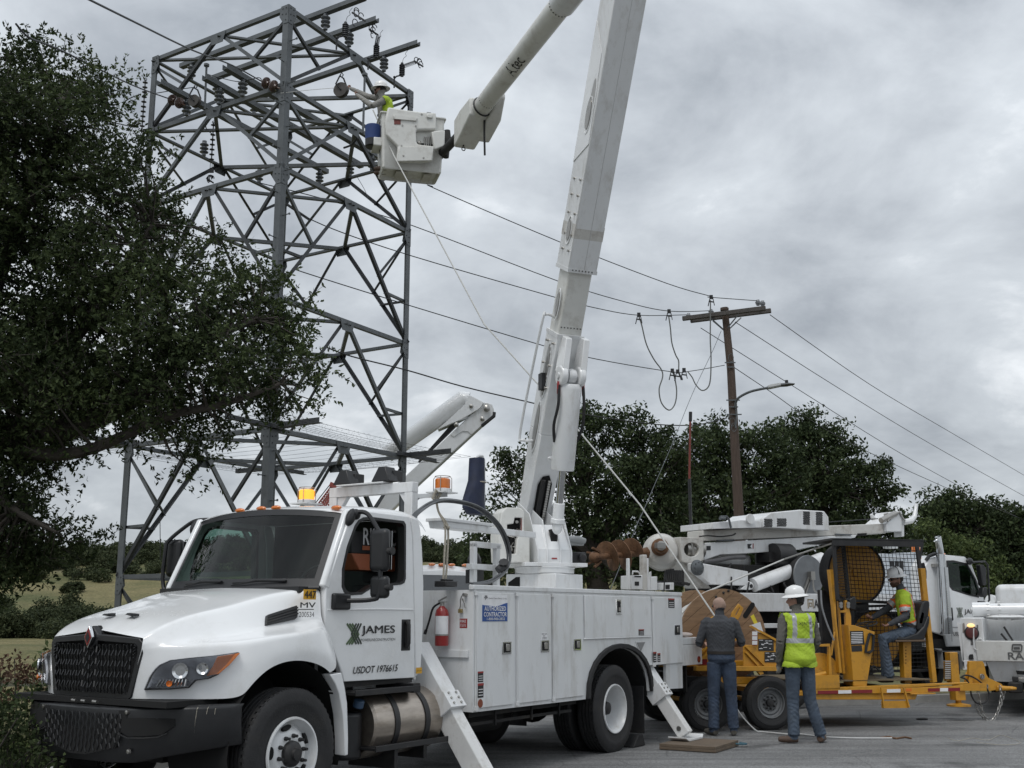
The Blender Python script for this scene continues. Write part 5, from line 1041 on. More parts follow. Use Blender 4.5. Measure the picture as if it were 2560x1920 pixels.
for v in me.vertices:
    a = (v.co.y - .35) * sc_ * 1.1; th_ = a / .158; n_ = (vw - du * vw.dot(du)).normalized(); u2 = du.cross(n_).normalized(); u2 = u2 if u2.z > 0 else -u2
    p = base + rt_ * (v.co.x * sc_ - L_ / 2) + n_ * (.1665) * math.cos(th_) + u2 * .1665 * math.sin(th_); v.co = UM @ p
me.materials.clear(); me.materials.append(INK); put(me, 'lettering', ubm)
BF = Frame((-2.388, 19.40, 9.67), R(14.6)); BM = TF.I @ BF.M
def bb(g, name, m, parent=truck, **k): g.xf(BM); return g.build(name, m, parent, **k)
W_, D_ = 1.11, .62
def ring(z, i, r=.05):
    x0, x1, y0, y1 = i, W_ - i, i, D_ - i; out = []
    for cx, cy, a0 in ((x1 - r, y1 - r, 0), (x0 + r, y1 - r, 90), (x0 + r, y0 + r, 180), (x1 - r, y0 + r, 270)):
        for k in range(4): a = R(a0 + 30 * k); out.append((cx + r * math.cos(a), cy + r * math.sin(a), z))
    return out
g = G(); g.loft([ring(.06, .06), ring(0, .02, .06), ring(.03, .0), ring(.95, -.035), ring(1.05, -.04), ring(1.07, -.07), ring(1.09, -.07), ring(1.09, -.03), ring(.1, .04)], caps=True)
bk = bb(g, 'bucket', GEL, sub=0)
g = G(); g.box(.28, .50, .10, .5, -.006, .004); g.box(.80, .95, .12, .5, -.006, .004); bb(g, 'bucket_rib', DIRTYW, bk)
def z4(x, y): return 840 + x / 5.183, 180 + y / 5.183
def bpt(x, y, c=-.05): return BF.Y(*z4(x, y), c)
cov = [bpt(*p) for p in ((665, 480), (900, 520), (1100, 545), (1285, 555), (1288, 770), (1040, 775), (1030, 800), (1030, 920), (1050, 960), (1265, 985), (1245, 1170), (1110, 1195), (770, 1180), (790, 985), (640, 840), (625, 660))]
g = G(); g.plate(cov, [], V(0, -.10, 0)); cvr = bb(g, 'control_cover', GEL, bk, bevel=.03, seg=3)
g = G(); g.plate([bpt(*p, -.15) for p in ((800, 985), (1262, 985), (1242, 1165), (775, 1175))], [], V(0, -.07, 0)); bb(g, 'lower_cover', GEL, bk, bevel=.02, seg=3)
g = G(); g.plate([bpt(*p, -.15) for p in ((740, 560), (1060, 600), (1040, 640), (740, 615))], [], V(0, -.03, 0)); g.plate([bpt(*p, -.15) for p in ((1170, 555), (1250, 560), (1245, 605), (1170, 600))], [], V(0, -.04, 0)); bb(g, 'cover_ridge', GEL, bk, bevel=.015)
g = G(); g.plate([bpt(*p, -.152) for p in ((750, 565), (840, 572), (836, 680), (755, 680))], [], V(0, -.006, 0)); bb(g, 'warning_panel', mat('dark_red_panel', (.16, .04, .03), .5, var=.5, scale=30), bk)
g = G(); g.plate([bpt(*p, -.02) for p in ((1035, 780), (1290, 780), (1290, 965), (1060, 965), (1035, 920))], [], V(0, .02, 0)); bb(g, 'control_void', HOLE, bk)
g = G()
for k, x in enumerate((1150, 1175, 1200, 1225)): g.cyl(bpt(x, 840, -.05), bpt(x, 955, -.05), .012, n=6)
g.ell(bpt(1080, 920, -.05), (.04, .03, .04)); bb(g, 'valve', STEEL, bk)
g = G(); g.plate([bpt(*p, -.10) for p in ((1225, 800), (1320, 785), (1400, 780), (1395, 985), (1260, 1035), (1250, 940))], [], V(0, -.10, 0)); bb(g, 'side_housing', GEL, bk, bevel=.02)
g = G(); g.plate([bpt(*p, .05) for p in ((1285, 650), (1400, 670), (1405, 780), (1285, 780))], [], V(0, .3, 0)); bb(g, 'back_housing', GEL, bk, bevel=.02)
g = G()
for p in ((862, 690), (1035, 700), (1110, 545), (850, 955), (875, 1085), (1135, 1112), (1283, 825), (1290, 910)): q = bpt(*p, -.155 if p[1] < 970 else -.222); g.lathe([(.018, 0), (.016, .008), (.0, .009)], q, (0, -1, 0), 10)
bb(g, 'cover_bolt', STEEL, bk)
g = G(); a, b = bpt(1440, 760, .0), bpt(1425, 1110, .0); g.tube([a, a.lerp(b, .3) + V(.01, 0, 0), a.lerp(b, .7) - V(.01, 0, 0), b], [.06, .075, .075, .055], 12); bb(g, 'hose_boot', RUBBER, bk)
g = G(); g.plate([bpt(*p, .02) for p in ((1260, 1060), (1380, 1000), (1385, 1040), (1300, 1130), (1250, 1150))], [], V(0, .1, 0)); bb(g, 'rubber_cover', RUBBER, bk)
g = G(); g.box(-.17, .02, .05, .45, .45, .62); bb(g, 'bucket_step', GEL, bk, bevel=.02)
g = G(); tp = BM.inverted() @ UM @ (E0 + du * (Lu + .05)); g.tube([(.85, .35, .35), (1.1, .30, .45), tp], [.09, .08, .08], 12); g.xf(BM); g.build('bucket_arm', RUBBER, truck)
g = G(); g.box(.80, .88, -.08, -.02, 1.10, 1.16); bb(g, 'lamp_stub', BLACK, bk)
def hung(g, name, m, lab, cat, frame=TF, **k): return tag(g.build(name, m, None, frame=frame, **k), lab, cat)
bl_ = thing('tool_bucket', 'blue canvas tool bucket hung on the left side of the aerial bucket', 'bucket', loc=BF.w(-.165, .2, .88)); g = G(); g.lathe([(.0, -.42), (.12, -.42), (.14, -.40), (.142, -.27)], (0, 0, 0), (0, 0, 1), 24); g.build('base', BLACK, bl_); g = G(); g.lathe([(.142, -.27), (.152, 0), (.14, .01)], (0, 0, 0), (0, 0, 1), 24, False); g.build('body', mat('blue_canvas', (.012, .04, .16), .6, var=.15), bl_)
g = G(); g.tube([(.1 , 0, 0), (.13, 0, .1), (.15, 0, .16)], .012, 6); g.build('hook', BLACKM, bl_)
fe = thing('fire_extinguisher', 'red fire extinguisher strapped to the front wall of the service body', 'fire extinguisher', TF); c_ = V(2.42, -.865, 0)
g = G(); g.lathe([(.02, 1.305), (.066, 1.305), (.07, 1.32), (.07, 1.62), (.06, 1.66), (.03, 1.69), (.025, 1.70)], c_, (0, 0, 1), 24); g.build('cylinder', RED, fe)
g = G(); g.cyl(c_ + V(0, 0, 1.69), c_ + V(0, 0, 1.74), .022); g.beam(c_ + V(-.02, .03, 1.75), c_ + V(-.02, -.07, 1.79), .02, .012); g.beam(c_ + V(-.02, .03, 1.74), c_ + V(-.02, -.07, 1.74), .02, .01); g.build('valve', STEEL, fe)
g = G(); g.tube(spline([c_ + V(0, .03, 1.73), c_ + V(-.02, .10, 1.68), c_ + V(-.03, .14, 1.55), c_ + V(-.02, .19, 1.44)], 5), .011, 7); g.cyl(c_ + V(-.02, .185, 1.46), c_ + V(-.02, .20, 1.42), .016); g.build('hose', RUBBER, fe)
g = G(); rg = [[(2.42 + .0715 * math.cos(a), -.865 + .0715 * math.sin(a), z) for a in [R(150 + 12 * i) for i in range(12)]] for z in (1.42, 1.60)]; g.loft(rg, closed=False, caps=False); g.build('label', WV, fe, fix=False); g = G(); g.lathe([(.0725, 1.405), (.0725, 1.42)], c_, (0, 0, 1), 24, False); g.build('strap', STEEL, fe)
hk = thing('padlock', 'brass padlock hanging from a hook high on the front wall of the body', 'padlock', TF); g = G(); g.box(2.46, 2.485, -1.08, -1.035, 1.63, 1.67); g.build('lock_body', mat('brass', (.35, .27, .12), .4, .8), hk, bevel=.004); g = G(); g.tube([(2.49, -1.10, 1.80), (2.45, -1.09, 1.80), (2.46, -1.065, 1.76), (2.47, -1.06, 1.70), (2.47, -1.05, 1.67)], .006, 6); g.cyl((2.5, -1.11, 1.81), (2.45, -1.11, 1.81), .018); g.tube([(2.47, -1.08, 1.77), (2.465, -1.12, 1.72), (2.465, -1.125, 1.68)], .008, 5); g.build('shackle', STEEL, hk)
g = G(); rr_ = random.Random(9)
cpts = [(1.62, 2.30), (1.75, 2.49), (1.88, 2.61), (2.15, 2.735), (2.46, 2.775), (2.85, 2.755), (3.17, 2.655), (3.40, 2.50), (3.52, 2.28), (3.45, 2.10), (3.25, 1.99), (3.05, 1.945), (2.8, 1.925)]
for k in range(6):
    o = V(rr_.uniform(-.03, .03), -.93 + rr_.uniform(-.035, .035), rr_.uniform(-.025, .025)); g.tube(spline([V(a, 0, b) + o for a, b in cpts], 5), .011, 6)
hung(g, 'cable_coil', mat('grey_conductor', (.13, .135, .14), .4, .6, var=.2), 'large coil of grey conductor arching behind the cab of the bucket truck', 'cable coil')
g = G(); g.tube([(3.42, -.95, 2.18), (3.46, -.93, 2.14), (3.40, -.9, 2.08)], .055, 8); hung(g, 'coil_tie', BLACK, 'black tape binding the conductor coil above the front of the body', 'tape')
g = G(); a = V(2.32, -.84, 2.82)
for k in (-1, 1): g.tube(spline([a, a + V(.05, 0, -.16), V(2.43 + k * .022, -.9, 2.5), V(2.40 + k * .025, -.92, 2.2), V(2.38 + k * .02, -.92, 1.93)], 6), .011, 6)
g.tube([a + V(-.02, -.02, .05), a + V(.04, -.03, .02), a + V(.03, .02, -.06), a + V(-.02, .02, -.03)], .018, 7, closed=True); g.tube([V(2.40, -.93, 2.52), V(2.43, -.88, 2.50), V(2.46, -.92, 2.49)], .018, 6)
hung(g, 'tie_rope', ROPE2, 'tan rope knotted to the unlit beacon arm and hanging behind the cab', 'rope')
g = G(); g.box(2.30, 2.5, -1.0, -.85, 1.89, 1.95); g.box(2.33, 2.46, -.98, -.90, 1.95, 1.97); hung(g, 'snatch_block', BLACKM, 'dark pulley block on the body corner under the tan rope', 'pulley block', bevel=.02)
g = G(); g.box(2.75, 3.72, -.62, -.38, 2.60, 2.635); g.prism([(2.80, -.60, 2.53), (3.6, -.60, 2.53), (3.6, -.60, 2.60), (2.77, -.60, 2.60)], V(0, .2, 0)); g.box(3.55, 4.75, -.54, -.46, 2.53, 2.60); g.build('bucket_rest', WHITE2, truck, bevel=.006)
g = G()
for s_ in (3.06, 3.50): g.box(s_ - .03, s_ + .03, -.83, -.77, 1.91, 2.37)
g.box(3.03, 3.56, -.83, -.77, 2.33, 2.39); g.box(2.98, 3.56, -.84, -.76, 2.09, 2.15); g.build('post_frame', WHITE2, truck, bevel=.004)
g = G(); g.ell((3.36, -.60, 2.18), (.10, .07, .12), 12, 8); g.box(3.28, 3.46, -.66, -.54, 1.95, 2.1); g.build('dark_lamp', BLACK, truck)
tp_ = thing('rolled_tarp', 'dark blue canvas roll tied upright to a white rail behind the cab', 'tarp', TF)
def yq(u, v): return TF.Y(u, v, -.45)
L_ = [(1182, 1150), (1178, 1205), (1163, 1250), (1160, 1270), (1172, 1285)]; Rr = [(1203, 1142), (1205, 1200), (1206, 1240), (1208, 1270), (1212, 1288)]
g = G(); rg = []
for (a, b) in zip(L_, Rr):
    p, q = yq(*a), yq(*b); m_ = (p + q) / 2; h = (p - q).length / 2; rg.append([m_ + V(math.cos(t) * h * (1 + .08 * math.cos(3 * t)), math.sin(t) * .09, 0) for t in [2 * math.pi * i / 14 for i in range(14)]])
g.loft(rg); g.build('canvas', mat('navy_canvas', (.010, .016, .042), .7, var=.3, scale=10, bump=.4, bscale=12), tp_)
g = G(); p = yq(1194, 1206); g.tube([p + V(math.cos(t) * .10, math.sin(t) * .10, .0) for t in [2 * math.pi * i / 14 for i in range(14)]], .008, 5, closed=True); g.build('cord', ROPE2, tp_)
g = G(); g.tube([yq(1186, 1152) , yq(1189, 1144), yq(1197, 1140), yq(1205, 1141), yq(1209, 1150), yq(1209, 1290)], .02, 8); g.build('tarp_rail', WHITE2, truck)
bx_ = thing('tool_box', 'black and orange tool box with large white letters, seen through the cab side window', 'tool box', TF); yb = -.72
def cq(x, y): return TF.Y(820 + x / 5.185, 1180 + y / 5.185, yb)
g = G(); g.plate([cq(*p) for p in ((300, 760), (905, 790), (905, 1080), (300, 1050))], [], V(0, .26, 0)); g.build('upper_case', BLACK, bx_, bevel=.01)
g = G(); g.plate([cq(*p) for p in ((305, 1052), (900, 1085), (870, 1290), (400, 1270))], [], V(0, .28, 0)); g.build('lower_case', mat('orange_brown_case', (.33, .10, .045), .55), bx_, bevel=.01)
a = cq(445, 945); b = cq(905, 968); text('RIDGID', a + V(0, -.004, 0), (b - a), UP, (b - a).length, bx_, WV, .165, bold=.02)
a = cq(440, 1010); b = cq(900, 1030); quad(a + V(0, -.003, 0), b - a, UP, (b - a).length, .04, bx_, MATS['orange_brown_case'], 'stripe')
# ================================================================== LATTICE TOWER
tN, tL, tR = V(-4.48, 20.5, 0), V(-7.91, 22.7, 0), V(-2.317, 24.37, 0); tK = tL + tR - tN
tower = thing('lattice_tower', 'grey steel lattice tower standing behind the cab of the bucket truck', 'lattice tower', loc=tN)
LV = [13.52, 11.84, 10.12, 7.5, 4.95, 2.3, -.3]
def T_(g, name, m=GALV, par=None, **k):
    g.v = [tuple(Vector(p) - (tN)) for p in g.v]; return g.build(name, m, par or tower, fix=True, **k)
cen = (tN + tL + tR + tK) / 4
def at(P_, z): return V(P_.x, P_.y, z)
def legdirs(P_):
    e1 = (tR - tN).normalized(); e2 = (tL - tN).normalized()
    s1 = 1 if (cen - P_).dot(e1) > 0 else -1; s2 = 1 if (cen - P_).dot(e2) > 0 else -1
    return e1 * s1, e2 * s2
for P_ in (tN, tL, tR, tK):
    a, b = legdirs(P_)
    for z0, z1 in ((LV[6], LV[4]), (LV[4] + .002, LV[2] - .35), (LV[2] - .348, LV[0] + .06)):
        g = G(); g.angle(at(P_, z0), at(P_, z1),   .15 if z1 > 5 else .165, .016, a, b); T_(g, 'tower_leg')
def brace(p, q, inn, w=.07, off=.0, name='brace'):
    """angle bar lying in a face; inn = inward normal of the face"""
    d = (q - p).normalized(); s = inn.cross(d).normalized(); s = s if s.z > 0 else -s
    g = G(); g.angle(p + inn * (.012 + off), q + inn * (.012 + off), w, .009, s, inn); return T_(g, name, GALV_SHADED if name == 'brace' and (rng.random() < .6) else GALV)  # randomly picked darker bars stand for undersides in shade
faces = [(tN, tL), (tN, tR), (tL, tK), (tR, tK)]
for fi, (A_, B_) in enumerate(faces):
    m_ = (A_ + B_) / 2; inn = (cen - m_).normalized()
    for li in range(6):
        zt, zb = LV[li], LV[li + 1]; M_ = at(m_, zt); wch = .088
        brace(at(A_, zt), at(B_, zt), inn, wch, .0, 'chord')
        if li == 5 and zb < 0: zb = -.1
        for P_ in (A_, B_):
            foot = at(P_, zb + .03); brace(M_ + (P_ - m_).normalized() * .08 - V(0, 0, .03), foot, inn, .075, .025)
            mid = M_.lerp(foot, .5); brace(at(P_, zt - .12), mid, inn, .06, .04)
            if li in (3, 4, 5) or li == 2:
                k2 = .62; q = M_.lerp(foot, k2); brace(q, at(P_, q.z - .02), inn, .055, .05)
        g = G(); e = (B_ - A_).normalized(); g.plate([M_ - e * .24 + V(0, 0, .06), M_ + e * .24 + V(0, 0, .06), M_ + e * .16 - V(0, 0, .16), M_ - e * .16 - V(0, 0, .16)], [], inn * .012); T_(g, 'gusset_plate')
        for P_ in (A_, B_):
            s_ = (m_ - P_).normalized(); g = G(); g.plate([at(P_, zt + .10) + s_ * .0, at(P_, zt + .10) + s_ * .20, at(P_, zt - .12) + s_ * .24, at(P_, zt - .30) + s_ * .12, at(P_, zt - .30)], [], -inn * .010); T_(g, 'gusset_plate')
            g = G()
            for i_, (a_, b_) in enumerate(((.06, .04), (.15, .04), (.06, -.1), (.16, -.08), (.07, -.22))): c_ = at(P_, zt + b_) + s_ * a_ - inn * .012; g.cyl(c_, c_ - inn * .014, .013, n=6)
            o = T_(g, 'bolt_group'); o['kind'] = 'stuff'
mA, mB, mC, mD = (tN + tL) / 2, (tN + tR) / 2, (tL + tK) / 2, (tR + tK) / 2
for li, pairs in ((0, ((tL, mB), (tR, mC), (mA, mB), (mC, mD))), (1, ((tL, mB), (tR, mC), (mA, mC), (mB, mD), (mA, mB))), (2, ((mA, mB), (mB, mD), (mD, mC), (mC, mA))), (3, ((mA, mB), (mB, mD), (mD, mC), (mC, mA))), (4, ((mA, mB), (mB, mD), (mD, mC), (mC, mA)))):
    for a, b in pairs:
        g = G(); g.angle(at(a, LV[li] - .02), at(b, LV[li] - .02), .08, .009, V(0, 0, 1), (b - a).cross(V(0, 0, 1)).normalized()); T_(g, 'plan_brace')
for k in range(22):
    z = 3.2 + k * .46; a, b = legdirs(tN); s_ = a if k % 2 else b; n_ = -(b if k % 2 else a) * 1
    p = at(tN, z) + s_ * .09; g = G(); o_ = (-b if k % 2 else -a); g.cyl(p, p + o_ * .17, .011, n=7); g.cyl(p + o_ * .165, p + o_ * .18, .024, n=8); T_(g, 'step_bolt')
e1, e2 = (tR - tN), (tL - tN); L1, L2 = e1.length, e2.length; u1, u2 = e1.normalized(), e2.normalized()
def post(p, h=.36, r=.10, par=None, name='post_insulator'):
    """grey porcelain post insulator standing on p"""
    g = G(); g.cyl(p, p + V(0, 0, .05), .05, n=12); z = .05; sh = (h - .09) / 3
    for i in range(3): g.lathe([(.045, z), (r, z + sh * .35), (r * 1.02, z + sh * .5), (r * .55, z + sh * .85), (.05, z + sh)], p, (0, 0, 1), 18); z += sh
    g.cyl(p + V(0, 0, z), p + V(0, 0, h), .055, n=12); return T_(g, name, PORC)
for t, a, b in ((.261, -.26, 1.09), (.444, -.19, 1.03), (.734, -.24, 1.08)):
    q = tN + e1 * t; z = LV[0] + .10 + .36; g = G(); g.chan(at(q, z) + e2 * a, at(q, z) + e2 * b, .13, .10, .012, u1, V(0, 0, 1)); T_(g, 'beam')
    post(at(q, LV[0] + .10)); post(at(q, LV[0] + .10) + e2)
for t, a, b in ((.294, -.12, 1.12), (.461, -.10, 1.10), (.701, -.18, 1.06)):
    q = tN + e2 * t; z = LV[1] + .10 + .36; g = G(); g.chan(at(q, z) + e1 * a, at(q, z) + e1 * b, .14, .11, .012, u2, V(0, 0, 1)); T_(g, 'beam')
    post(at(q, LV[1] + .10)); post(at(q, LV[1] + .10) + e1)
for t in (.38, .80):
    q = tL + e1 * t; post(at(q, LV[1] + .1))
zp = LV[4] + .04
for P_, d in ((tN, u1), (tR, u1), (tL, u1), (tK, u1), (tN, u2), (tL, u2), (tR, u2), (tK, u2)):
    s_ = -1 if (cen - P_).dot(d) > 0 else 1; a = at(P_, zp) - d * s_ * .35; b = at(P_, zp) + d * s_ * (1.7 if P_ is tL else 1.2)
    g = G(); o = d.cross(V(0, 0, 1)); g.angle(a, b, .10, .012, V(0, 0, 1), o); T_(g, 'platform_arm', GALV_SHADED)
def rngcorner(P_, off):
    a = -1 if (cen - P_).dot(u1) > 0 else 1; b = -1 if (cen - P_).dot(u2) > 0 else 1; return at(P_, zp + .05) + u1 * a * off + u2 * b * off
g = G(); rb = random.Random(4)
for k in range(7):
    off = .12 + .155 * k
    for A_, B_ in faces:
        dd_ = (B_ - A_).normalized(); m_ = (A_ + B_) / 2; o_ = -(cen - m_).normalized() * off
        p, q = at(A_, zp + .06) + o_ - dd_ * off * .0, at(B_, zp + .06) + o_; pts = catenary(p - dd_ * off, q + dd_ * off, .03 + .06 * rb.random(), 14); g.tube(pts, .0035, 3)
        n_ = 34
        for i in range(n_):
            c_ = p.lerp(q, (i + rb.random()) / n_) - V(0, 0, .03); r_ = V(rb.uniform(-1, 1), rb.uniform(-1, 1), rb.uniform(-1, 1)).normalized() * .022; g.tube([c_ - r_, c_ + r_], .0025, 3, caps=False)
for k in range(9):
    p = at(tN, zp + .02) + e1 * ((k + 1) / 10) ; g.tube(catenary(p, p + e2, .05, 12), .0035, 3)
o = T_(g, 'barbed_wire', WIRE); o['kind'] = 'stuff'
def z1(x, y): return 340 + x / 2.9625, y / 2.9625
def hang(name, g, m, lab, cat, loc, grp=None, **k):
    loc = Vector(loc); g.v = [tuple(Vector(p) - loc) for p in g.v]; o = g.build(name, m, None, **k); o.location = loc; return tag(o, lab, cat, grp)
def string(top, L_, n, lab, tail=.25, m=POLY):
    top = Vector(top); t = thing('suspension_insulator', lab, 'insulator', loc=top); g = G(); g.cyl((0, 0, .0), (0, 0, -L_), .014, n=8)
    for i in range(n): z = -.06 - (L_ - .12) * i / (n - 1); g.lathe([(.016, .01), (.055, -.004), (.057, -.012), (.018, -.006)], (0, 0, z), (0, 0, 1), 14)
    g.build('shed_rod', m, t); g = G()
    for e_ in (-.02, .02): g.beam((e_, 0, -L_), (e_, 0, -L_ - tail * .6), .008, .02)
    g.tube([(math.cos(a) * .04, 0, -L_ - tail * .8 + math.sin(a) * .05) for a in [2 * math.pi * i / 10 for i in range(10)]], .012, 5, closed=True); g.box(-.06, .06, -.03, .03, -L_ - tail, -L_ - tail * .75); g.build('clamp', WIRE, t); g = G(); g.tube([(math.cos(a) * .03, 0, math.sin(a) * .03) for a in [2 * math.pi * i / 10 for i in range(10)]], .008, 5, closed=True); g.build('shackle', WIRE, t)
    return t
string(at_y(*z1(575, 905), 22.9), .92, 8, 'dark string insulator hanging plumb in the middle of the tower frame')
string(at_y(*z1(70, 590), 22.6), 1.25, 11, 'long dark string insulator hanging outside the left tower leg')
def arrester(p, lab, s=1):
    p = Vector(p); t = thing('surge_arrester', lab, 'surge arrester', loc=p); g = G(); g.tube([(-.17, 0, -.38), (-.17, 0, -.16), (-.12, 0, -.10), (0, 0, -.07)], .018, 7); g.ell((-.17, 0, -.12), (.03, .03, .03)); g.build('bracket', WIRE, t)
    g = G(); g.cyl((0, 0, -.1), (0, 0, .2), .04, n=12)
    for i in range(6): g.lathe([(.035, -.015), (.068, 0), (.066, .008), (.035, .014)], (0, 0, -.06 + .044 * i), (0, 0, 1), 14)
    g.cyl((0, 0, .2), (0, 0, .23), .03, n=10); g.build('shed_body', POLY, t); g = G(); g.tube(spline([(0, 0, .22), (.03, 0, .34), (.09, 0, .40), (.07, 0, .46), (.13, 0, .55)], 4), .005, 4); g.build('lead_wire', WIRE, t); return t
arrester(at_y(*z1(1550, 240), 20.9), 'surge arrester on a hooked bracket under the tip of the uppermost tower beam')
arrester(at_y(*z1(1780, 395), 22.2), 'surge arrester below the vertical coiled wire right of the tower top')
arrester(at_y(*z1(1970, 535), 23.4), 'surge arrester beneath the coiled wire at the lowest beam tip')
def coilw(p, q, lab, r=.045, turns=11):
    p, q = Vector(p), Vector(q); x, y, d = basis(q - p); L_ = (q - p).length; pts = [p + d * L_ * i / (turns * 8) + (x * math.cos(i * math.pi / 4) + y * math.sin(i * math.pi / 4)) * r for i in range(turns * 8)]
    g = G(); g.tube(pts, .006, 4); hang('coiled_wire', g, WIRE, lab, 'coiled wire', p)
coilw(at_y(*z1(1795, 265), 22.2), at_y(*z1(1780, 345), 22.2), 'springy wire coil hanging vertically under the middle beam tip')
coilw(at_y(*z1(1985, 490), 23.4), at_y(*z1(2065, 462), 23.4), 'springy wire coil lying sideways at the lowest beam tip')
def clampset(p, lab, s=.14):
    p = Vector(p); g = G(); r_ = random.Random(int(p.x * 100)); 
    for k in range(4): c_ = p + V(r_.uniform(-s, s) * .6, 0, r_.uniform(-s, s)); g.tube([c_ + V(math.cos(a) * .05, .02 * math.sin(a * 2), math.sin(a) * .075) for a in [2 * math.pi * i / 12 for i in range(10)]], .010, 5)
    g.beam(p + V(-s, 0, s * .6), p + V(s, 0, -s * .8), .03, .03); hang('beam_clamp', g, WIRE, lab, 'line clamp', p)
clampset(at_y(*z1(1650, 120), 20.7), 'tangle of line clamps at the tip of the uppermost beam'); clampset(at_y(*z1(1760, 235), 22), 'upright clamp and hook on the middle beam tip', .1); clampset(at_y(*z1(2095, 470), 23.4), 'line clamps dangling at the tip of the lowest beam', .1)
clampset(at_y(*z1(548, 1335), 23), 'clamp hanging below the gusset at the lower left of the tower head', .08)
def sheave(p, lab, r=.17):
    p = Vector(p); t = thing('stringing_block', lab, 'pulley block', loc=p); g = G(); g.lathe([(.03, -.05), (r, -.05), (r, -.035), (r * .82, -.012), (r * .82, .012), (r, .035), (r, .05), (.03, .05)], (0, 0, 0), (.35, 1, 0), 24); g.build('wheel', mat('dark_sheave', (.06, .055, .05), .5, .4, var=.3), t)
    g = G(); g.tube([(-.0, -.07, -.02), (-.10, -.07, .1), (-.03, -.05, .28), (.03, .05, .28), (.1, .07, .1), (0, .07, -.02)], .017, 6); g.tube([(0, 0, .27), (.03, 0, .33), (0, 0, .38), (-.03, 0, .33)], .013, 6, closed=True); g.build('frame', WIRE, t); return t
sheave(at_y(*z1(1520, 668), 20.6), 'round stringing block that the lineman in the bucket reaches for', .15); sheave(at_y(*z1(435, 750), 21.6), 'stringing block hanging inside the left half of the tower head', .13)
def bells(p, q, lab):
    p, q = Vector(p), Vector(q); t = thing('dead_end_insulator', lab, 'insulator', loc=p); d = (q - p); g = G(); dn = d.normalized(); L_ = d.length
    for k in (.28, .68): g.lathe([(.03, -.05), (.115, -.02), (.12, .005), (.05, .04), (.045, .07), (.02, .08)], dn * L_ * k, dn, 18)
    g.cyl(dn * 0, dn * L_, .014, n=6); g.build('insulator_bell', mat('brown_porcelain', (.085, .05, .04), .25, coat=.5, var=.3), t); return t
bells(at_y(*z1(925, 600), 20.7), at_y(*z1(1065, 655), 20.5), 'pair of brown bell insulators dead-ended on the near tower leg')
bells(at_y(*z1(235, 725), 22.1), at_y(*z1(365, 780), 21.8), 'pair of brown bell insulators left of the stringing block')
for x, y0, y1, Y, lab in ((523, 475, 810, 22.3, 'thin vertical rod hanging in the left half of the tower head'), (1695, 545, 985, 21.6, 'long thin vertical rod hanging behind the lineman in the bucket')):
    g = G(); p = at_y(*z1(x, y0), Y); q = at_y(*z1(x - 14, y1), Y); g.cyl(p, q, .024, n=8); g.cyl(p, p - V(0, 0, .05), .06, n=8); hang('hanging_rod', g, GALV, lab, 'rod', p)
g = G(); g.tube(spline([at_y(*z1(515, 890), 22.6), at_y(*z1(520, 950), 22.6), at_y(*z1(560, 990), 22.5)], 5), .012, 6)
hang('jumper_loop', g, WIRE, 'short grey jumper curving below the left node of the tower', 'cable', at_y(*z1(515, 890), 22.6))
# ================================================================== UTILITY POLE AND STREET LIGHT
pole = thing('utility_pole', 'brown wooden utility pole with a double crossarm standing right of the boom', 'utility pole', loc=(6.3, 31, -.3))
def PQ(x, y, Y=31): return at_y(1560 + x / 2.675, 700 + y / 2.675, Y)
pb = pole.location
def pput(g, name, m, par=pole, **k): g.v = [tuple(Vector(p) - pb) for p in g.v]; return g.build(name, m, par, **k)
g = G(); g.tube([V(6.32, 31, -.3), V(6.26, 31, 4.2), V(6.2, 31, 8.4), V(6.09, 31, 10.22)], [.165, .140, .112, .095], 20); pput(g, 'pole_shaft', POLE)
aL, aR = PQ(400, 268, 31.35), PQ(953, 198, 30.5); ad = (aR - aL).normalized(); an = ad.cross(V(0, 0, 1)).normalized()
ad = V(ad.x, ad.y, ad.z)
GREYW = mat('weathered_grey_timber', (.075, .068, .063), .85, var=.25, dirt=(.04, .052, .048), damt=.6, bump=.5, bscale=30, stretch=(.6, 5, 5))
for k in (-1, 1):
    g = G(); o = an * .17 * k + ad * (.10 if k > 0 else 0) * 0 + V(0, 0, -.0); g.beam(aL + o + (ad * .16 if k < 0 else V(0, 0, 0)), aR + o + (ad * .1 if k < 0 else V(0, 0, 0)), .10, .125, up=V(0, 0, 1)); pput(g, 'crossarm', GREYW, bevel=.01)
    for s_, (x1, y1) in ((-1, (585, 262)), (1, (775, 240))):
        a = PQ(x1, y1) + o * 1.2; b = PQ(678 + s_ * 10, 335) + o * .5; g = G(); g.beam(a, b, .035, .012, up=an); pput(g, 'arm_brace', GALV)
def pin(x, y, Y):
    p = PQ(x, y, Y); g = G(); g.lathe([(.02, 0), (.05, .01), (.055, .05), (.075, .055), (.07, .09), (.085, .10), (.05, .14), (.045, .17), (0, .175)], p, (0, 0, 1), 16); return pput(g, 'pin_insulator', PORC)
for a in ((433, 262, 31.3), (583, 235, 31.1), (897, 172, 30.6), (928, 178, 30.8)): pin(*a)
g = G(); g.cyl(PQ(672, 205), PQ(672, 188), .12, n=20); pput(g, 'pole_cap', POLE)
g = G()
for yy, w in ((560, .16), (590, .1), (810, .2), (855, .13), (905, .22)): p = PQ(705 + (yy - 560) * .08, yy); g.box(p.x - w, p.x + w * .9, p.y - .16, p.y - .13, p.z - .015, p.z + .015)
for x, yy in ((716, 520), (725, 950), (735, 985)): p = PQ(x, yy, 30.85); g.tube([p + V(math.cos(a) * .07, 0, math.sin(a) * .12) for a in [2 * math.pi * i / 12 for i in range(12)]], .008, 5, closed=True)
pput(g, 'line_bracket', GALV)
g = G(); g.tube([PQ(748, 860, 30.85), PQ(752, 910, 30.85), PQ(745, 990, 30.85)], .018, 6); pput(g, 'conduit', GALV)
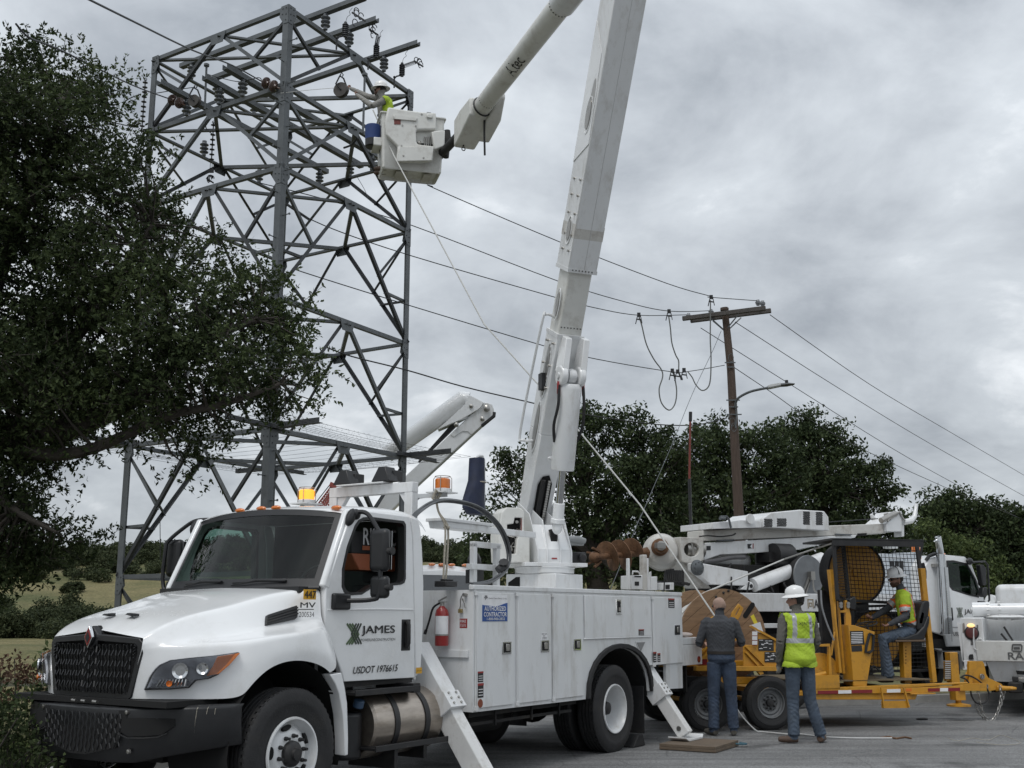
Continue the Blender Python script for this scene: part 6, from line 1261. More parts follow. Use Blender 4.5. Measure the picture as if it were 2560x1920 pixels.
st = thing('street_light', 'grey cobra-head street light on a curved arm fixed to the wooden pole', 'street light', loc=PQ(745, 850, 30.85)); sb_ = st.location.copy()
def sput(g, name, m, **k): g.v = [tuple(Vector(p) - sb_) for p in g.v]; return g.build(name, m, st, **k)
g = G(); g.tube(spline([PQ(745, 855, 30.85), PQ(748, 820, 30.8), PQ(770, 785, 30.7), (PQ(850, 745, 30.5)), PQ(965, 720, 30.2)], 6), .035, 10); sput(g, 'lamp_arm', GALV)
g = G(); a, b, c_ = PQ(960, 722, 30.2), PQ(1045, 705, 30.0), PQ(1140, 697, 29.8); g.loft([[p + V(0, w, h * z) for w, z in ((-.09, 0), (-.06, 1), (.06, 1), (.09, 0), (.05, -.6), (-.05, -.6))] for p, w_, h in ((a, .1, .06), (a.lerp(b, .2), .1, .075), (b, .1, .07)) for w in (0,)]); sput(g, 'lamp_housing', mat('light_grey_casting', (.36, .37, .37), .5), bevel=.01)
g = G(); g.loft([[p + V(0, y_ * w, z_ * h) for y_, z_ in ((-1, 0), (-.5, 1), (.5, 1), (1, 0), (.6, -.7), (-.6, -.7))] for p, w, h in ((b, .10, .05), (b.lerp(c_, .5), .15, .05), (c_, .07, .02))]); sput(g, 'lamp_head', mat('dark_lamp_head', (.06, .063, .065), .4), bevel=.008)
g = G(); p = PQ(1088, 692, 29.9); g.cyl(p, p + V(0, 0, .09), .045, n=14); sput(g, 'photocell', BLACK)
# ================================================================== WIRES
def wire(name, pxs, Y0, Y1, lab, cat='power line', r=.011, m=WIRE, grp=None, n=5, ext=None):
    P0, P1 = at_y(*pxs[0], Y0), at_y(*pxs[-1], Y1); h = V(P1.x - P0.x, P1.y - P0.y, 0); nn = V(-h.y, h.x, 0).normalized(); pts = [P0]
    for p in pxs[1:-1]: d = ray(*p); pts.append(CAM + d * ((P0 - CAM).dot(nn) / d.dot(nn)))
    pts.append(P1)
    if ext: pts.append(P1 + (P1 - pts[-2]).normalized() * ext)
    g = G(); g.tube(spline(pts, n), r, 6); g.v = [tuple(Vector(p) - P0) for p in g.v]; o = g.build(name, m, None); o.location = P0; return tag(o, lab, cat, grp)
K = 1.15728
def dpx(*a): return [(x * K, y * K) for x, y in a]
WG = 'conductors strung between tower, pole and beyond'
wire('power_line', dpx((935, 403), (948, 411), (1215, 525), (1440, 612), (1535, 640)) + [(1775, 743), (1895, 752)], 24.6, 30.6, 'uppermost line from under the aerial bucket to the right end of the crossarm', grp=WG)
wire('power_line', dpx((560, 395), (700, 430), (890, 487), (1205, 607), (1350, 652), (1445, 672), (1540, 671)), 23, 31.1, 'second line from the top between the tower and the middle of the crossarm', grp=WG)
wire('power_line', dpx((615, 440), (700, 487), (890, 553), (1195, 641), (1290, 666), (1380, 681), (1485, 680)), 21.5, 31.3, 'third line between the tower and the left end of the crossarm', grp=WG)
wire('power_line', dpx((640, 580), (655, 588), (885, 660), (1175, 747), (1290, 776), (1450, 803), (1490, 802), (1565, 789)), 22, 30.9, 'fourth line, fixed to the pole shaft below the crossarm, with clamps on it', grp=WG)
wire('power_line', dpx((700, 748), (760, 770), (880, 800), (1000, 835), (1140, 868), (1245, 892), (1400, 915), (1500, 918), (1570, 903)), 22, 30.9, 'lowest cable from the tower behind the boom to the pole above the lamp', r=.015, grp=WG)
wire('power_line', [(1925, 787), (2173, 960), (2370, 1077), (2560, 1188)], 30.6, 60, 'topmost of the lines running down to the right edge of the picture', grp=WG, ext=40)
wire('power_line', [(1838, 805), (2080, 960), (2320, 1106), (2560, 1240)], 31, 60, 'second highest of the lines running down to the right edge', grp=WG, ext=40)
wire('power_line', [(1752, 820), (1987, 968), (2280, 1150), (2560, 1302)], 31.3, 60, 'third of the lines leaving the pole to the right, crossing behind the street light', grp=WG, ext=40)
wire('power_line', [(1830, 915), (1920, 975), (2100, 1094), (2360, 1217), (2560, 1300)], 30.9, 60, 'lowest of the lines leaving the pole to the right', grp=WG, ext=40)
wire('power_line', [(205, -10), (330, 52), (480, 125), (580, 163)] + [z1(925, 600)], 11, 20.7, 'thick line coming down from the top left to the brown bells on the near leg', r=.013, grp=WG)
wire('power_line', [(40, 60), (75, 95), (150, 125), (329, 212), z1(235, 728)], 12, 22.1, 'line through the oak leaves to the brown bells in the left of the tower', r=.013, grp=WG)
wire('power_line', [(120, 235), (200, 275), (260, 300), (300, 310), (335, 318)], 14, 22.6, 'line through the oak leaves ending at the left tower leg', r=.013, grp=WG)
wire('jumper_cable', [(352, 235), (315, 252), (300, 285), (298, 306)], 22.3, 22.6, 'short looped jumper left of the tower in a gap of the oak', 'cable', r=.012)
wire('jumper_cable', [z1(515, 545), z1(620, 575), z1(770, 605), z1(905, 575), z1(930, 600)], 22.3, 20.7, 'slack thin jumper inside the tower head ending at the near bells', 'cable', r=.009)
wire('jumper_cable', [z1(150, 690), z1(300, 665), z1(440, 645)], 22.3, 22.0, 'thin jumper across the left leg of the tower', 'cable', r=.009)
wire('jumper_cable', [z1(1640, 1020), z1(1600, 1070), z1(1540, 1095)], 22.0, 22.4, 'curved black jumper on the tower just left of the aerial bucket', 'cable', r=.022)
wire('pilot_line', [z1(1070, 690), z1(1300, 665), z1(1490, 650)], 20.5, 20.6, 'thin light line from the near leg to the stringing block', 'rope', r=.005, m=ROPE)
wire('drop_wire', [z1(1635, 1305), z1(1690, 1400), z1(1720, 1470)], 24.6, 24.4, 'thin wire dangling under the tower beam left of the bucket bottom', 'wire', r=.006)
def jz(*a): return [(1560 + x / 2.675, 700 + y / 2.675) for x, y in a]
wire('jumper_cable', jz((98, 240), (118, 300), (150, 430), (200, 530), (250, 600), (258, 650), (235, 730), (250, 820), (300, 870), (340, 830), (352, 740), (335, 640), (322, 615)), 30.1, 30.4, 'leftmost hanging jumper, the longest loop left of the pole', 'jumper cable', r=.018, m=mat('grey_jumper_jacket', (.12, .125, .12), .6))
wire('jumper_cable', jz((298, 235), (310, 320), (320, 420), (345, 500), (365, 540), (366, 600), (372, 640), (390, 668), (385, 650), (360, 615)), 30.3, 30.4, 'middle hanging jumper ending in a clamp on the fourth line', 'jumper cable', r=.018, m=MATS['grey_jumper_jacket'])
wire('jumper_cable', jz((578, 135), (578, 250), (577, 400), (582, 520), (578, 660), (560, 720), (520, 738), (480, 700), (455, 650), (425, 612)), 30.5, 30.4, 'rightmost hanging jumper, close beside the wooden pole', 'jumper cable', r=.018, m=MATS['grey_jumper_jacket'])
def gclamp(x, y, Y, lab):
    p = PQ(x, y, Y); g = G(); g.box(p.x - .04, p.x + .05, p.y - .03, p.y + .03, p.z - .03, p.z + .08); g.beam(p + V(-.03, 0, 0), p + V(-.09, 0, -.24), .025, .02); g.beam(p + V(.05, 0, 0), p + V(.09, 0, -.22), .02, .02); g.cyl(p + V(-.07, 0, -.1), p + V(.07, 0, -.12), .02, n=6); hang('grounding_clamp', g, WIRE, lab, 'clamp', p)
for a in ((582, 120, 30.5, 'clamp where the right jumper meets the uppermost line'), (300, 215, 30.3, 'clamp between the second and third lines on top of the middle jumper'), (98, 238, 30.1, 'clamp at the top of the leftmost jumper'),
          (322, 612, 30.4, 'left one of three clamps on the fourth line'), (358, 618, 30.4, 'middle one of three clamps on the fourth line'), (400, 608, 30.4, 'right one of three clamps on the fourth line')): gclamp(*a)
wire('guy_wire', jz((650, 340), (590, 480), (480, 710), (400, 900), (330, 1080), (200, 1380), (110, 1590)) + [(1600, 1294), (1527, 1472)], 31, 24, 'thin guy wire slanting down left from the pole in front of the oaks', 'guy wire', r=.008, m=GALV)
hsk = thing('hot_stick', 'red and black insulated stick standing upright in front of the oaks left of the pole', 'hot stick', loc=PQ(437, 1330, 20.5)); hb = hsk.location.copy(); g = G(); g.cyl(V(0, 0, 0), PQ(443, 940, 20.5) - hb, .02, n=10); g.build('lower_tube', mat('red_orange_tube', (.16, .028, .018), .5), hsk); g = G(); g.cyl(PQ(444, 945, 20.5) - hb, PQ(445, 882, 20.5) - hb, .032, n=10); g.build('grip', BLACK, hsk)
g = G(); g.cyl((0, 0, -2.2), (0, 0, 0), .03, n=8); g.build('base_tube', BLACK, hsk)
# ================================================================== DIGGER DERRICK TRUCK (behind the reel trailer)
def crop(x0, y0, k): return lambda x, y: (x0 + x / k, y0 + y / k)
a1 = crop(1500, 1260, 4.424); a2 = crop(1960, 1240, 5.027); a3 = crop(2260, 1360, 3.457); c4 = crop(1640, 1240, 2.591); z5 = crop(2020, 1300, 2.861); c7 = crop(1640, 1480, 4.148); b1_ = crop(1000, 960, 3.19); b2_ = crop(2380, 1480, 4.61)
DF = Frame((8.22, 22.05), R(30)); dig = thing('digger_derrick_truck', 'white digger derrick truck with auger and perforated engine cover, behind the yellow trailer', 'truck', DF)
def dq(f, x, y, c): return DF.Y(*f(x, y), c)
def dplate(f, pts, c, th, name, m, par=dig, bevel=.01, holes=()):
    g = G(); g.plate([dq(f, x, y, c) for x, y in pts], [[dq(f, x, y, c) for x, y in h] for h in holes], V(0, th, 0)); return g.build(name, m, par, bevel=bevel)
cabp = [(.15, 1.20), (-.28, 1.30), (-.28, 2.52), (-.12, 2.68), (.3, 2.76), (.9, 2.74), (1.08, 2.62), (1.34, 2.05), (1.42, 1.86), (1.42, 1.0), (.2, 1.0)]
wn = [dq(a3, *p, 0) for p in ((370, 150), (430, 148), (545, 175), (620, 310), (655, 420), (640, 458), (560, 440), (420, 395), (385, 350), (375, 300))]
for y0, th in ((0, .06), (2.2, -.06)):
    g = G(); g.plate([(x, y0, z) for x, z in cabp], [[(p.x, y0, p.z) for p in wn]], V(0, th, 0)); cb = g.build('cab_side', WHITE, dig, bevel=.02)
    g = G(); g.plate([(p.x, y0 + (.02 if y0 == 0 else -.02), p.z) for p in wn], [], V(0, .004, 0)); g.build('window_glass', GLS2, cb)
    c_ = sum(wn, Vector()) / len(wn); big = [c_ + (p - c_) * 1.04 for p in wn]; g = G(); g.plate([(p.x, y0 - .004 * (1 if y0 == 0 else -1), p.z) for p in big], [[(c_.x + (p.x - c_.x) * .93, y0 - .004 * (1 if y0 == 0 else -1), c_.z + (p.z - c_.z) * .93) for p in wn]], V(0, .02, 0)); g.build('window_seal', BLACK, cb)
g = G(); rg = [[(x, y, z + (.03 if .2 < y < 2 else 0)) for x, z in ((-.28, 1.1), (-.28, 2.5), (-.12, 2.67), (.3, 2.75), (.9, 2.735), (1.08, 2.61))] for y in (.0, .15, 1.1, 2.05, 2.2)]; g.loft(rg, closed=False, caps=False); g.box(-.26, 1.4, .06, 2.14, 1.0, 1.1); g.build('cab_shell', WHITE, dig, fix=False)
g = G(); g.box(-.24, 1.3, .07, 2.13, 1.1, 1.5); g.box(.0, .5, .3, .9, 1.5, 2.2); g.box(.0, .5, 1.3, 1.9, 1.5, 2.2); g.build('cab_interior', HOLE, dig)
g = G(); g.plate([(1.09, .04, 2.60), (1.09, 2.16, 2.60), (1.36, 2.16, 2.03), (1.36, .04, 2.03)], [], V(.01, 0, 0)); g.build('windshield', GLS, dig)
g = G(); g.loft([[(1.42, y, z) for y, z in ((.05, 1.0), (.1, 1.80), (.5, 2.02), (1.7, 2.02), (2.1, 1.8), (2.15, 1.0))], [(2.7, y, z) for y, z in ((.25, .9), (.3, 1.45), (.6, 1.68), (1.6, 1.68), (1.9, 1.45), (1.95, .9))]]); g.build('hood', WHITE, dig, bevel=.05, seg=3)
g = G(); a = dq(a3, 740, 480, -.2); pts = [dq(a3, x, y, -.2) for x, y in ((590, 158), (700, 152), (722, 180), (738, 485), (720, 505), (640, 500))]; g.tube(pts, .02, 8); mr = g.build('mirror', BLACK, dig)
g = G(); g.plate([dq(a3, *p, -.24) for p in ((662, 178), (690, 178), (716, 215), (716, 355), (690, 362), (680, 350))], [], V(0, .12, 0)); g.build('mirror_head', BLACK, mr, bevel=.02); g = G(); g.plate([dq(a3, *p, -.24) for p in ((690, 372), (722, 372), (726, 440), (700, 462), (680, 440))], [], V(0, .12, 0)); g.build('convex_mirror_head', BLACK, mr, bevel=.02)
g = G(); g.ell(dq(a3, 567, 150, -.05), (.09, .05, .07)); g.build('mirror_mount', BLACK, mr)
g = G(); a, b = dq(a3, 388, 548, -.01), dq(a3, 430, 662, -.01); g.box(a.x, b.x, -.015, .02, b.z, a.z); g.build('door_handle', BLACK, dig, bevel=.04, seg=4)
g = G()
for x in (.33, 1.36): g.box(x, x + .008, -.004, .01, 1.1, 2.0)
g.box(.2, 1.4, -.004, .01, 1.36, 1.372); g.build('door_seam', mat('seam_grey', (.22, .22, .22), .6), dig)
a = dq(a3, 462, 635, -.006); b = dq(a3, 590, 638, -.006)
for k in range(3):
    for s_ in (0, 1):
        g = G(); x0 = a.x + .035 * k; g.beam((x0 + (.10 if s_ else 0), -.006, a.z + .18), (x0 + .05, -.006, a.z + .09), .018, .003, up=V(0, 1, 0)) if False else None
        p0 = V(x0 + (.10 if s_ else .0), -.006, a.z + .19); p1 = V(x0 + (.0 if s_ else .10), -.006, a.z); g.beam(p0, p1, .016, .003, up=V(0, 1, 0)); g.build('logo_stripe', mat('grey_green_vinyl', (.16, .18, .15), .5), dig)
text('JAMES', (a.x + .21, -.006, a.z + .045), RT, UP, .50, dig, INK, .115, bold=.01); text('USDOT', (dq(a3, 425, 792, -.006)), RT, UP, .36, dig, INK, .07, bold=.01)
g = G(); g.ell((.6, .3, 2.79), (.05, .08, .03)); g.build('marker_light', ORANGE, dig); g = G(); g.lathe([(.09, 0), (.09, .1), (.07, .14), (0, .14)], dq(a2, 1660, 700, 1.2), (0, 0, 1), 16); g.build('beacon', ORANGE, dig)
s0, s1, s2 = dq(a3, 315, 90, -.12), dq(a3, 350, 778, -.12), dq(a3, 290, -20, -.12)
g = G(); g.cyl(s1, s0, .085, n=20); g.tube([s0, s0 + V(-.02, 0, .15), s2 + V(.02, 0, .1), s2], [.07, .07, .06, .075], 16); stk = g.build('exhaust_stack', CHROME, dig)
g = G(); g.box(s1.x + .03, s1.x + .12, -.22, -.19, s1.z, s0.z - .25)
for k in range(26): z = s1.z + .06 + k * (s0.z - s1.z - .45) / 26; g.box(s1.x + .04, s1.x + .11, -.225, -.218, z, z + .018)
g.build('heat_shield', CHROME, stk); g = G(); p = dq(a3, 265, 185, -.02); g.box(p.x - .08, p.x + .16, -.1, .02, p.z - .03, p.z + .03); g.build('stack_bracket', STEEL, stk)
g = G(); g.tube([dq(a3, 190, 140, .02), dq(a3, 215, 105, .0), dq(a3, 270, 85, .0)], .035, 8); g.build('air_intake', BLACK, dig)
dplate(a3, ((152, 165), (175, 160), (195, 230), (196, 300), (160, 250)), -.29 + .28, .01, 'rear_quarter_window', HOLE, bevel=0)
g = G(); g.box(-.1, 1.3, .12, .5, .62, .97); g.build('running_board', BLACKM, dig); dplate(a3, ((262, 905), (330, 905), (335, 925), (510, 925), (510, 1085), (345, 1080), (330, 930), (300, 920)), .0, .5, 'battery_box', mat('silver_box', (.33, .34, .35), .4, .2))
g = G(); g.box(-.25, 1.4, .05, .06, .98, 1.15); g.box(-7.4, 1.2, .75, .95, .62, .92); g.box(-7.4, 1.2, 1.3, 1.5, .62, .92); g.box(-6.8, -.4, .1, 2.1, .92, 1.28); g.build('chassis', CHAS, dig)
for x in (2.0, -5.2, -3.9):
    for y, o in ((.0, -1), (2.25, 1)): wheel('wheel', dig, (x, y, .5), o, kind='rear' if x < 0 else 'front', rimm=CHAS)  # near-black rims: the darkness behind the trailer is put into their colour
bz0, bz1 = 1.66, 1.975
g = G(); g.box(-5.2, -.45, -.02, 2.2, bz0, bz1); bd_ = g.build('body_rail', WHITE2, dig, bevel=.01)
g = G(); g.box(-5.2, -.45, .0, .06, 1.38, 1.46); g.build('lower_rail', WHITE2, dig, bevel=.008); g = G(); g.box(-5.2, -.5, .3, 2.0, 1.28, 1.66); g.build('deck_void', HOLE, dig)
a, b = dq(a2, 380, 1408, -.024), dq(a2, 548, 1408, -.024); text('Altec', a, RT, UP, b.x - a.x, dig, INK, .155, bold=.015)
p = dq(a2, 302, 1410, -.024); g = G(); w_ = .14; h_ = .16
for q in ((0, 0, .018, h_), (w_ - .018, 0, w_, h_), (.0, h_ - .018, w_, h_), (.035, .03, .105, .045), (.035, .085, .105, .10), (.035, .03, .048, .10), (.092, .03, .105, .10)): g.box(p.x + q[0], p.x + q[2], -.026, -.02, p.z + q[1], p.z + q[3])
g.build('maker_mark', mat('tan_vinyl', (.30, .24, .15), .5), dig)
g = G(); e0, e1_ = dq(a1, 1800, 240, .5), dq(a2, 565, 355, .5); zz0 = e0.z - .03
top = [dq(a1, 1805, 160, .5), dq(a1, 1900, 92, .5), dq(a2, 200, 172, .5), dq(a2, 505, 190, .5), dq(a2, 562, 265, .5)]
pr = [(e0.x, zz0)] + [(p.x, p.z) for p in top] + [(e1_.x, zz0)]; g.plate([(x, .5, z) for x, z in pr], [], V(0, 1.1, 0)); ec = g.build('engine_cover', WHITE2, dig, bevel=.015)
def holes(f, x0, x1, y0, y1, c, par, st=13):
    g = G(); k = 0
    for j in range(int((y1 - y0) / st) + 1):
        for i in range(int((x1 - x0) / st) + 1):
            p = dq(f, x0 + i * st + (st / 2 if j % 2 else 0), y0 + j * st, c); g.cyl(p, p + V(0, .004, 0), .013, n=6)
    o = g.build('vent_holes', HOLE, par); o['kind'] = 'stuff'
holes(a1, 1820, 1905, 170, 250, .497, ec); holes(a1, 1962, 2055, 165, 250, .497, ec); holes(a2, 245, 315, 200, 365, .497, ec, 14); holes(a2, 405, 485, 205, 360, .497, ec, 14)
dplate(a1, ((1240, 205), (1440, 190), (1540, 175), (1790, 190), (1790, 260), (1240, 275)), .5, .9, 'top_box', WHITE2); g = G(); p = dq(a1, 1660, 165, .45)
g.lathe([(.09, -.02), (.09, .02)], p, (0, 1, 0), 16); g.build('lifting_lug', WHITE2, dig); g = G(); g.tube([dq(a1, *q, .45) for q in ((1330, 140), (1400, 138), (1425, 165), (1450, 265))], .02, 6); g.cyl(dq(a1, 1325, 160, .45), dq(a1, 1385, 160, .45), .03); g.build('hose_fitting', GALV, dig)
bm_t = [(1140, 292), (1300, 275), (2212, 245), (2212, 372), (1140, 410)]
g = G(); L0, L1 = dq(a1, 1138, 290, .75), dq(a2, 1285, 345, .75); M0, M1 = dq(a1, 1138, 410, .75), dq(a2, 1285, 470, .75)
g.plate([L0, L1, M1, M0], [], V(0, .45, 0)); db = g.build('upper_boom', DIRTYW, dig, bevel=.015)
g = G(); g.plate([dq(a1, *p, .70) for p in ((1145, 430), (2212, 372))] + [dq(a2, *p, .70) for p in ((920, 488), (900, 520), (0, 690))] + [dq(a1, *p, .70) for p in ((2212, 505), (1560, 552), (1340, 560), (1150, 625))], [], V(0, .55, 0)); g.build('lower_boom', WHITE2, dig, bevel=.015)
g = G(); g.plate([dq(a2, *p, .68) for p in ((1285, 350), (1420, 230), (1440, 190), (1480, 190), (1485, 445), (1290, 445))], [], V(0, .60, 0)); g.build('boom_tip', WHITE2, db, bevel=.01)
g = G(); g.tube([dq(a2, *p, .7) for p in ((1500, 330), (1600, 310), (1640, 260), (1665, 100))], [.06, .06, .05, .035], 10); g.build('pole_guide', WHITE2, db); g = G(); g.tube([dq(a2, *p, 1.2) for p in ((1170, 320), (1120, 280), (1095, 230))], [.05, .05, .03], 10); g.build('pole_guide', WHITE2, db)
g = G(); g.cyl(dq(a2, 1220, 310, .7), dq(a2, 1400, 220, .7), .06); g.cyl(dq(a2, 1280, 220, .9), dq(a2, 1310, 300, .9), .05); g.tube([dq(a2, *p, .66) for p in ((1300, 320), (1360, 230), (1450, 200), (1500, 290), (1520, 300))], .02, 6); g.build('winch_head', STEEL, db)
dplate(a2, ((1480, 360), (1510, 360), (1512, 510), (1480, 510)), .72, .2, 'tip_bracket', WHITE2); dplate(a2, ((655, 470), (860, 478), (865, 492), (655, 490)), .66, .05, 'boom_step', GALV); dplate(a2, ((930, 470), (1040, 465), (1040, 498), (930, 500)), .67, .02, 'boom_slot', HOLE, bevel=0); dplate(a2, ((1335, 590), (1435, 590), (1435, 660), (1340, 655)), .9, .2, 'work_lamp', WHITE2)
g = G(); g.tube(spline([dq(a1, *p, .6) for p in ((1100, 360), (1190, 350), (1330, 360), (1460, 345), (1500, 325))], 4), .014, 6); g.build('hose', RUBBER, dig); g = G(); g.tube([dq(a1, 1250, 285, .6), dq(a1, 2212, 222, .6), dq(a2, 560, 328, .6), dq(a2, 1180, 285, .6)], .009, 5); g.build('winch_line', WIRE, dig)
dplate(a1, ((1305, 395), (1490, 388), (1495, 405), (1305, 412)), .64, .06, 'boom_step', GALV); dplate(a1, ((1178, 465), (1225, 463), (1225, 510), (1178, 513)), .695, .003, 'warning_label', INK, bevel=0)
wl = dplate(a1, ((1625, 440), (1700, 435), (1700, 495), (1630, 498)), .695, .003, 'warning_label', WV, bevel=0); dplate(a1, ((1630, 442), (1682, 440), (1660, 470), (1682, 492), (1635, 494)), .692, .002, 'label_mark', INK, wl, 0); dplate(a1, ((1688, 436), (1699, 435), (1699, 494), (1688, 495)), .692, .002, 'label_bar', REDL, wl, 0)
g = G(); c0 = dq(a1, 560, 520, .75); ax0 = V(-.55, -.83, .03).normalized(); c0 = dq(a1, 680, 530, .95)
g.lathe([(.05, -.34), (.18, -.34), (.25, -.30), (.295, -.18), (.305, .0), (.305, .03), (.33, .035), (.33, .07), (.30, .075), (.30, .36), (.27, .42), (.1, .42)], c0 + V(0, 0, 0), -ax0 * -1 if False else -ax0, 36); gb = g.build('auger_gearbox', DIRTYW, dig, bevel=.006)
g = G(); q = c0 + ax0 * .32 + V(-.06, 0, .05); g.lathe([(.15, -.02), (.15, .05), (.115, .06), (.115, .24), (.09, .25)], q, ax0, 20); g.build('output_boss', RUST, gb); g = G(); g.lathe([(.08, .2), (.08, .34), (.03, .35)], q, ax0, 16); g.box(q.x + ax0.x * .42 - .12, q.x + ax0.x * .42 + .06, q.y + ax0.y * .42 - .04, q.y + ax0.y * .42 + .04, q.z - .04, q.z + .05); g.build('kelly_bar', STEEL, gb)
dplate(a1, ((885, 365), (1100, 375), (1145, 400), (1150, 625), (1010, 665), (905, 640)), .55, .62, 'boom_knuckle', DIRTYW, holes=[[(930 + 85 + 85 * math.cos(t), 505 + 78 * math.sin(t)) for t in [2 * math.pi * i / 16 for i in range(16)]]]); g = G(); p = dq(a1, 1015, 505, .75); g.cyl(p + V(-.2, 0, 0), p + V(.2, 0, 0), .16); g.tube([dq(a1, 1010, 430, .62), dq(a1, 1030, 570, .62)], .04); g.build('rollers', STEEL, dig)
dplate(a1, ((905, 640), (1010, 660), (1060, 780), (1190, 880), (1230, 935), (1140, 930), (960, 720)), .62, .5, 'knuckle_arm', DIRTYW); dplate(a1, ((1010, 655), (1075, 645), (1130, 655), (1640, 745), (1640, 850), (1640, 905), (1220, 890), (1075, 775), (1015, 735)), .40, .12, 'lift_link', WHITE2, bevel=.015)
g = G(); p = dq(a1, 1070, 705, .38); g.lathe([(.135, 0), (.135, -.03), (.1, -.05), (.05, -.08), (0, -.08)], p, (0, -1, 0) if False else (0, 1, 0), 24)
for k in range(8): t = k * math.pi / 4; g.cyl(p + V(math.cos(t) * .09, -.0, math.sin(t) * .09), p + V(math.cos(t) * .09, -.07, math.sin(t) * .09), .014, n=6)
g.build('pivot_flange', GALV, dig)
g = G(); p0, p1 = dq(a1, 1675, 905, .45), dq(a1, 2120, 725, .45); p2 = dq(a2, 480, 790, .45); g.cyl(p0.lerp(p1, .04), p2, .125, n=24); lc = g.build('lift_cylinder', WHITE2, dig); dplate(a1, ((1600, 905), (1640, 850), (1690, 870), (1705, 910), (1685, 945), (1640, 950), (1560, 945)), .40, .14, 'cylinder_eye', WHITE2, lc); g = G(); q = dq(a1, 1675, 908, .39); g.cyl(q, q + V(0, .02, 0), .035, n=12); g.build('cylinder_pin', BLACKM, lc)
aug = thing('earth_auger', 'rust-brown earth auger with spiral flights sticking out left of the digger truck boom', 'auger', loc=DF.w(*dq(a1, 430, 555, .9)), rz=0); al = aug.location.copy()
A0 = DF.w(*dq(a1, 440, 545, .9)); A1 = DF.w(*dq(a1, -60, 590, .9)); ad_ = (A1 - A0); La = ad_.length; adn = ad_.normalized(); sx_, sy_, _ = basis(adn)
g = G(); g.cyl(A0 - al, A1 - al, .055, n=14); g.build('shaft', RUST, aug); g = G(); n_ = 40; inn_, out_ = [], []
for k in range(n_ * 2 + 1):
    t = k / (n_ * 2); a = t * 2 * math.pi * 2.6; e_ = sx_ * math.cos(a) + sy_ * math.sin(a); c_ = A0 + adn * (La * (.12 + .72 * t)) - al; inn_.append(c_ + e_ * .05); out_.append(c_ + e_ * (.28 - .03 * t))
g.loft([inn_, out_, [p + adn * .012 for p in out_], [p + adn * .012 for p in inn_], inn_], closed=False, caps=False); g.build('flight', RUST, aug)
g = G(); c_ = A1 - al
for k in range(5): a = k * 1.26; e_ = sx_ * math.cos(a) + sy_ * math.sin(a); g.beam(c_ + e_ * .08 - adn * .1, c_ + e_ * .17 + adn * .06, .05, .03)
g.ell(c_, (.10, .10, .10)); g.build('cutting_teeth', RUST, aug); g = G(); g.tube([A0 - al, A0 - al - adn * .18], [.07, .10], 12); g.box(*[v for p in zip((A0 - al - adn * .25 - V(.1, .07, .08)), (A0 - al - adn * .12 + V(.08, .07, .08))) for v in p]); g.build('coupling', RUST, aug)
g = G(); rr_ = random.Random(8)
g.box(-4.9, -3.4, .7, 1.6, 1.97, 2.5); g.cyl((-3.0, 1.1, 1.9), (-3.0, 1.1, 2.75), .45, n=24); g.box(-4.3, -3.9, .5, .7, 2.0, 2.35); g.build('turntable', CHAS, dig, bevel=.02)
g = G(); g.cyl(dq(a1, 2000, 570, .6) + V(-.2, 0, 0), dq(a1, 2000, 570, .6) + V(.2, 0, 0), .22, n=20); g.box(-3.75, -2.9, .55, .9, 2.55, 2.72); g.build('winch', BLACKM, dig)
g = G()
for k in range(26):
    x = rr_.uniform(-5.0, -2.7); y = rr_.uniform(.35, .8); z = rr_.uniform(2.0, 2.5); g.tube(spline([(x, y, z), (x + rr_.uniform(-.2, .2), y - .05, z - rr_.uniform(.05, .3)), (x + rr_.uniform(-.4, .4), y, z - rr_.uniform(.1, .35))], 3), .016, 5)
for k in range(10): g.tube([dq(a1, 720 + k * 22, 720 + rr_.uniform(-10, 20), .5), dq(a1, 740 + k * 20, 850 + rr_.uniform(0, 30), .45), dq(a1, 900 + k * 10, 870 + rr_.uniform(0, 30), .5)], .022, 6)
g.build('hydraulic_hose', RUBBER, dig); g = G(); g.tube(spline([dq(a1, *p, .5) for p in ((1150, 640), (1300, 625), (1450, 595), (1600, 590))], 4), .035, 8); g.build('hose_bundle', mat('grey_hose_sleeve', (.08, .08, .085), .8), dig)
g = G(); g.ell(dq(a1, 1400, 620, 1.2), (.55, .3, .22), 20, 10); g.build('hydraulic_tank', WHITE2, dig)
hr = G(); rc_ = dq(a2, 308, 1000, .25); hr.lathe([(.05, -.02), (.36, -.02), (.37, 0), (.36, .02), (.05, .02)], rc_, (0, 1, 0), 36); hro = hr.build('hose_reel', mat('grey_reel', (.17, .18, .19), .45, .3, var=.15), dig)
g = G(); g.lathe([(.34, .02), (.36, .30), (.38, .30), (.38, .33), (.2, .33)], rc_, (0, 1, 0), 36, False); g.build('reel_rim', RUBBER, hro); g = G(); g.beam(rc_ + V(-.02, -.05, 0), rc_ + V(-.22, -.05, -.33), .03, .02); g.beam(rc_ + V(.02, -.05, 0), rc_ + V(-.16, -.05, -.36), .03, .02); g.box(rc_.x - .05, rc_.x + .05, rc_.y - .12, rc_.y - .03, rc_.z - .08, rc_.z + .07); g.tube(spline([rc_ + V(0, -.1, -.05), rc_ + V(.02, -.1, -.25), rc_ + V(.15, -.08, -.33), rc_ + V(.35, -.05, -.34)], 4), .016, 6); g.build('swivel_joint', STEEL, hro)
dplate(a1, ((318, 600), (330, 600), (342, 950), (318, 950)), .0, .08, 'rear_post', WHITE2); dplate(a1, ((475, 560), (520, 560), (520, 955), (475, 955)), .4, .1, 'boom_rest', DIRTYW); dplate(a1, ((520, 600), (540, 600), (542, 955), (524, 955)), .4, .1, 'boom_rest', WHITE2)
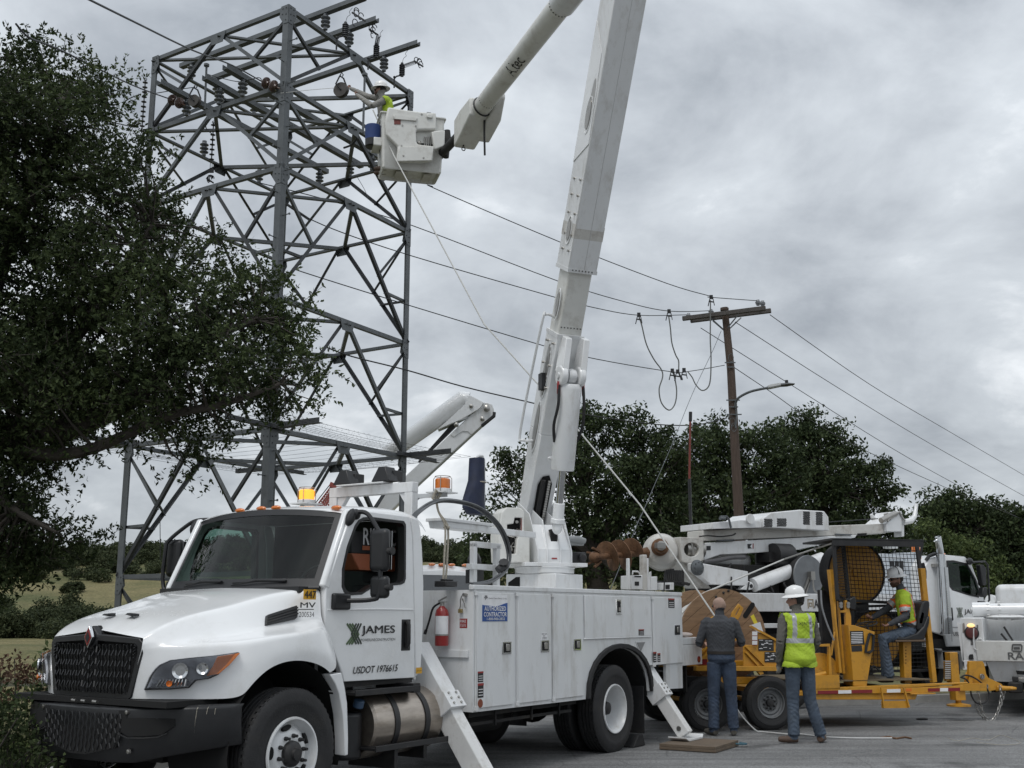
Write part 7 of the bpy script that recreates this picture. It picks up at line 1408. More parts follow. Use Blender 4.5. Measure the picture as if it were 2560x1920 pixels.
cc = dplate(a1, ((345, 790), (472, 785), (475, 945), (345, 945)), .15, .3, 'rear_console', WHITE2); dplate(a1, ((385, 858), (432, 858), (432, 903), (385, 903)), .146, .003, 'panel_label', INK, cc, 0); dplate(a1, ((382, 795), (455, 795), (455, 810), (382, 810)), .146, .003, 'panel_label', INK, cc, 0)
g = G(); g.tube([dq(a1, *p, .12) for p in ((360, 780), (362, 745), (420, 748), (440, 775))], .015, 6); g.tube([dq(a1, *p, .12) for p in ((545, 950), (548, 760), (560, 745), (562, 950))], .013, 6); g.build('grab_rail', WHITE2, dig)
dplate(a1, ((560, 805), (635, 800), (635, 955), (560, 955)), .4, .3, 'rear_locker', WHITE2); dplate(a1, ((630, 860), (700, 848), (740, 870), (740, 930), (640, 925)), .5, .3, 'rubber_bumper', BLACK, bevel=.03)
lk = dplate(a1, ((705, 870), (820, 868), (820, 950), (705, 950)), .3, .3, 'side_locker', WHITE2); dplate(a1, ((725, 895), (772, 893), (772, 940), (725, 942)), .296, .003, 'panel_label', INK, lk, 0)
g = G(); g.tube([dq(a1, 712, 770, .25), dq(a1, 708, 960, .25)], .012, 5); g.build('whip_rod', BLACKM, dig)
dplate(a2, ((1240, 722), (1720, 705), (1720, 1390), (1240, 1390)), .35, .25, 'control_cabinet', mat('pale_cabinet', (.52, .56, .60), .4)); g = G()
for x, y in ((1420, 850), (1478, 850), (1360, 850), (1480, 920)): p = dq(a2, x, y, .34); g.box(p.x - .05, p.x + .05, .335, .35, p.z - .05, p.z + .05)
g.build('cabinet_switch', BLACK, dig); g = G()
for k in range(4): p = dq(a2, 1330 + 60 * k, 778, .34); g.box(p.x - .05, p.x + .05, .335, .35, p.z - .012, p.z + .012)
g.build('cabinet_label', WV, dig)
g = G(); g.box(-6.9, -5.2, .0, 2.2, 1.0, 1.7); g.build('rear_deck', WHITE2, dig, bevel=.02); g = G(); g.box(-6.3, -6.0, -.3, .05, .05, 1.1); g.box(-6.4, -5.9, -.55, -.1, .0, .06); g.build('outrigger', WHITE2, dig, bevel=.01)
# ================================================================== YELLOW REEL TRAILER
RF = Frame((3.83, 16.6), R(13.6)); tr = thing('reel_trailer', 'yellow tensioner trailer with wooden cable reel, black cage and operator seat', 'trailer', RF)
def rq(f, x, y, c=0): return RF.Y(*f(x, y), c)
def rplate(f, pts, c, th, name, m=YEL, par=tr, bevel=.006, holes=(), frame=None):
    g = G(); g.plate([rq(f, x, y, c) for x, y in pts], [[rq(f, x, y, c) for x, y in h] for h in holes], V(0, th, 0)); return g.build(name, m, par, bevel=bevel)
GREYR = mat('grey_trailer_rim', (.13, .135, .14), .5, .2, var=.15, dirt=(.09, .07, .05), damt=.6)
for x in (-.13, -1.09):
    for y, o in ((0, -1), (1.95, 1)): wheel('wheel', tr, (x, y, .375), o, R_=.375, w=.235, rim=.215, kind='trailer', rimm=GREYR, nuts=8)
TW = 1.75
g = G(); g.box(-1.7, -.0, .28, TW, .88, .955); g.box(.0, 2.3, .1, TW, .46, .53); g.box(-1.3, .1, .35, .5, .62, .72); g.cyl((-.13, .1, .375), (-.13, 1.85, .375), .035); g.cyl((-1.09, .1, .375), (-1.09, 1.85, .375), .035); g.build('frame', YEL, tr, bevel=.008)
g = G(); g.box(-1.25, -.95, .05, .28, .62, .68); g.box(-1.75, -1.2, .1, 1.7, .55, .75); g.build('underframe', CHAS, tr)
rplate(c7, ((410, 768), (1300, 768), (1300, 820), (410, 820)), .0, .08, 'side_rail'); rplate(c7, ((1050, 823), (1110, 823), (1120, 850), (1080, 862)), .02, .05, 'rail_bracket')
rplate(c7, ((540, 540), (640, 545), (640, 768), (440, 768), (437, 650)), .06, .015, 'fender_panel'); rplate(c7, ((905, 548), (1060, 550), (1060, 410), (975, 355), (1300, 525), (1300, 768), (905, 768)), .06, .015, 'side_panel')
for p, q in (((545, 542), (440, 660)), ((600, 560), (460, 700)), ((930, 560), (1130, 762)), ((930, 620), (1060, 762)), ((975, 352), (1300, 530))):
    g = G(); g.beam(rq(c7, *p, .04), rq(c7, *q, .04), .03, .03); g.build('stiffener', YEL, tr)
g = G(); a = rq(c7, 492, 728, .0); g.box(a.x - .08, a.x + .08, .05, .06, a.z - .04, a.z + .04); g.build('reflector', REDL, tr)
def arm(c, nm='reel_arm'): return rplate(c7, ((555, 440), (535, 400), (545, 330), (575, 265), (640, 232), (665, 235), (650, 300), (720, 330), (900, 560), (560, 560)), c, .05, nm)
arm(.22); arm(1.45)
rplate(c7, ((790, 210), (858, 120), (908, 165), (905, 182), (870, 260), (850, 290), (780, 260)), .20, .03, 'lock_bar', holes=[((822, 235), (862, 160), (872, 168), (835, 245))])
rcx = rq(c7, 700, 345, .5); Rr_ = .74; rz_ = 1.345; rc_ = V(rq(a1, 1360, 1300, .5).x, 0, rz_)
top_ = rq(a1, 1380, 937, .5); lft = rq(a1, 887, 1250, .5); rgt = rq(a1, 1830, 1400, .5); Rr_ = (rgt.x - lft.x) / 2 * 1.0; rc_ = V((rgt.x + lft.x) / 2, .5, top_.z - Rr_)
reel = thing('cable_reel', 'large round wooden cable reel mounted on the yellow trailer behind the man in grey', 'cable reel', loc=RF.w(*rc_), rz=RF.ang)
def flange(y, front):
    rot = R(38); cw, sw = math.cos(rot), math.sin(rot); n = 9; bw = 2 * Rr_ / n
    for k in range(n):
        t0, t1 = -Rr_ + k * bw + .0025, -Rr_ + (k + 1) * bw - .0025; pts = []
        def ch(t): return math.sqrt(max(0, Rr_ ** 2 - t * t))
        m_ = 5
        lo = [(ch(t), t) for t in [t0 + (t1 - t0) * i / m_ for i in range(m_ + 1)]]; hi = [(-ch(t), t) for t in [t1 - (t1 - t0) * i / m_ for i in range(m_ + 1)]]
        pts = [(p[0] * cw - p[1] * sw, p[0] * sw + p[1] * cw) for p in lo + hi]
        pp = []
        for p in pts:
            if not pp or (abs(p[0] - pp[-1][0]) + abs(p[1] - pp[-1][1])) > 1e-4: pp.append(p)
        if (abs(pp[0][0] - pp[-1][0]) + abs(pp[0][1] - pp[-1][1])) < 1e-4: pp.pop()
        g = G(); g.plate([(x, y, z) for x, z in pp], [], V(0, .045 + .004 * (k % 3), 0)); g.build('plank', WOOD, reel)
flange(0, True); flange(.95, False)
g = G(); g.cyl((0, .04, 0), (0, .96, 0), Rr_ * .55, n=32); g.build('drum', WOOD, reel); g = G(); g.cyl((0, .1, 0), (0, .9, 0), Rr_ * .72, n=40); g.build('wound_cable', ROPE, reel); g = G(); g.cyl((0, -.004, 0), (0, -.001, 0), .06, n=20); g.build('arbor_hole', HOLE, reel); g = G(); g.cyl((0, -.35, 0), (0, 1.3, 0), .03, n=12); g.build('spindle', STEEL, reel)
for (x, z) in ((-.30, .0), (.42, .36)):
    g = G(); a_ = R(52); pts = [(x + math.cos(a_) * .10 * s_ + .038 * math.cos(t), z + math.sin(a_) * .10 * s_ + .038 * math.sin(t)) for s_, r_ in ((1, (-38, 142)), (-1, (142, 322))) for t in [R(r_[0] + 20 * i) for i in range(10)]]
    g.plate([(p, -.006, q) for p, q in pts], [], V(0, .004, 0)); g.build('drive_slot', HOLE, reel)
g = G(); g.lathe([(.035, 0), (.045, -.01), (.045, .0)], (-.17, -.004, -.02), (0, 1, 0), 16); g.cyl((-.17, -.008, -.02), (-.17, -.004, -.02), .03, n=14); g.build('bolt_hole', HOLE, reel)
g = G()
for x, z in ((.02, Rr_ - .06), (-.1, Rr_ - .12), (.1, Rr_ - .03)): g.ell((x, -.01, z), (.02, .012, .02))
g.build('reel_staple', BLACKM, reel)
tgq = rq(c7, 1050, 370, .03); tg_ = thing('paper_tag', 'white paper tag with a yellow strip stuck on the lower right of the reel', 'paper tag', loc=RF.w(*tgq), rz=RF.ang); g = G(); g.plate([(-.12, 0, .03), (.04, -.02, .08), (.10, 0, -.09), (-.0, 0, -.06)], [], V(0, .003, 0)); g.build('paper', WV, tg_); g = G(); g.plate([(-.10, -.004, .16), (-.05, -.004, .19), (.02, -.004, .04), (-.03, -.004, .02)], [], V(0, .003, 0)); g.build('yellow_strip', mat('bright_yellow', (.65, .52, .03), .5), tg_)
BKP = mat('black_placard', (.02, .02, .02), .4)
for pts in (((1062, 488), (1220, 490), (1222, 612), (1062, 608)), ((1126, 622), (1292, 624), (1292, 730), (1126, 728))):
    p = rplate(c7, pts, .052, .004, 'placard', BKP, bevel=0); r_ = random.Random(1)
    for k in range(16):
        x = pts[0][0] + 6 + r_.random() * (pts[1][0] - pts[0][0] - 50); y = pts[0][1] + 6 + r_.random() * (pts[2][1] - pts[1][1] - 20); w = r_.choice((14, 26, 38)); rplate(c7, ((x, y), (x + w, y), (x + w, y + 6), (x, y + 6)), .049, .001, 'placard_mark', WV, p, 0)
for k in range(3):
    y = 410 + 48 * k; p = rplate(c7, ((998, y), (1050, y), (1050, y + 40), (998, y + 40)), .03, .004, 'white_label', WV, bevel=0); rplate(c7, ((998, y + 41), (1050, y + 41), (1050, y + 47), (998, y + 47)), .03, .004, 'red_label_edge', REDL, p, 0)
g = G(); a = rq(z5, 95, 1100, .2); g.lathe([(.08, 0), (.30, 0), (.30, .03), (.08, .03)], a, (0, 1, 0), 32); g.build('brake_disc', YEL, tr); g = G(); q = rq(z5, 65, 1115, .1); g.cyl(q, q + V(0, .1, 0), .10, n=20); g.cyl(q + V(-.06, -.03, .0), q + V(.12, -.03, .04), .03, n=10); g.build('brake_motor', YEL, tr); g = G(); g.box(q.x - .1, q.x + .3, .0, .06, .55, .75); g.build('motor_mount', YEL, tr)
rplate(z5, ((155, 355), (190, 355), (205, 700), (245, 1095), (225, 1095), (195, 730)), .12, .09, 'upright_post'); rplate(z5, ((190, 800), (200, 800), (175, 970), (160, 970)), .12, .03, 'brace_bar'); rplate(z5, ((150, 905), (162, 905), (178, 1190), (150, 1190)), .1, .06, 'short_post'); rplate(z5, ((80, 890), (160, 885), (160, 905), (80, 905)), .1, .06, 'cross_plate')
rplate(z5, ((215, 570), (225, 570), (235, 700), (270, 1100), (250, 1100), (225, 720)), .2, .05, 'mast_channel'); rplate(z5, ((265, 575), (280, 575), (310, 690), (312, 755), (305, 1100), (285, 1100)), .2, .05, 'mast_channel'); rplate(z5, ((228, 645), (275, 645), (275, 663), (228, 663)), .19, .07, 'mast_tie')
g = G()
for x, y in ((238, 598), (238, 618), (290, 598), (290, 618)): p = rq(z5, x, y, .17); g.cyl(p, p + V(0, .04, 0), .028, n=10)
g.build('guide_roller', STEEL, tr)
rplate(z5, ((290, 750), (330, 752), (478, 800), (470, 880), (420, 1190), (325, 1188), (308, 950)), .05, .28, 'control_pedestal'); cp_ = rplate(z5, ((300, 795), (395, 792), (405, 890), (308, 895)), .045, .004, 'instruction_placard', BKP, bevel=0)
for k in range(7): rplate(z5, ((310, 805 + 12 * k), (390, 803 + 12 * k), (390, 808 + 12 * k), (310, 810 + 12 * k)), .043, .001, 'placard_line', WV, cp_, 0)
rplate(z5, ((310, 900), (385, 896), (388, 938), (314, 942)), .045, .004, 'instruction_placard', BKP, bevel=0)
g = G(); g.tube([rq(z5, *p, .03) for p in ((440, 815), (470, 825), (462, 930), (440, 948), (412, 945), (418, 900), (440, 815))], .022, 7); g.build('grab_handle', BLACK, tr)
g = G(); w0 = rq(z5, 420, 745, .30); sd_ = V(.12, 0, .9).normalized(); x_, y_, _ = basis(V(-.25, -.1, 1)); g.tube([w0 + x_ * math.cos(t) * .15 + y_ * math.sin(t) * .15 for t in [2 * math.pi * i / 24 for i in range(24)]], .012, 6, closed=True); g.cyl(w0, w0 - V(-.03, 0, .15), .018); 
for t in (0, 2.1, 4.2): g.tube([w0, w0 + x_ * math.cos(t) * .15 + y_ * math.sin(t) * .15], .008, 5)
g.build('hand_wheel', BLACKM, tr)
g = G(); rr_ = random.Random(11)
for k in range(14): p = rq(z5, 240 + rr_.random() * 230, 1080 + rr_.random() * 100, .1 + rr_.random() * .3); g.tube(spline([p, p + V(rr_.uniform(-.1, .1), 0, rr_.uniform(.0, .16)), p + V(rr_.uniform(-.2, .2), .05, rr_.uniform(-.05, .1))], 3), .012, 5)
g.build('hydraulic_hose', RUBBER, tr)
rplate(z5, ((805, 345), (840, 345), (925, 1160), (893, 1165)), .35, .08, 'upright_post')
BC = []
c0_ = .12
roof = [rq(z5, 172, 156, .05), rq(z5, 245, 125, 1.2), rq(z5, 885, 118, 1.2), rq(z5, 820, 152, .05)]
g = G(); g.plate([(.96, .0, 2.70), (2.52, .0, 2.70), (2.70, 1.25, 2.71), (1.15, 1.25, 2.71)], [], V(0, 0, .03)); g.box(.98, 2.5, .0, .03, 2.62, 2.72); cg = g.build('cage_roof', BLACKM, tr)
def bar(p, q, w=.045, name='cage_bar'):
    g = G(); g.beam(p, q, w, w); return g.build(name, BLACKM, tr)
P1, P2 = rq(z5, 182, 158, .05), rq(z5, 212, 570, .05); P3, P4 = rq(z5, 248, 140, .92), rq(z5, 292, 575, .92); P5, P6 = rq(z5, 775, 160, .92), rq(z5, 832, 605, .92); P7, P8 = rq(z5, 835, 600, .92), rq(z5, 880, 1135, .92)
bar(P1, P2); bar(P3, P4, .05); bar(P5, P6, .05); bar(P7, P8, .05); bar(P2, P4); bar(P4, P6); bar(P1, P3); bar(P3, P5)
bar(rq(z5, 820, 160, .92), rq(z5, 795, 300, .92), .03); bar(rq(z5, 330, 1085, .95), rq(z5, 870, 1075, .95), .04); bar(rq(z5, 318, 620, .95), rq(z5, 330, 1085, .95), .04); bar(rq(z5, 318, 620, .95), rq(z5, 840, 605, .95), .04)
def meshgrid(A_, B_, C_, D_, nu, nv, name='wire_mesh'):
    g = G()
    for i in range(nu + 1): t = i / nu; g.tube([A_.lerp(B_, t), D_.lerp(C_, t)], .005, 4, caps=False)
    for j in range(nv + 1): t = j / nv; g.tube([A_.lerp(D_, t) - V(0, .004, 0), B_.lerp(C_, t) - V(0, .004, 0)], .005, 4, caps=False)
    o = g.build(name, BLACKM, tr); o['kind'] = 'stuff'; return o
meshgrid(P3, P5, P6, P4, 20, 15); meshgrid(P1, P3, P4, P2, 8, 22); q_ = [rq(z5, *p, .95) for p in ((318, 620), (840, 605), (868, 1075), (330, 1085))]; meshgrid(*q_, 19, 16)
def bull(cx, cy, c, r, name='bullwheel'):
    p = rq(z5, cx, cy, c); g = G(); g.lathe([(.04, .02), (r * .90, .02), (r * .92, 0), (r * .95, 0)], p, (0, 1, 0), 48); b = g.build(name, YEL, tr); g = G(); g.lathe([(r * .95, -.02), (r, -.02), (r * 1.0, .0), (r * .93, .05), (r * .93, .2), (r, .27), (r * .9, .28)], p, (0, 1, 0), 48, False); g.build('wheel_rim', RUBBER, b)
    g = G()
    for k in range(8): t = k * math.pi / 4; q = p + V(math.cos(t) * .13, -.01, math.sin(t) * .13); g.cyl(q, q + V(0, .04, 0), .014, n=6)
    g.cyl(p - V(0, .03, 0), p, .07, n=16); g.build('hub', YEL, b)
bull(345, 375, 1.05, .455 * 1.064 + .02); bull(490, 850, 1.08, .455 * 1.064 - .03)
g = G(); g.box(1.5, 2.35, 1.40, 1.5, .6, 2.0); g.build('machine_housing', BLACKM, tr); rplate(z5, ((295, 565), (340, 540), (350, 600), (345, 650), (300, 640)), .25, .15, 'lamp_box', BLACK, bevel=.02)
rplate(z5, ((0, 1205), (740, 1175), (1145, 1160), (1145, 1170), (800, 1195), (0, 1222)), .0, .05, 'deck_edge'); rplate(z5, ((0, 1210), (790, 1198), (1110, 1183), (1110, 1215), (790, 1240), (0, 1245)), .0, .06, 'side_rail'); rplate(z5, ((40, 1245), (785, 1245), (768, 1285), (40, 1285)), .03, .08, 'lower_rail'); rplate(z5, ((740, 1240), (915, 1238), (915, 1246), (740, 1250)), -.03, .1, 'rail_flange')
g = G(); g.box(.4, 2.5, .05, TW, .655, .67); g.build('deck_plate', mat('worn_deck', (.11, .085, .05), .8, var=.3), tr)
for x0, x1, m in ((70, 215, REDL), (217, 310, WV), (312, 460, REDL), (565, 662, WV), (858, 943, REDL), (945, 1002, WV), (1003, 1088, REDL)):
    dy = -(x0 - 500) * .022; y = 1212 + dy; rplate(z5, ((x0, y), (x1, y - (x1 - x0) * .02), (x1, y + 24 - (x1 - x0) * .02), (x0, y + 24)), -.003, .002, 'reflective_tape', m, bevel=0)
rplate(z5, ((700, 1205), (742, 1204), (742, 1225), (700, 1226)), -.003, .002, 'side_marker', ORANGE, bevel=0)
g = G(); A_, B_, C_, D_ = [rq(z5, *p, -.05) for p in ((523, 1198), (685, 1198), (722, 1340), (543, 1342))]
g.beam(A_, D_, .02, .03); g.beam(B_, C_, .02, .03); g.beam(D_ + V(0, .04, .04), C_ + V(0, .04, .04), .10, .05, up=V(0, 1, 0)); g.build('step', YEL, tr)
sp_ = rplate(z5, ((680, 872), (738, 870), (742, 1170), (692, 1172)), .45, .12, 'seat_post')
for k in range(6): rplate(z5, ((697, 905 + 23 * k), (704, 905 + 23 * k), (704, 912 + 23 * k), (697, 912 + 23 * k)), .447, .002, 'adjust_hole', HOLE, sp_, 0)
g = G(); s0 = rq(z5, 640, 855, .3); g.plate([rq(z5, *p, .30) for p in ((640, 858), (640, 835), (700, 838), (780, 810), (830, 760), (855, 690), (875, 685), (870, 740), (835, 855))], [], V(0, .42, 0)); se = g.build('seat', BLACK, tr, bevel=.03, seg=3); g = G(); g.plate([rq(z5, *p, .32) for p in ((780, 790), (790, 700), (800, 650), (815, 590), (840, 575), (872, 578), (875, 610), (865, 680), (840, 790))], [], V(0, .38, 0)); g.build('backrest', BLACK, se, bevel=.03, seg=3)
rplate(z5, ((630, 858), (838, 856), (838, 870), (630, 872)), .3, .42, 'seat_pan', mat('brown_pan', (.12, .08, .05), .6))
rplate(z5, ((840, 1135), (890, 1132), (892, 1165), (838, 1165)), .5, .1, 'hydraulic_valve', BLACKM)
TC = .62
rplate(z5, ((1015, 948), (1070, 945), (1088, 1165), (1030, 1165)), TC, .14, 'jack_housing'); rplate(z5, ((985, 1010), (1010, 1008), (1012, 1150), (988, 1152)), TC + .02, .06, 'jack_gear'); g = G()
for k in range(9): p = rq(z5, 998, 1012 + 15 * k, TC); g.cyl(p - V(.05, 0, 0), p + V(.05, 0, 0), .012, n=6)
g.build('jack_spring', STEEL, tr); rplate(z5, ((1068, 950), (1082, 960), (1090, 1100), (1082, 1110)), TC + .1, .04, 'jack_cover', BLACK)
g = G(); a = rq(z5, 1070, 1230, TC + .07); b = rq(z5, 1078, 1322, TC + .07); g.box(a.x - .09, a.x + .08, a.y - .08, a.y + .08, a.z - .12, a.z + .08); g.cyl(a, b, .045, n=14); g.lathe([(.06, .03), (.18, .005), (.18, -.02), (.0, -.02)], b, (0, 0, 1), 24); g.build('jack_foot', YEL, tr)
rplate(z5, ((1120, 1165), (1130, 1100), (1155, 1060), (1165, 1008), (1250, 1010), (1262, 1030), (1275, 1100), (1290, 1128), (1390, 1175), (1395, 1205), (1300, 1225), (1120, 1222)), TC + .05, .025, 'tongue_plate'); rplate(z5, ((1155, 1010), (1180, 1008), (1178, 1170), (1150, 1170)), TC, .06, 'tongue_gusset'); rplate(z5, ((1085, 1170), (1280, 1168), (1280, 1222), (1085, 1222)), TC - .05, .2, 'drawbar')
g = G(); a = rq(z5, 1385, 1203, TC + .06); b = rq(z5, 1465, 1204, TC + .06); g.tube([a - V(.1, 0, 0), a, b - V(.1, 0, 0), b], [.045, .04, .035, .03], 12); c_ = b + V(-.02, 0, 0); g.tube([c_ + V(math.cos(t) * .055, math.sin(t) * .055, 0) for t in [2 * math.pi * i / 16 for i in range(16)]], .022, 8, closed=True); g.build('lunette_eye', YEL, tr)
g = G()
for x, y in ((1243, 1120), (1125, 1195), (1270, 1190)): p = rq(z5, x, y, TC + .04); g.tube([p + V(math.cos(t) * .035, -.01, math.sin(t) * .035) for t in [2 * math.pi * i / 14 for i in range(14)]], .010, 6, closed=True); g.cyl(p, p - V(0, .02, 0), .02, n=10)
g.build('tongue_bolt', STEEL, tr)
def chain(pts, lab, r=.032, step=.052):
    sp0 = spline(pts, 14); L_ = 0; seg = []
    base = sp0[0].copy(); t = thing('tow_chain', lab, 'chain', loc=RF.w(*base), rz=RF.ang); d0 = 0; k = 0; prev = sp0[0]
    acc = 0; lastp = sp0[0]; nodes = [sp0[0]]
    for p in sp0[1:]:
        while (p - nodes[-1]).length >= step: nodes.append(nodes[-1] + (p - nodes[-1]).normalized() * step)
    me = None
    g = G(); pr_ = [V(math.cos(a) * .019, 0, math.sin(a) * r) for a in [2 * math.pi * i / 10 for i in range(10)]]; g.tube(pr_, .0075, 5, closed=True); me = g.mesh('link', STEEL)
    for i in range(len(nodes) - 1):
        c_ = (nodes[i] + nodes[i + 1]) / 2 - base; d = (nodes[i + 1] - nodes[i]).normalized(); o = bpy.data.objects.new('link', me); col.objects.link(o); o.parent = t; o.location = c_
        q = d.to_track_quat('Z', 'Y'); o.rotation_mode = 'QUATERNION'; o.rotation_quaternion = q @ Matrix.Rotation(R(90 * (i % 2) + 20), 3, 'Z').to_quaternion()
def bq(x, y, c=TC): return RF.Y(*b2_(x, y), c)
chain([bq(300, 1100), bq(310, 1200), bq(330, 1300), bq(360, 1400), bq(410, 1480), bq(450, 1495), bq(500, 1440), bq(540, 1340), bq(565, 1220), bq(560, 1120), bq(548, 1070)], 'slack steel safety chain nearer the jack, hanging from the trailer tongue')
chain([bq(265, 1270, TC + .1), bq(300, 1370, TC + .1), bq(370, 1460, TC + .1), bq(430, 1500, TC + .1), bq(490, 1455, TC + .1), bq(550, 1330, TC + .1), bq(595, 1180, TC + .1), bq(600, 1080, TC + .1)], 'second safety chain looping lowest under the trailer tongue')
g = G(); pts = [bq(*p) for p in ((100, 985), (150, 960), (230, 975), (330, 1040), (410, 1130), (425, 1200), (390, 1265), (330, 1288), (270, 1270), (225, 1190), (205, 1080), (165, 1010), (105, 985))]; g.tube(spline(pts, 5), .013, 7); hang_ = g.build('trailer_cable', RUBBER, None, frame=RF); tag(hang_, 'black looped trailer cable hanging from the tongue above the chains', 'cable')
g = G(); g.tube(spline([RF.w(*rq(c7, 240, 260, .6)), RF.w(*rq(c7, 330, 150, .6)), RF.w(*rq(c7, 430, 60, .6)), RF.w(*rq(c7, 500, 10, .6))], 5) + [DF.w(*dq(a2, 0, 795, .2)), RF.w(*rq(z5, 175, 165, .1))], .014, 6)
tag(g.build('pulling_rope', ROPE, None), 'white rope running from the wooden reel up to the black cage of the trailer', 'rope')
g = G(); p_end = V(1.72, 15.9, 1.34)
g.tube([at_y(*z1(1755, 815), 19.9), at_y(985, 390, 19.3), at_y(1210, 810, 18.2), at_y(1425, 1050, 17.6), at_y(1600, 1262, 17.0), RF.w(*rq(c7, 628, 278, .1))], .012, 6)
tag(g.build('pulling_rope', ROPE, None), 'long white pulling rope stretched from the tower top down to the reel trailer', 'rope')
g = G(); g.tube(spline([RF.w(*rq(z5, *p, -.02)) for p in ((92, 500), (100, 620), (135, 740), (185, 860))], 5), .014, 6); tag(g.build('grey_hose', mat('light_grey_hose', (.22, .23, .24), .5), None), 'thin grey hose curving down left of the tall yellow post', 'hose')
# ================================================================== TOW TRUCK AT THE RIGHT EDGE
KF = Frame((7.62, 19.0), R(-27)); kt = thing('utility_truck', 'rear corner of a white utility truck hitched to the yellow trailer at the right edge', 'truck', KF)
def kq(x, y, c=0): return KF.Y(*b2_(x, y), c)
def kplate(pts, c, th, name, m=WHITE2, par=kt, bevel=.008): g = G(); g.plate([kq(x, y, c) for x, y in pts], [], V(0, th, 0)); return g.build(name, m, par, bevel=bevel)
zt = kq(105, 297).z
g = G(); x0 = kq(118, 600).x; x1 = kq(350, 300).x; g.box(x0, x1, .0, 4.2, .78, zt); g.box(2.05, 2.45, 0, 4.2, .62, zt); g.build('side_compartment', WHITE2, kt, bevel=.012)
g = G(); g.box(x1, 2.1, .9, 1.0, .9, zt); g.box(x1 - .05, 2.1, .9, 4.2, .85, .9); g.build('bed_wall', WHITE2, kt)
zA, zB, zC = kq(290, 562).z, kq(290, 795).z, kq(470, 1035).z
g = G(); g.box(kq(285, 700).x, 2.12, -.04, .3, zB, zA); g.build('tailboard', mat('dusty_white_paint', (.55, .55, .53), .5, var=.08, dirt=(.22, .19, .15), damt=.7), kt, bevel=.01)
g = G(); g.loft([[(x1, .0, zB), (x1, .4, zB), (x1, .4, zC), (x1 + .1, .15, zC)], [(2.1, .0, zB), (2.1, .4, zB), (2.1, .4, zC - .02), (2.1, .15, zC - .02)]]); g.build('rear_skirt', WHITE2, kt)
kplate(((60, 355), (120, 360), (125, 800), (118, 800)), .02, .03, 'corner_trim')
g = G(); p = kq(228, 472); g.lathe([(.115, 0), (.115, .015), (.10, .02)], p, (0, -1, 0), 24); lm = g.build('tail_lamp_rim', BLACKM, kt); g = G(); g.lathe([(.095, .021), (.08, .035), (0, .04)], p, (0, -1, 0), 24); g.build('tail_lamp', mat('dark_red_lens', (.10, .03, .03), .2), lm)
g = G(); p = kq(218, 388); g.ell(p + V(0, -.01, 0), (.06, .025, .035)); g.build('lit_lamp', emit('lit_marker', (1, .62, .25), .7), kt)
g = G(); g.tube([kq(*p, -.03) for p in ((250, 420), (250, 560), (258, 650), (280, 665), (300, 660))], .013, 6); g.tube([kq(*p, -.03) for p in ((290, 555), (300, 535), (330, 535), (345, 552))], .012, 6); g.build('grab_rail', WHITE2, kt)
kplate(((120, 365), (140, 350), (150, 400), (140, 470), (122, 470)), -.01, .02, 'side_marker', mat('grey_marker', (.25, .22, .20), .5)); kplate(((215, 545), (250, 545), (250, 612), (215, 612)), -.006, .004, 'label', mat('grey_label', (.12, .12, .12), .5), bevel=0); kplate(((282, 380), (300, 378), (300, 430), (282, 432)), -.006, .004, 'label', MATS['grey_label'], bevel=0)
lp = kplate(((128, 790), (200, 786), (200, 895), (130, 898)), -.02, .008, 'licence_plate', WV); text('16', kq(134, 875, -.024), RT, UP, .11, lp, INK, .10)
kplate(((190, 745), (200, 720), (240, 715), (248, 775), (190, 780)), -.06, .05, 'plug_socket', BLACKM)
g = G(); g.tube([kq(*p, -.05) for p in ((698, 605), (795, 605), (806, 620), (800, 675), (790, 685), (705, 680), (692, 665), (698, 605))], .011, 5, closed=False); g.tube([kq(*p, -.05) for p in ((710, 640), (780, 640), (782, 652), (712, 655))], .009, 5); g.build('maker_mark', mat('dark_grey_vinyl', (.09, .09, .09), .5), kt)
text('RAltec', kq(648, 778, -.045), RT, UP, .52, kt, MATS['dark_grey_vinyl'], .115, bold=.02)
g = G(); c_ = kq(235, 205, .55); c2 = c_ + V(2.6, .35, .02); g.cyl(c_, c_ + (c2 - c_).normalized() * .28, .125, n=28); g.cyl(c_ + (c2 - c_).normalized() * .28, c2, .105, n=28); kb = g.build('stowed_boom', WHITE, kt)
g = G(); d_ = (c2 - c_).normalized()
for t in (.24, .42): 
    for k in range(8): a = k * math.pi / 4; x_, y_, _ = basis(d_); q = c_ + d_ * t + (x_ * math.cos(a) + y_ * math.sin(a)) * .125; g.cyl(q - d_ * .02, q + d_ * .02, .012, n=6)
g.cyl(c_ - d_ * .02, c_, .04, n=12); g.build('flange_bolt', WHITE2, kb); g = G(); g.box(c_.x + .4, c_.x + .6, .45, .75, zt - .05, c_.z - .08); g.ell(kq(620, 290, .6), (.35, .2, .05)); g.build('boom_cradle', WHITE2, kt)
g = G(); g.tube([DF.w(*dq(a3, 745, 490, .6)), DF.w(*dq(a3, 800, 500, .6)), DF.w(*dq(a3, 900, 530, .6))], [.13, .12, .1], 14); g.xf(KF.I); g.build('stowed_tube', WHITE, kt)
for p, q in (((598, 400), (705, 570)), ((565, 480), (640, 570))):
    g = G(); g.beam(kq(*p, .3), kq(*q, .3), .05, .03); g.build('control_lever', BLACKM, kt)
g = G(); g.box(*[v for p in zip(kq(640, 1045, -.3), kq(830, 1150, .1)) for v in sorted(p)]); g.build('pintle_hitch', CHAS, kt, bevel=.02); kplate(((735, 905), (840, 915), (840, 955), (750, 950)), -.06, .05, 'step_slot', HOLE, bevel=0); kplate(((690, 975), (765, 980), (765, 1035), (695, 1030)), -.12, .1, 'spring_hanger', BLACKM); kplate(((720, 985), (850, 990), (850, 1030), (770, 1030)), -.08, .1, 'bumper_bar', STEEL)
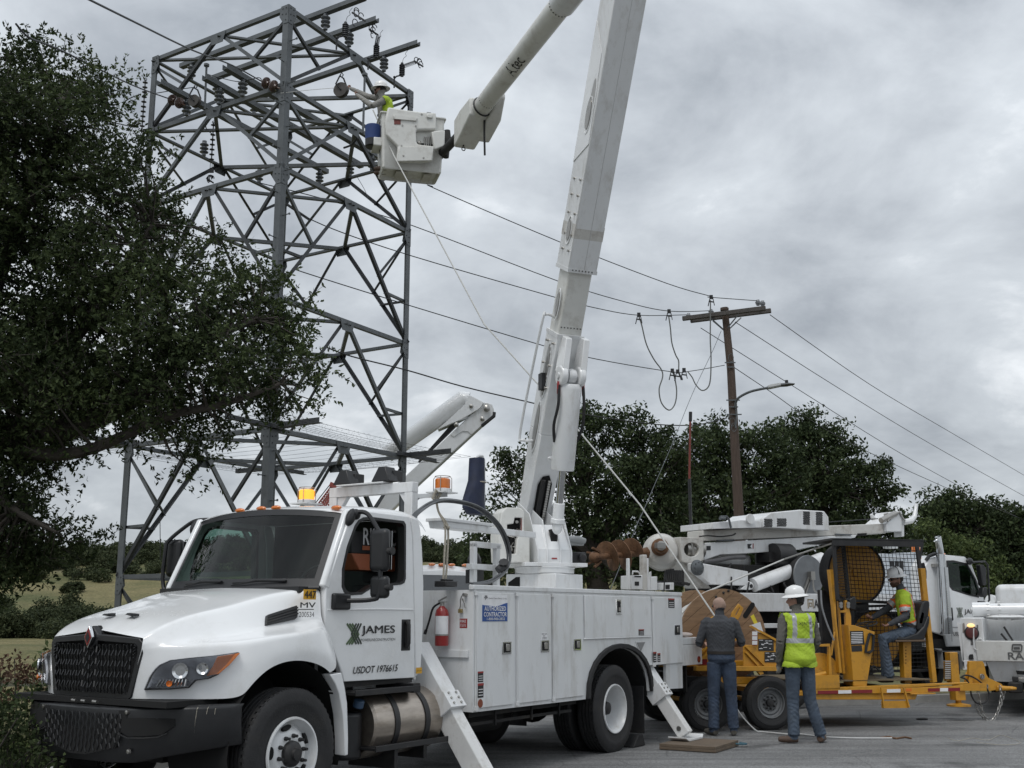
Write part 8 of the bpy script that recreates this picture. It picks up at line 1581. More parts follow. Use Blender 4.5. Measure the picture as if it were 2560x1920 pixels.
for x in (.95, 1.95):
    t_ = G(); c_ = V(x, .75, .48); t_.lathe([(.28, 0), (.40, -.01), (.47, .02), (.49, .06), (.49, .24), (.47, .28), (.40, .31), (.28, .30)], c_, (1, 0, 0), 40); t_.build('tyre', RUBBER, kt)
g = G(); g.box(.4, 2.2, .4, 4, .4, .75); g.cyl((.6, .9, .48), (2.2, .9, .48), .08); g.build('chassis', CHAS, kt)
g = G(); g.box(.1, 2.35, 4.3, 6.2, .6, 2.2); g.build('cab', WHITE2, kt, bevel=.12, seg=4)
# ================================================================== SECOND BUCKET TRUCK, BEHIND
S2 = Frame((-3.15, 28.6), R(-61)); s2 = thing('bucket_truck', 'second white bucket truck behind, its folded boom rising above the barbed wire', 'truck', S2)
EL_ = at_y(*b1_(692, 197), 27.6); BS = at_y(945, 1290, 28.4); UL = at_y(*b1_(-190, 640), 29.5)
nrm2 = V(0, 1, 0)
def sxf(g): g.xf(S2.I); return g
def bp_(x, y, Y=27.6): return at_y(*b1_(x, y), Y)
g = G(); g.plate([bp_(*p) for p in ((640, 170), (690, 143), (735, 165), (750, 205), (740, 250), (570, 405), (100, 840), (-60, 1000), (-190, 1030), (-160, 900), (30, 745), (400, 400))], [], V(0, .40, 0)); sxf(g); l2 = g.build('lower_boom', WHITE, s2, bevel=.02)
g = G(); g.plate([bp_(*p) for p in ((400, 405), (580, 240), (670, 148), (735, 165), (750, 205), (740, 250), (570, 405), (540, 380), (500, 378), (430, 425))], [], V(0, -.03, 0)); sxf(g); g.build('elbow_plate', WHITE2, l2, bevel=.008)
g = G(); a = bp_(520, 118, 27.7); b = bp_(-100, 560, 28.3); g.tube([bp_(545, 125, 27.7) , a, b], [.20, .24, .21], 24); g.plate([bp_(*p, 27.5) for p in ((500, 95), (560, 90), (665, 145), (640, 190), (560, 240), (470, 290), (300, 362), (520, 160))], [], V(0, .4, 0)); sxf(g); g.build('upper_boom', WHITE, s2, bevel=.01)
g = G()
for x, y, r in ((692, 197, .085), (657, 280, .06), (568, 178, .05), (450, 327, .06)): p = bp_(x, y, 27.5); g.lathe([(r, 0), (r, .05), (r * .5, .07), (0, .08)], p, (0, -1, 0), 20)
sxf(g); g.build('pivot_pin', STEEL, l2); g = G(); g.beam(bp_(440, 320, 27.7), bp_(150, 625, 27.8), .13, .12, w1=.05, h1=.05); g.tube([bp_(*p, 27.75) for p in ((565, 240), (500, 262), (430, 290), (350, 345))], .05, 6); sxf(g); g.build('lift_cylinder', BLACKM, s2)
g = G(); g.tube([bp_(750, 225), bp_(748, 255), bp_(705, 290), bp_(650, 335)], .05, 6); sxf(g); g.build('cable_guard', BLACKM, l2)
g = G(); g.cyl((0, 0, 1.9), (0, 0, 3.3), .4, n=24); g.box(-.5, .5, -.5, .5, 1.2, 2.1); g.build('turret', WHITE2, s2, bevel=.02)
g = G(); g.box(-1.8, 1.9, -1.15, 1.15, .7, 1.8); g.box(-2.2, 4.8, -.45, .45, .5, .8); g.build('service_body', WHITE2, s2, bevel=.02)
CX = 2.2
g = G(); rg = [[(CX + a, y * .98 * k, z) for y, z, k in ((-1.0, 1.0, 1), (-1.02, 1.8, 1), (-.9, 2.45, 1), (-.75, 2.66, 1), (0, 2.74, 1), (.75, 2.66, 1), (.9, 2.45, 1), (1.02, 1.8, 1), (1.0, 1.0, 1))] for a, kk in ((0, 1), (.9, 1))]; rg.append([(CX + 1.1 + (.35 if z < 1.9 else (0 if z > 2.5 else .1)), y, z - (.06 if z > 2.5 else 0)) for y, z in ((-1.0, 1.0), (-1.0, 1.8), (-.88, 2.45), (-.73, 2.62), (0, 2.68), (.73, 2.62), (.88, 2.45), (1.0, 1.8), (1.0, 1.0))]); g.loft(rg); g.build('cab', WHITE, s2, bevel=.03)
g = G(); g.plate([(CX + 1.17, -.82, 2.47), (CX + 1.17, .82, 2.47), (CX + 1.47, .92, 1.85), (CX + 1.47, -.92, 1.85)], [], V(.02, 0, .01)); g.build('windshield', mat('dark_windshield', (.045, .05, .055), .08, spec=.8), s2)
for sg in (-1, 1): g = G(); g.plate([(CX + .15, sg * .99, 2.35), (CX + .95, sg * .99, 2.35), (CX + 1.3, sg * 1.025, 1.85), (CX + .15, sg * 1.025, 1.85)], [], V(0, sg * .02, 0)); g.build('side_window', MATS['dark_windshield'], s2)
for y in (-.6, -.25, 0, .25, .6): g = G(); g.ell((CX + 1.0, y, 2.72), (.07, .09, .035)); g.build('marker_light', ORANGE, s2)
for sg in (-1, 1): g = G(); g.box(CX + 1.1, CX + 1.25, sg * 1.15, sg * 1.35, 1.9, 2.3); g.tube([(CX + 1.2, sg * 1.0, 1.75), (CX + 1.2, sg * 1.2, 1.85), (CX + 1.2, sg * 1.25, 2.0)], .02, 6); g.build('mirror', BLACK, s2, bevel=.03)
g = G(); g.loft([[(CX + 1.4, y, z) for y, z in ((-.95, .8), (-.95, 1.5), (-.6, 1.85), (.6, 1.85), (.95, 1.5), (.95, .8))], [(CX + 2.7, y, z) for y, z in ((-.85, .8), (-.85, 1.35), (-.5, 1.6), (.5, 1.6), (.85, 1.35), (.85, .8))]]); g.build('hood', WHITE, s2, bevel=.06, seg=3)
for x in (-.8, CX + 2.0):
    for y, o in ((-1.15, -1), (1.15, 1)): wheel('wheel', s2, (x, y, .5), o, kind='rear' if x < 0 else 'front')
cr_ = thing('crane_jib', 'small red lattice crane jib just left of the white light rack, far behind', 'crane', loc=at_y(800, 1300, 70)); cl_ = cr_.location.copy()
def cz(x, y, Y=70): return at_y(400 + x / 4.424, 1200 + y / 4.424, Y)
g = G(); A0_, A1_ = cz(1700, 330), cz(1900, 60); B0_, B1_ = cz(1790, 360), cz(1945, 85); n_ = 11
for a, b in ((A0_, A1_), (B0_, B1_)):
    for o in (0, .9): g.cyl(a + V(0, o, 0) - cl_, b + V(0, o, 0) - cl_, .05, n=6)
for k in range(n_):
    t0, t1 = k / n_, (k + 1) / n_; a, b = A0_.lerp(A1_, t0), B0_.lerp(B1_, t1); c_, d_ = B0_.lerp(B1_, t0), A0_.lerp(A1_, t1)
    for o in (0, .9): g.cyl(a + V(0, o, 0) - cl_, b + V(0, o, 0) - cl_, .03, n=5); g.cyl(c_ + V(0, o, 0) - cl_, d_ + V(0, o, 0) - cl_, .03, n=5)
RC = mat('crane_red', (.22, .045, .035), .5); g.build('lattice', RC, cr_); g = G(); g.beam(cz(1880, 45) - cl_, cz(1950, 75) - cl_, .25, .3); g.beam(cz(1930, 60) - cl_, cz(1985, 55) - cl_, .2, .2); g.build('head', RC, cr_); g = G(); g.tube([cz(1700, 280) - cl_, cz(1880, 50) - cl_], .03, 4); g.build('stay_cable', WIRE, cr_)
gl = thing('work_gloves', 'pale pair of work gloves lying on the tailshelf beside the man in grey', 'gloves', loc=TF.w(7.75, -1.05, 1.302), rz=TF.ang); gm_ = mat('pale_leather', (.50, .43, .39), .8, var=.15, bump=.3)
g = G(); g.loft([[(x, y * w, .035 + z * h) for y, z in [(math.cos(t), math.sin(t)) for t in [2 * math.pi * i / 10 for i in range(10)]]] for x, w, h in ((-.20, .045, .012), (-.12, .06, .02), (.0, .075, .035), (.12, .07, .032), (.22, .065, .025), (.26, .05, .015))]); g.build('glove', gm_, gl); g = G()
for k in range(4): g.tube([(-.18, -.04 + k * .026, .02), (-.26, -.055 + k * .035, .012), (-.31, -.06 + k * .04, .006)], [.013, .012, .008], 7)
g.build('fingers', gm_, gl)
g = G(); pts = [at_z(*p, .012) for p in ((1852, 1754), (1856, 1768), (1872, 1790), (1893, 1820), (1905, 1829), (1935, 1832), (1975, 1836), (2000, 1835), (2060, 1842), (2140, 1845), (2230, 1845))]
pts[0] = V(pts[4].x - .45, pts[4].y - .0, .62); pts[1] = V(pts[4].x - .42, pts[4].y, .5); pts[2] = V(pts[4].x - .3, pts[4].y, .26); pts[3] = V(pts[4].x - .1, pts[4].y, .04)
g.tube(spline(pts, 5), .011, 5); tag(g.build('flat_tape', mat('white_webbing', (.55, .55, .54), .7), None), 'white pulling tape trailing over the asphalt between the two standing men', 'tape')
g = G(); g.tube(spline([at_z(*p, .012) for p in ((2200, 1845), (2222, 1842), (2240, 1846), (2262, 1843), (2278, 1846))], 4), .012, 5); tag(g.build('dark_cord', RUST, None), 'short dark reddish cord lying on the asphalt at the end of the white tape', 'cord')
g = G(); g.tube(spline([at_z(*p, .010) for p in ((2370, 1845), (2395, 1852), (2430, 1845), (2470, 1850), (2500, 1838), (2530, 1846), (2550, 1858), (2500, 1862), (2440, 1855))], 5), .0028, 4); tag(g.build('thin_string', ROPE2, None), 'thin pale string scribbled across the asphalt at the lower right', 'string')
g = G(); p = at_z(2305, 1800, .0); g.tube(spline([p + V(-.08, 0, .02), p + V(0, .03, .03), p + V(.1, 0, .015)], 4), [.03] * 8 + [.02], 6) if False else g.ell(p + V(0, 0, .015), (.1, .04, .02)); tag(g.build('debris', RUBBER, None), 'small dark scrap lying alone on the asphalt under the trailer tongue', 'scrap')
# ================================================================== PEOPLE
SKIN = mat('skin', (.36, .20, .145), .55, var=.12, scale=14); SKIND = mat('tanned_skin', (.26, .14, .10), .55, var=.12, scale=14)
JEAN = mat('denim', (.035, .052, .085), .9, var=.35, scale=7, dirt=(.085, .10, .13), damt=.5, dscale=5, bump=.5, bscale=35); JEAN2 = mat('faded_denim', (.055, .075, .105), .9, var=.3, scale=7, dirt=(.12, .14, .16), damt=.5, dscale=5, bump=.5, bscale=35)
SHIRTG = mat('charcoal_shirt', (.050, .053, .060), .9, var=.18, scale=8, bump=.4, bscale=30); SHIRTO = mat('olive_grey_shirt', (.105, .10, .088), .9, var=.15, scale=8, bump=.4, bscale=30); SHIRTL = mat('light_grey_shirt', (.23, .225, .21), .9, var=.12, bump=.4, bscale=30)
HIVIS = mat('lime_vest', (.36, .50, .03), .75, var=.08, dirt=(.22, .25, .05), damt=.55, dscale=6, bump=.4, bscale=30); REFL = mat('reflective_tape', (.40, .41, .42), .35, .2, var=.08); ORT = mat('orange_tape', (.75, .14, .025), .6, var=.08)
BOOT = mat('brown_boot', (.075, .045, .03), .65, var=.3); BOOTG = mat('dusty_boot', (.07, .065, .055), .8, var=.3); HAIR = mat('dark_hair', (.012, .010, .009), .6, var=.3, bump=.6, bscale=90); HAIRG = mat('grey_stubble_hair', (.34, .23, .18), .8, var=.2, bump=.3, bscale=120); BEARD = mat('brown_beard', (.07, .035, .022), .8, var=.4, bump=.6, bscale=90); HATW = mat('hard_hat_white', (.74, .74, .73), .3, var=.02, coat=.3); GLOVE = mat('pale_glove', (.30, .29, .25), .8, var=.2); BELT = mat('leather_belt', (.02, .016, .013), .6)
def person(label, J, mm, base, vest=None, hair=None, hat=True, glasses=False, beard=False, cuffs=None, grp=None, curl=.6):
    """one continuous body grown round the joints in J (world points); mm = materials for boot, trousers, shirt, head, hands"""
    base = Vector(base); J = {k: (tuple(Vector(q) - base for q in v) if isinstance(v, (list, tuple)) and not isinstance(v[0], (int, float)) else Vector(v) - (base if k not in ('fwd', 'bf') else Vector())) for k, v in J.items()}
    t = thing('person', label, 'person', loc=base); g = G(); seg = []
    bf = J['bf'].normalized(); lat = (J['sh'][1] - J['sh'][0]).normalized()      # body's forward, and left-to-right
    def tap(pts, rs, mi, n=12): g.tube(pts, rs, n); [seg.append((a, b, ra, mi)) for a, b, ra in zip(pts[:-1], pts[1:], rs)]
    def el(c, r, mi, rot=None): g.ell(c, r, 14, 10, rot); seg.append((c, c + V(0, 0, .001), min(r), mi))
    up_ = (J['nck'] - J['pel']).normalized(); rg = []
    for f, w, d, o in ((-.12, .170, .125, 0), (0, .190, .142, -.01), (.16, .186, .14, 0), (.36, .184, .138, .01), (.6, .198, .142, .01), (.8, .212, .135, 0), (.91, .185, .112, -.01), (.97, .12, .085, -.005), (1.03, .068, .066, 0)):
        p = J['pel'].lerp(J['wst'], min(1, max(f, -.2) / .36)) if f < .36 else (J['wst'].lerp(J['cst'], (f - .36) / .34) if f < .7 else J['cst'].lerp(J['nck'], (f - .7) / .3)); rg.append([p + bf * o + lat * w * math.cos(a) + bf * d * math.sin(a) for a in [2 * math.pi * i / 20 for i in range(20)]])
    g.loft(rg); seg.append((J['pel'] - up_ * .07, J['pel'] + up_ * .03, .15, 1)); seg.append((J['wst'] - up_ * .04, J['cst'], .14, 2)); seg.append((J['cst'], J['nck'], .12, 2)); seg.append((J['sh'][0], J['sh'][1], .10, 2))
    tap([J['nck'] - up_ * .04, J['nck'].lerp(J['hd'], .75)], [.066, .058], 3); h = J['hd']; fw = J['fwd'].normalized(); hl = fw.cross(V(0, 0, 1)).normalized(); hu = hl.cross(fw); Rm = Matrix((hl, fw, hu)).transposed()
    el(h + hu * .02 - fw * .012, (.080, .101, .104), 3, Rm); el(h + fw * .028 - hu * .045, (.056, .062, .062), 3, Rm); g.ell(h + fw * .103 - hu * .008, (.013, .020, .026), 8, 6, Rm); g.ell(h + fw * .082 - hu * .052, (.026, .014, .010), 8, 5, Rm); g.ell(h + fw * .082 + hu * .022, (.05, .014, .012), 8, 5, Rm); g.ell(h + fw * .065 - hu * .088, (.026, .022, .018), 8, 5, Rm)
    for s in (-1, 1): g.ell(h + hl * s * .078 - hu * .005 - fw * .008, (.010, .022, .034), 8, 6, Rm)
    for i, s in ((0, -1), (1, 1)):
        S_, E_, W_ = J['sh'][i], J['el'][i], J['wr'][i]; el(S_ - lat * s * .02, (.072, .072, .072), 2); tap([S_, S_.lerp(E_, .5), E_], [.070, .061, .054], 2); tap([E_, E_.lerp(W_, .35), W_], [.054, .051, .036], 2 if not cuffs else 2)
        if cuffs == 'short': seg.append((E_.lerp(W_, .05), W_, .045, 3)); seg[-2] = (E_, E_, .01, 2); seg[-3] = (E_, E_, .01, 2)
        fd = (J['fg'][i] - W_).normalized(); pn = fd.cross(lat); pn = (pn if pn.length > .2 else fd.cross(V(0, 0, 1))).normalized(); sd = fd.cross(pn); P0 = W_ + fd * .05
        g.ell(P0, (.040, .015, .052), 10, 8, Matrix((sd, pn, fd)).transposed()); seg.append((W_ + fd * .01, P0 + fd * .12, .03, 4)); tap([W_ - fd * .01, W_ + fd * .04], [.031, .028], 4)
        for k in range(4):
            L_ = (.070, .082, .077, .060)[k]; b = P0 + fd * .040 + sd * (-.030 + .020 * k); c_ = math.radians(55 * curl); d1 = (fd * math.cos(c_ * .6) - pn * math.sin(c_ * .6)); d2_ = (fd * math.cos(c_ * 1.9) - pn * math.sin(c_ * 1.9)); g.tube([b, b + d1 * L_ * .5, b + d1 * L_ * .5 + d2_ * L_ * .5], [.0095, .009, .0075], 7)
        b = P0 - fd * .02 - sd * .030; g.tube([b, b - sd * .028 + fd * .025 - pn * .012, b - sd * .030 + fd * .058 - pn * .025], [.012, .0105, .0085], 7)
        H_, K_, A_, T_2 = J['hip'][i], J['kn'][i], J['an'][i], J['toe'][i]
        tap([H_ + up_ * .0, H_.lerp(K_, .3), K_, K_.lerp(A_, .35), K_.lerp(A_, .9), A_ + (A_ - K_).normalized() * .0], [.104, .099, .078, .074, .072, .076], 1, 14)
        fo = (T_2 - A_); fo.z = 0; fo.normalize(); hz = A_ - V(0, 0, .05); tap([hz - fo * .05, hz + fo * .05, hz + fo * .15, hz + fo * .20], [.043, .045, .042, .030], 0); tap([A_ + V(0, 0, .0), hz], [.048, .045], 0)
    me = g.mesh('person_mesh', mm, fix=True); o = bpy.data.objects.new('b', me); col.objects.link(o); m = o.modifiers.new('r', 'REMESH'); m.mode = 'VOXEL'; m.voxel_size = .0085; m = o.modifiers.new('s', 'SMOOTH'); m.factor = .5; m.iterations = 7
    dg = bpy.context.evaluated_depsgraph_get(); me2 = bpy.data.meshes.new_from_object(o.evaluated_get(dg)); bpy.data.objects.remove(o); me2.name = 'body'
    n = len(me2.vertices); co = np.empty(n * 3); me2.vertices.foreach_get('co', co); co = co.reshape(-1, 3); no = np.empty(n * 3); me2.vertices.foreach_get('normal', no); no = no.reshape(-1, 3)
    A = np.array([list(s[0]) for s in seg]); B = np.array([list(s[1]) for s in seg]); r_ = np.array([s[2] for s in seg]); mi = np.array([s[3] for s in seg])
    def near_(P):
        d = B - A; L2 = (d ** 2).sum(1) + 1e-9; tt = np.clip(((P[:, None] - A) * d).sum(2) / L2, 0, 1); return mi[np.argmin(np.linalg.norm(P[:, None] - (A + d * tt[..., None]), axis=2) - r_, axis=1)]
    vm = near_(co); cloth = np.isin(vm, (1, 2)).astype(float)
    w = np.sin(co[:, 2] * 46 + 9 * np.sin(co[:, 0] * 11 + co[:, 1] * 9 + co[:, 2] * 5) + 4 * np.sin(co[:, 2] * 13)) * (.5 + .5 * np.sin(co[:, 0] * 21 + co[:, 2] * 8)) + .5 * np.sin(co[:, 2] * 110 + 11 * np.sin(co[:, 0] * 17 - co[:, 1] * 12)); legz = np.where(vm == 1, .35 + 1.4 * np.clip(1 - (co[:, 2]) / .6, 0, 1), .7)
    co2 = co + no * (w * .0038 * cloth * legz + .002 * cloth)[:, None]; me2.vertices.foreach_set('co', co2.ravel()); me2.materials.clear(); [me2.materials.append(x) for x in mm]
    nf = len(me2.polygons); fc = np.empty(nf * 3); me2.polygons.foreach_get('center', fc); fc = fc.reshape(-1, 3); fm = near_(fc); me2.polygons.foreach_set('material_index', fm.astype(np.int32)); me2.polygons.foreach_set('use_smooth', np.ones(nf, bool)); me2.update(); put(me2, 'body', t)
    def shell(name, sel, off, mt, mfun=None, hem=0):
        bm = bmesh.new(); bm.from_mesh(me2); bm.faces.ensure_lookup_table(); bmesh.ops.delete(bm, geom=[f for f, k in zip(bm.faces[:], sel) if not k], context='FACES')
        for v in bm.verts: z = v.co; v.co = v.co + v.normal * (off + hem * max(0, (J['wst'].z + .05 - z.z)) + .004 * math.sin(z.z * 40 + z.x * 25 + z.y * 20))
        if mfun:
            for f in bm.faces: f.material_index = mfun(f.calc_center_median())
        ix = [f.material_index if mfun else 0 for f in bm.faces]; m3 = bpy.data.meshes.new(name); bm.to_mesh(m3); bm.free(); m3.materials.clear(); [m3.materials.append(x) for x in (mt if isinstance(mt, list) else [mt])]; m3.polygons.foreach_set('material_index', ix)
        o = put(m3, name, t); q = o.modifiers.new('s', 'SOLIDIFY'); q.thickness = .004; q.offset = 1; return o
    rel = fc - np.array(J['pel']); x_ = rel @ np.array(lat); y_ = rel @ np.array(bf); u_ = rel @ np.array(up_); tor = (J['nck'] - J['pel']).length
    if vest:
        armd = np.min([np.linalg.norm(fc - np.array(J['sh'][i].lerp(J['el'][i], q)), axis=1) for i in (0, 1) for q in (.3, .5, .7, .9)], axis=0); lo, hi = vest['z']
        fore = np.min([np.linalg.norm(fc - np.array(J['el'][i].lerp(J['wr'][i], q)), axis=1) for i in (0, 1) for q in (-.1, .0, .2, .35, .5, .65, .8, 1)], axis=0) > .088; sel = fore & (u_ > lo) & (u_ < tor * hi) & ((fm == 2) | ((fm == 1) & bool(vest.get('long')))) & ((armd > .082) & (np.abs(x_) < .215) if not vest.get('sleeve') else fore)
        sel = sel & (y_ < vest.get('ym', 9)); shell('safety_vest', sel, .014, [HIVIS, REFL, ORT], lambda c: vest['f']((c - J['pel']).dot(lat), (c - J['pel']).dot(bf), (c - J['pel']).dot(up_), c), vest.get('hem', 0))
    if cuffs != 'none': pass
    g = G(); p = J['pel'] + up_ * .085; g.loft([[p + up_ * dz + lat * (.196) * math.cos(a) + bf * .149 * math.sin(a) for a in [2 * math.pi * i / 28 for i in range(29)]] for dz in (-.02, .02)], closed=False, caps=False); g.build('belt', BELT, t)
    hr = (fc - np.array(h)) @ np.array([list(hl), list(fw), list(hu)]).T
    if hair: sel = (fm == 3) & ((hr[:, 2] > .005 + hr[:, 1] * .9) | (hr[:, 1] < -.03)) & (hr[:, 2] > (hair[2] if len(hair) > 2 else -.06)) & ~((np.abs(hr[:, 0]) > .078)); shell('hair', sel, hair[1], hair[0])
    if beard: sel = (fm == 3) & (hr[:, 1] > .0) & (hr[:, 2] < -.035 + .0 * hr[:, 1]) & (hr[:, 2] > -.16); shell('beard', sel, .010, BEARD)
    if glasses:
        g = G()
        for s in (-1, 1): g.ell(h + fw * .095 + hl * s * .032 + hu * .010, (.028, .010, .018), 10, 6, Rm); g.tube([h + fw * .088 + hl * s * .058 + hu * .013, h + hl * s * .082 + hu * .013], .004, 5)
        g.build('sunglasses', INK, t)
    if hat:
        c_ = h + hu * .062 - fw * .008; hx = hu; g = G(); rr = []
        for r, z, sx in ((.108, 0, 1), (.112, .008, 1), (.112, .05, 1), (.102, .09, 1), (.078, .118, 1), (.04, .134, 1), (.004, .138, 1)): rr.append([c_ + hx * z + hl * r * .94 * math.cos(a) + fw * r * 1.14 * math.sin(a) for a in [2 * math.pi * i / 28 for i in range(28)]])
        g.loft(rr); rr = []
        for r, z in ((.105, .012), (.14, .0), (.164, -.014), (.166, -.010), (.14, .006), (.108, .020)): rr.append([c_ + hx * (z - .012 * math.cos(a) ** 2 * (r > .14)) + hl * r * .92 * math.cos(a) + fw * r * 1.12 * math.sin(a) for a in [2 * math.pi * i / 28 for i in range(28)]])
        g.loft(rr, caps=False)
        for x in (-.03, 0, .03): g.tube([c_ + hl * x + fw * .118 * math.sin(a) * (1 - abs(x)) + hx * (.138 * math.cos(a) + .0) for a in [R(-62 + 12.4 * i) for i in range(11)]], .0055, 5)
        g.build('hard_hat', HATW, t)
        if hat == 'stripe': g = G(); g.tube([c_ + hx * .142 * math.cos(a) + hl * (-.118 if 0 else -1) * .112 * math.sin(a) for a in [R(-5 + 8 * i) for i in range(12)]], .009, 6); g.build('hat_stripe', INK, t)
    return t
def stand(x, y, yaw, k, arms, feet, lean=0, head=0, leanx=0):
    c_, s_ = math.cos(yaw), math.sin(yaw)
    def w(a, b, z): b2 = b + lean * z; a2 = a + leanx * z; return V(x + (a2 * c_ - b2 * s_) * k, y + (a2 * s_ + b2 * c_) * k, z * k)
    hy = yaw + head; return dict(pel=w(0, 0, .98), wst=w(0, 0, 1.12), cst=w(0, -.01, 1.33), nck=w(0, -.01, 1.525), hd=w(0, .035, 1.665), fwd=V(-math.sin(hy), math.cos(hy), -.08), bf=V(-s_, c_, 0), sh=(w(-.185, 0, 1.455), w(.185, 0, 1.455)), el=tuple(w(*a[0]) for a in arms), wr=tuple(w(*a[1]) for a in arms), fg=tuple(w(*a[2]) for a in arms),
        hip=(w(-.09, 0, .93), w(.09, 0, .93)), kn=tuple(w(*f[0]) for f in feet), an=tuple(w(*f[1]) for f in feet), toe=tuple(w(*f[2]) for f in feet))
J = stand(2.88, 15.86, R(-3), 1.035, (((-.285, .02, 1.19), (-.20, .24, 1.14), (-.14, .40, 1.15)), ((.285, .02, 1.19), (.21, .24, 1.16), (.15, .40, 1.17))), (((-.115, .02, .50), (-.13, 0, .095), (-.24, .2, 0)), ((.115, .02, .50), (.13, .01, .095), (.16, .3, 0))), head=R(22))
person('bald man in a charcoal work shirt and jeans seen from behind at the trailer', J, [BOOTG, JEAN, SHIRTG, SKIN, SKIN], (2.88, 15.86, 0), hair=(HAIRG, .0015, -.075), hat=False, glasses=True, cuffs='short')
def vf(x, y, u, c):
    if .20 < u < .262: return 1
    if y < 0 and u > .262 and abs(abs(x) - (.115 - .02 * (u - .26))) < .026: return 1
    if y > 0 and u > .262 and abs(abs(x) - .11) < .026: return 1
    return 0
J = stand(3.72, 14.92, R(14), 1.075, (((-.25, -.02, 1.18), (-.235, .08, .93), (-.225, .10, .80)), ((.25, .0, 1.18), (.22, .17, 1.02), (.16, .26, 1.0))), (((-.08, .06, .51), (-.10, .04, .095), (-.32, .10, 0)), ((.13, .03, .50), (.24, .02, .095), (.40, .2, 0))), head=R(52))
vp = person('young man in a lime vest, white hard hat and jeans standing with his back turned', J, [BOOT, JEAN2, SHIRTO, SKIN, GLOVE], (3.72, 14.92, 0), vest=dict(long=1, z=(-.10, .97), f=vf, hem=.06), hair=(HAIR, .012, -.10))
pv = Vector((3.72, 14.92, 0)); bfw = J['bf']; ltw = (J['sh'][1] - J['sh'][0]).normalized(); q = J['cst'] - bfw * .185 + V(0, 0, .04) - ltw * .085 - pv; text('XJAMES', q, ltw, UP, .21, vp, INK, .05)
def oz(x, y, c): return RF.w(*rq(z5, x, y, c))
nx = RF.M.to_3x3() @ V(-1, 0, 0)
J = dict(pel=oz(748, 795, .52), wst=oz(728, 735, .52), cst=oz(702, 640, .52), nck=oz(668, 492, .52), hd=oz(628, 428, .52), fwd=nx + V(0, 0, -.12), bf=nx, sh=(oz(690, 545, .34), oz(672, 540, .70)), el=(oz(700, 690, .30), oz(560, 640, .76)), wr=(oz(590, 742, .34), oz(460, 700, .68)), fg=(oz(540, 765, .36), oz(405, 698, .6)),
         hip=(oz(735, 800, .43), oz(735, 800, .61)), kn=(oz(530, 850, .38), oz(545, 850, .66)), an=(oz(583, 1118, .38), oz(560, 1110, .62)), toe=(oz(480, 1165, .38), oz(460, 1165, .62)))
JO = J; OB = oz(748, 860, .52)
def vo(x, y, u, c):
    a = abs(x)
    if .085 < u < .15: return 1
    if .06 < u < .175: return 2
    if u >= .175 and .06 < a < .145 and abs(y) < .2:
        return 1 if .082 < a < .122 else 2
    q = c + OB
    for i in (0, 1):
        s, e = JO['sh'][i], JO['el'][i]; d = e - s; k = (q - s).dot(d) / d.dot(d)
        if (q - s.lerp(e, min(1, max(0, k)))).length < .10 and k > .25:
            if .56 < k < .76: return 1
            return 2 if .44 < k < .88 else 0
    if abs(y + .02) < .018 and u > .17: return 1
    if abs(y + .02) < .045 and u > .17: return 2
    if u < .06 and y < -.02: return 1 if -.07 < y < -.035 else (2 if -.1 < y < -.01 else 0)
    return 0
person('seated operator in a lime and orange vest and white hard hat, on the yellow trailer', J, [BOOTG, JEAN2, SHIRTG, SKIND, SKIND], oz(748, 860, .52), vest=dict(z=(-.09, .99), f=vo, sleeve=True, hem=.03), hair=(HAIR, .006, -.05), beard=True, glasses=True, hat='stripe', curl=1.0)
def lz(x, y, Y): return at_y(*z4(x, y), Y)
fwb = V(-.93, .25, 0)
J = dict(pel=lz(640, 610, 19.75), wst=lz(640, 530, 19.75), cst=lz(640, 430, 19.75), nck=lz(600, 318, 19.75), hd=lz(572, 245, 19.75), fwd=V(-.95, .2, .02), bf=fwb, sh=(lz(645, 360, 19.58), lz(575, 345, 19.93)), el=(lz(470, 440, 19.5), lz(420, 320, 20.05)), wr=(lz(275, 300, 19.9), lz(195, 215, 20.4)), fg=(lz(200, 250, 20.1), lz(110, 175, 20.6)), hip=(lz(640, 640, 19.66), lz(640, 640, 19.86)))
zb = 9.73
J['an'] = tuple(V(p.x, p.y, zb + .09) for p in J['hip']); J['kn'] = tuple(V(p.x - .03, p.y, zb + .5) for p in J['hip']); J['toe'] = tuple(p + V(-.3, .05, 0) for p in J['an'])
bs = V(J['pel'].x, J['pel'].y, zb)
hh = (J['hip'][0].z - zb) 
person('lineman in grey shirt and white hard hat leaning out of the aerial bucket', J, [BOOT, JEAN, SHIRTL, SKIND, SKIND], bs, vest=dict(ym=.0, z=(-.05, .74), f=lambda x, y, u, c: 0), hair=(HAIR, .006, -.06), beard=True, glasses=True, curl=1.0)
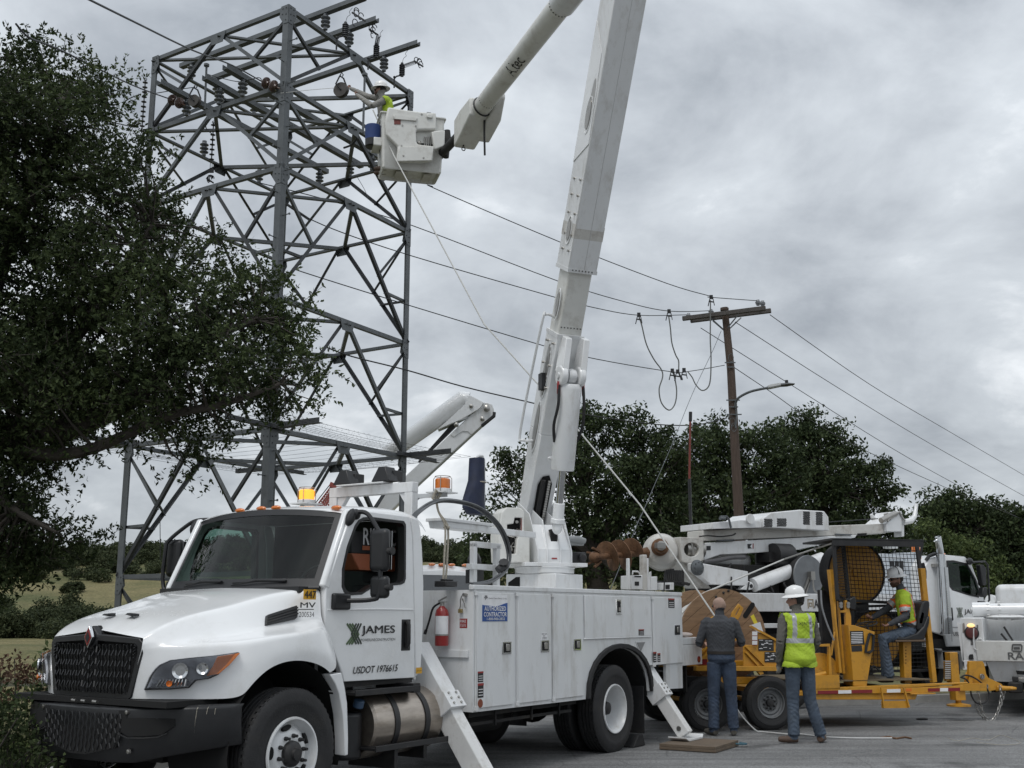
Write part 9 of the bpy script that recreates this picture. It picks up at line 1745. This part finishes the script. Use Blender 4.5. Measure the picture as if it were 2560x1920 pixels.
# ================================================================== tidy: one object per loose piece, groups for repeats
def split_parts(names, cap=60):
    for o in list(bpy.data.objects):
        if o.type != 'MESH' or o.name.split('.')[0] not in names or o.get('kind'): continue
        bm = bmesh.new(); bm.from_mesh(o.data); bm.verts.ensure_lookup_table(); seen = set(); isl = []
        for v in bm.verts:
            if v.index in seen: continue
            st = [v]; seen.add(v.index); cur = []
            while st:
                x = st.pop(); cur.append(x.index)
                for e in x.link_edges:
                    y = e.other_vert(x)
                    if y.index not in seen: seen.add(y.index); st.append(y)
            isl.append(set(cur))
        bm.free()
        if not 1 < len(isl) <= cap: continue
        for k, s_ in enumerate(isl):
            b2 = bmesh.new(); b2.from_mesh(o.data); b2.verts.ensure_lookup_table(); bmesh.ops.delete(b2, geom=[v for v in b2.verts if v.index not in s_], context='VERTS')
            me = o.data.copy(); b2.to_mesh(me); b2.free()
            if k == 0: first = me
            else: c = o.copy(); c.data = me; col.objects.link(c)
        o.data = first
split_parts({'windshield_pillar', 'pivot_pin', 'boom_bolt', 'mirror_mount', 'warning_ticks', 'collar_bolt', 'cover_bolt', 'flange_bolt', 'guide_roller', 'tongue_bolt', 'cover_ridge', 'hood_latch', 'rear_seat', 'chain', 'cabinet_switch', 'cabinet_label', 'reel_staple', 'mirror_clamp', 'bucket_rib', 'grab_rail', 'cutting_teeth', 'boom_collar', 'hand_hole', 'lattice', 'hydraulic_hose'})
GR = {'verge_bush': 'bushes on the verge beside the bucket truck', 'oak_tree': 'oaks behind the machines', 'hillside_tree': 'trees scattered on the hillside', 'hillside_bush': 'bushes scattered on the hillside', 'outrigger_pad': 'wooden pads under the outriggers', 'suspension_insulator': 'string insulators hanging in the tower', 'surge_arrester': 'surge arresters at the beam tips', 'coiled_wire': 'coiled wires at the beam tips', 'beam_clamp': 'line clamps on the tower beams', 'stringing_block': 'stringing blocks in the tower head', 'dead_end_insulator': 'brown bell insulators in the tower head', 'hanging_rod': 'rods hanging in the tower head', 'jumper_cable': 'jumper cables on tower and pole', 'grounding_clamp': 'clamps on the jumpers by the pole', 'tow_chain': 'safety chains under the tongue', 'pulling_rope': 'white pulling ropes', 'person': 'members of the line crew', 'bucket_truck': 'white bucket trucks'}
for o in bpy.data.objects:
    if o.parent is None and o.get('label') and not o.get('group') and o.name.split('.')[0] in GR: o['group'] = GR[o.name.split('.')[0]]
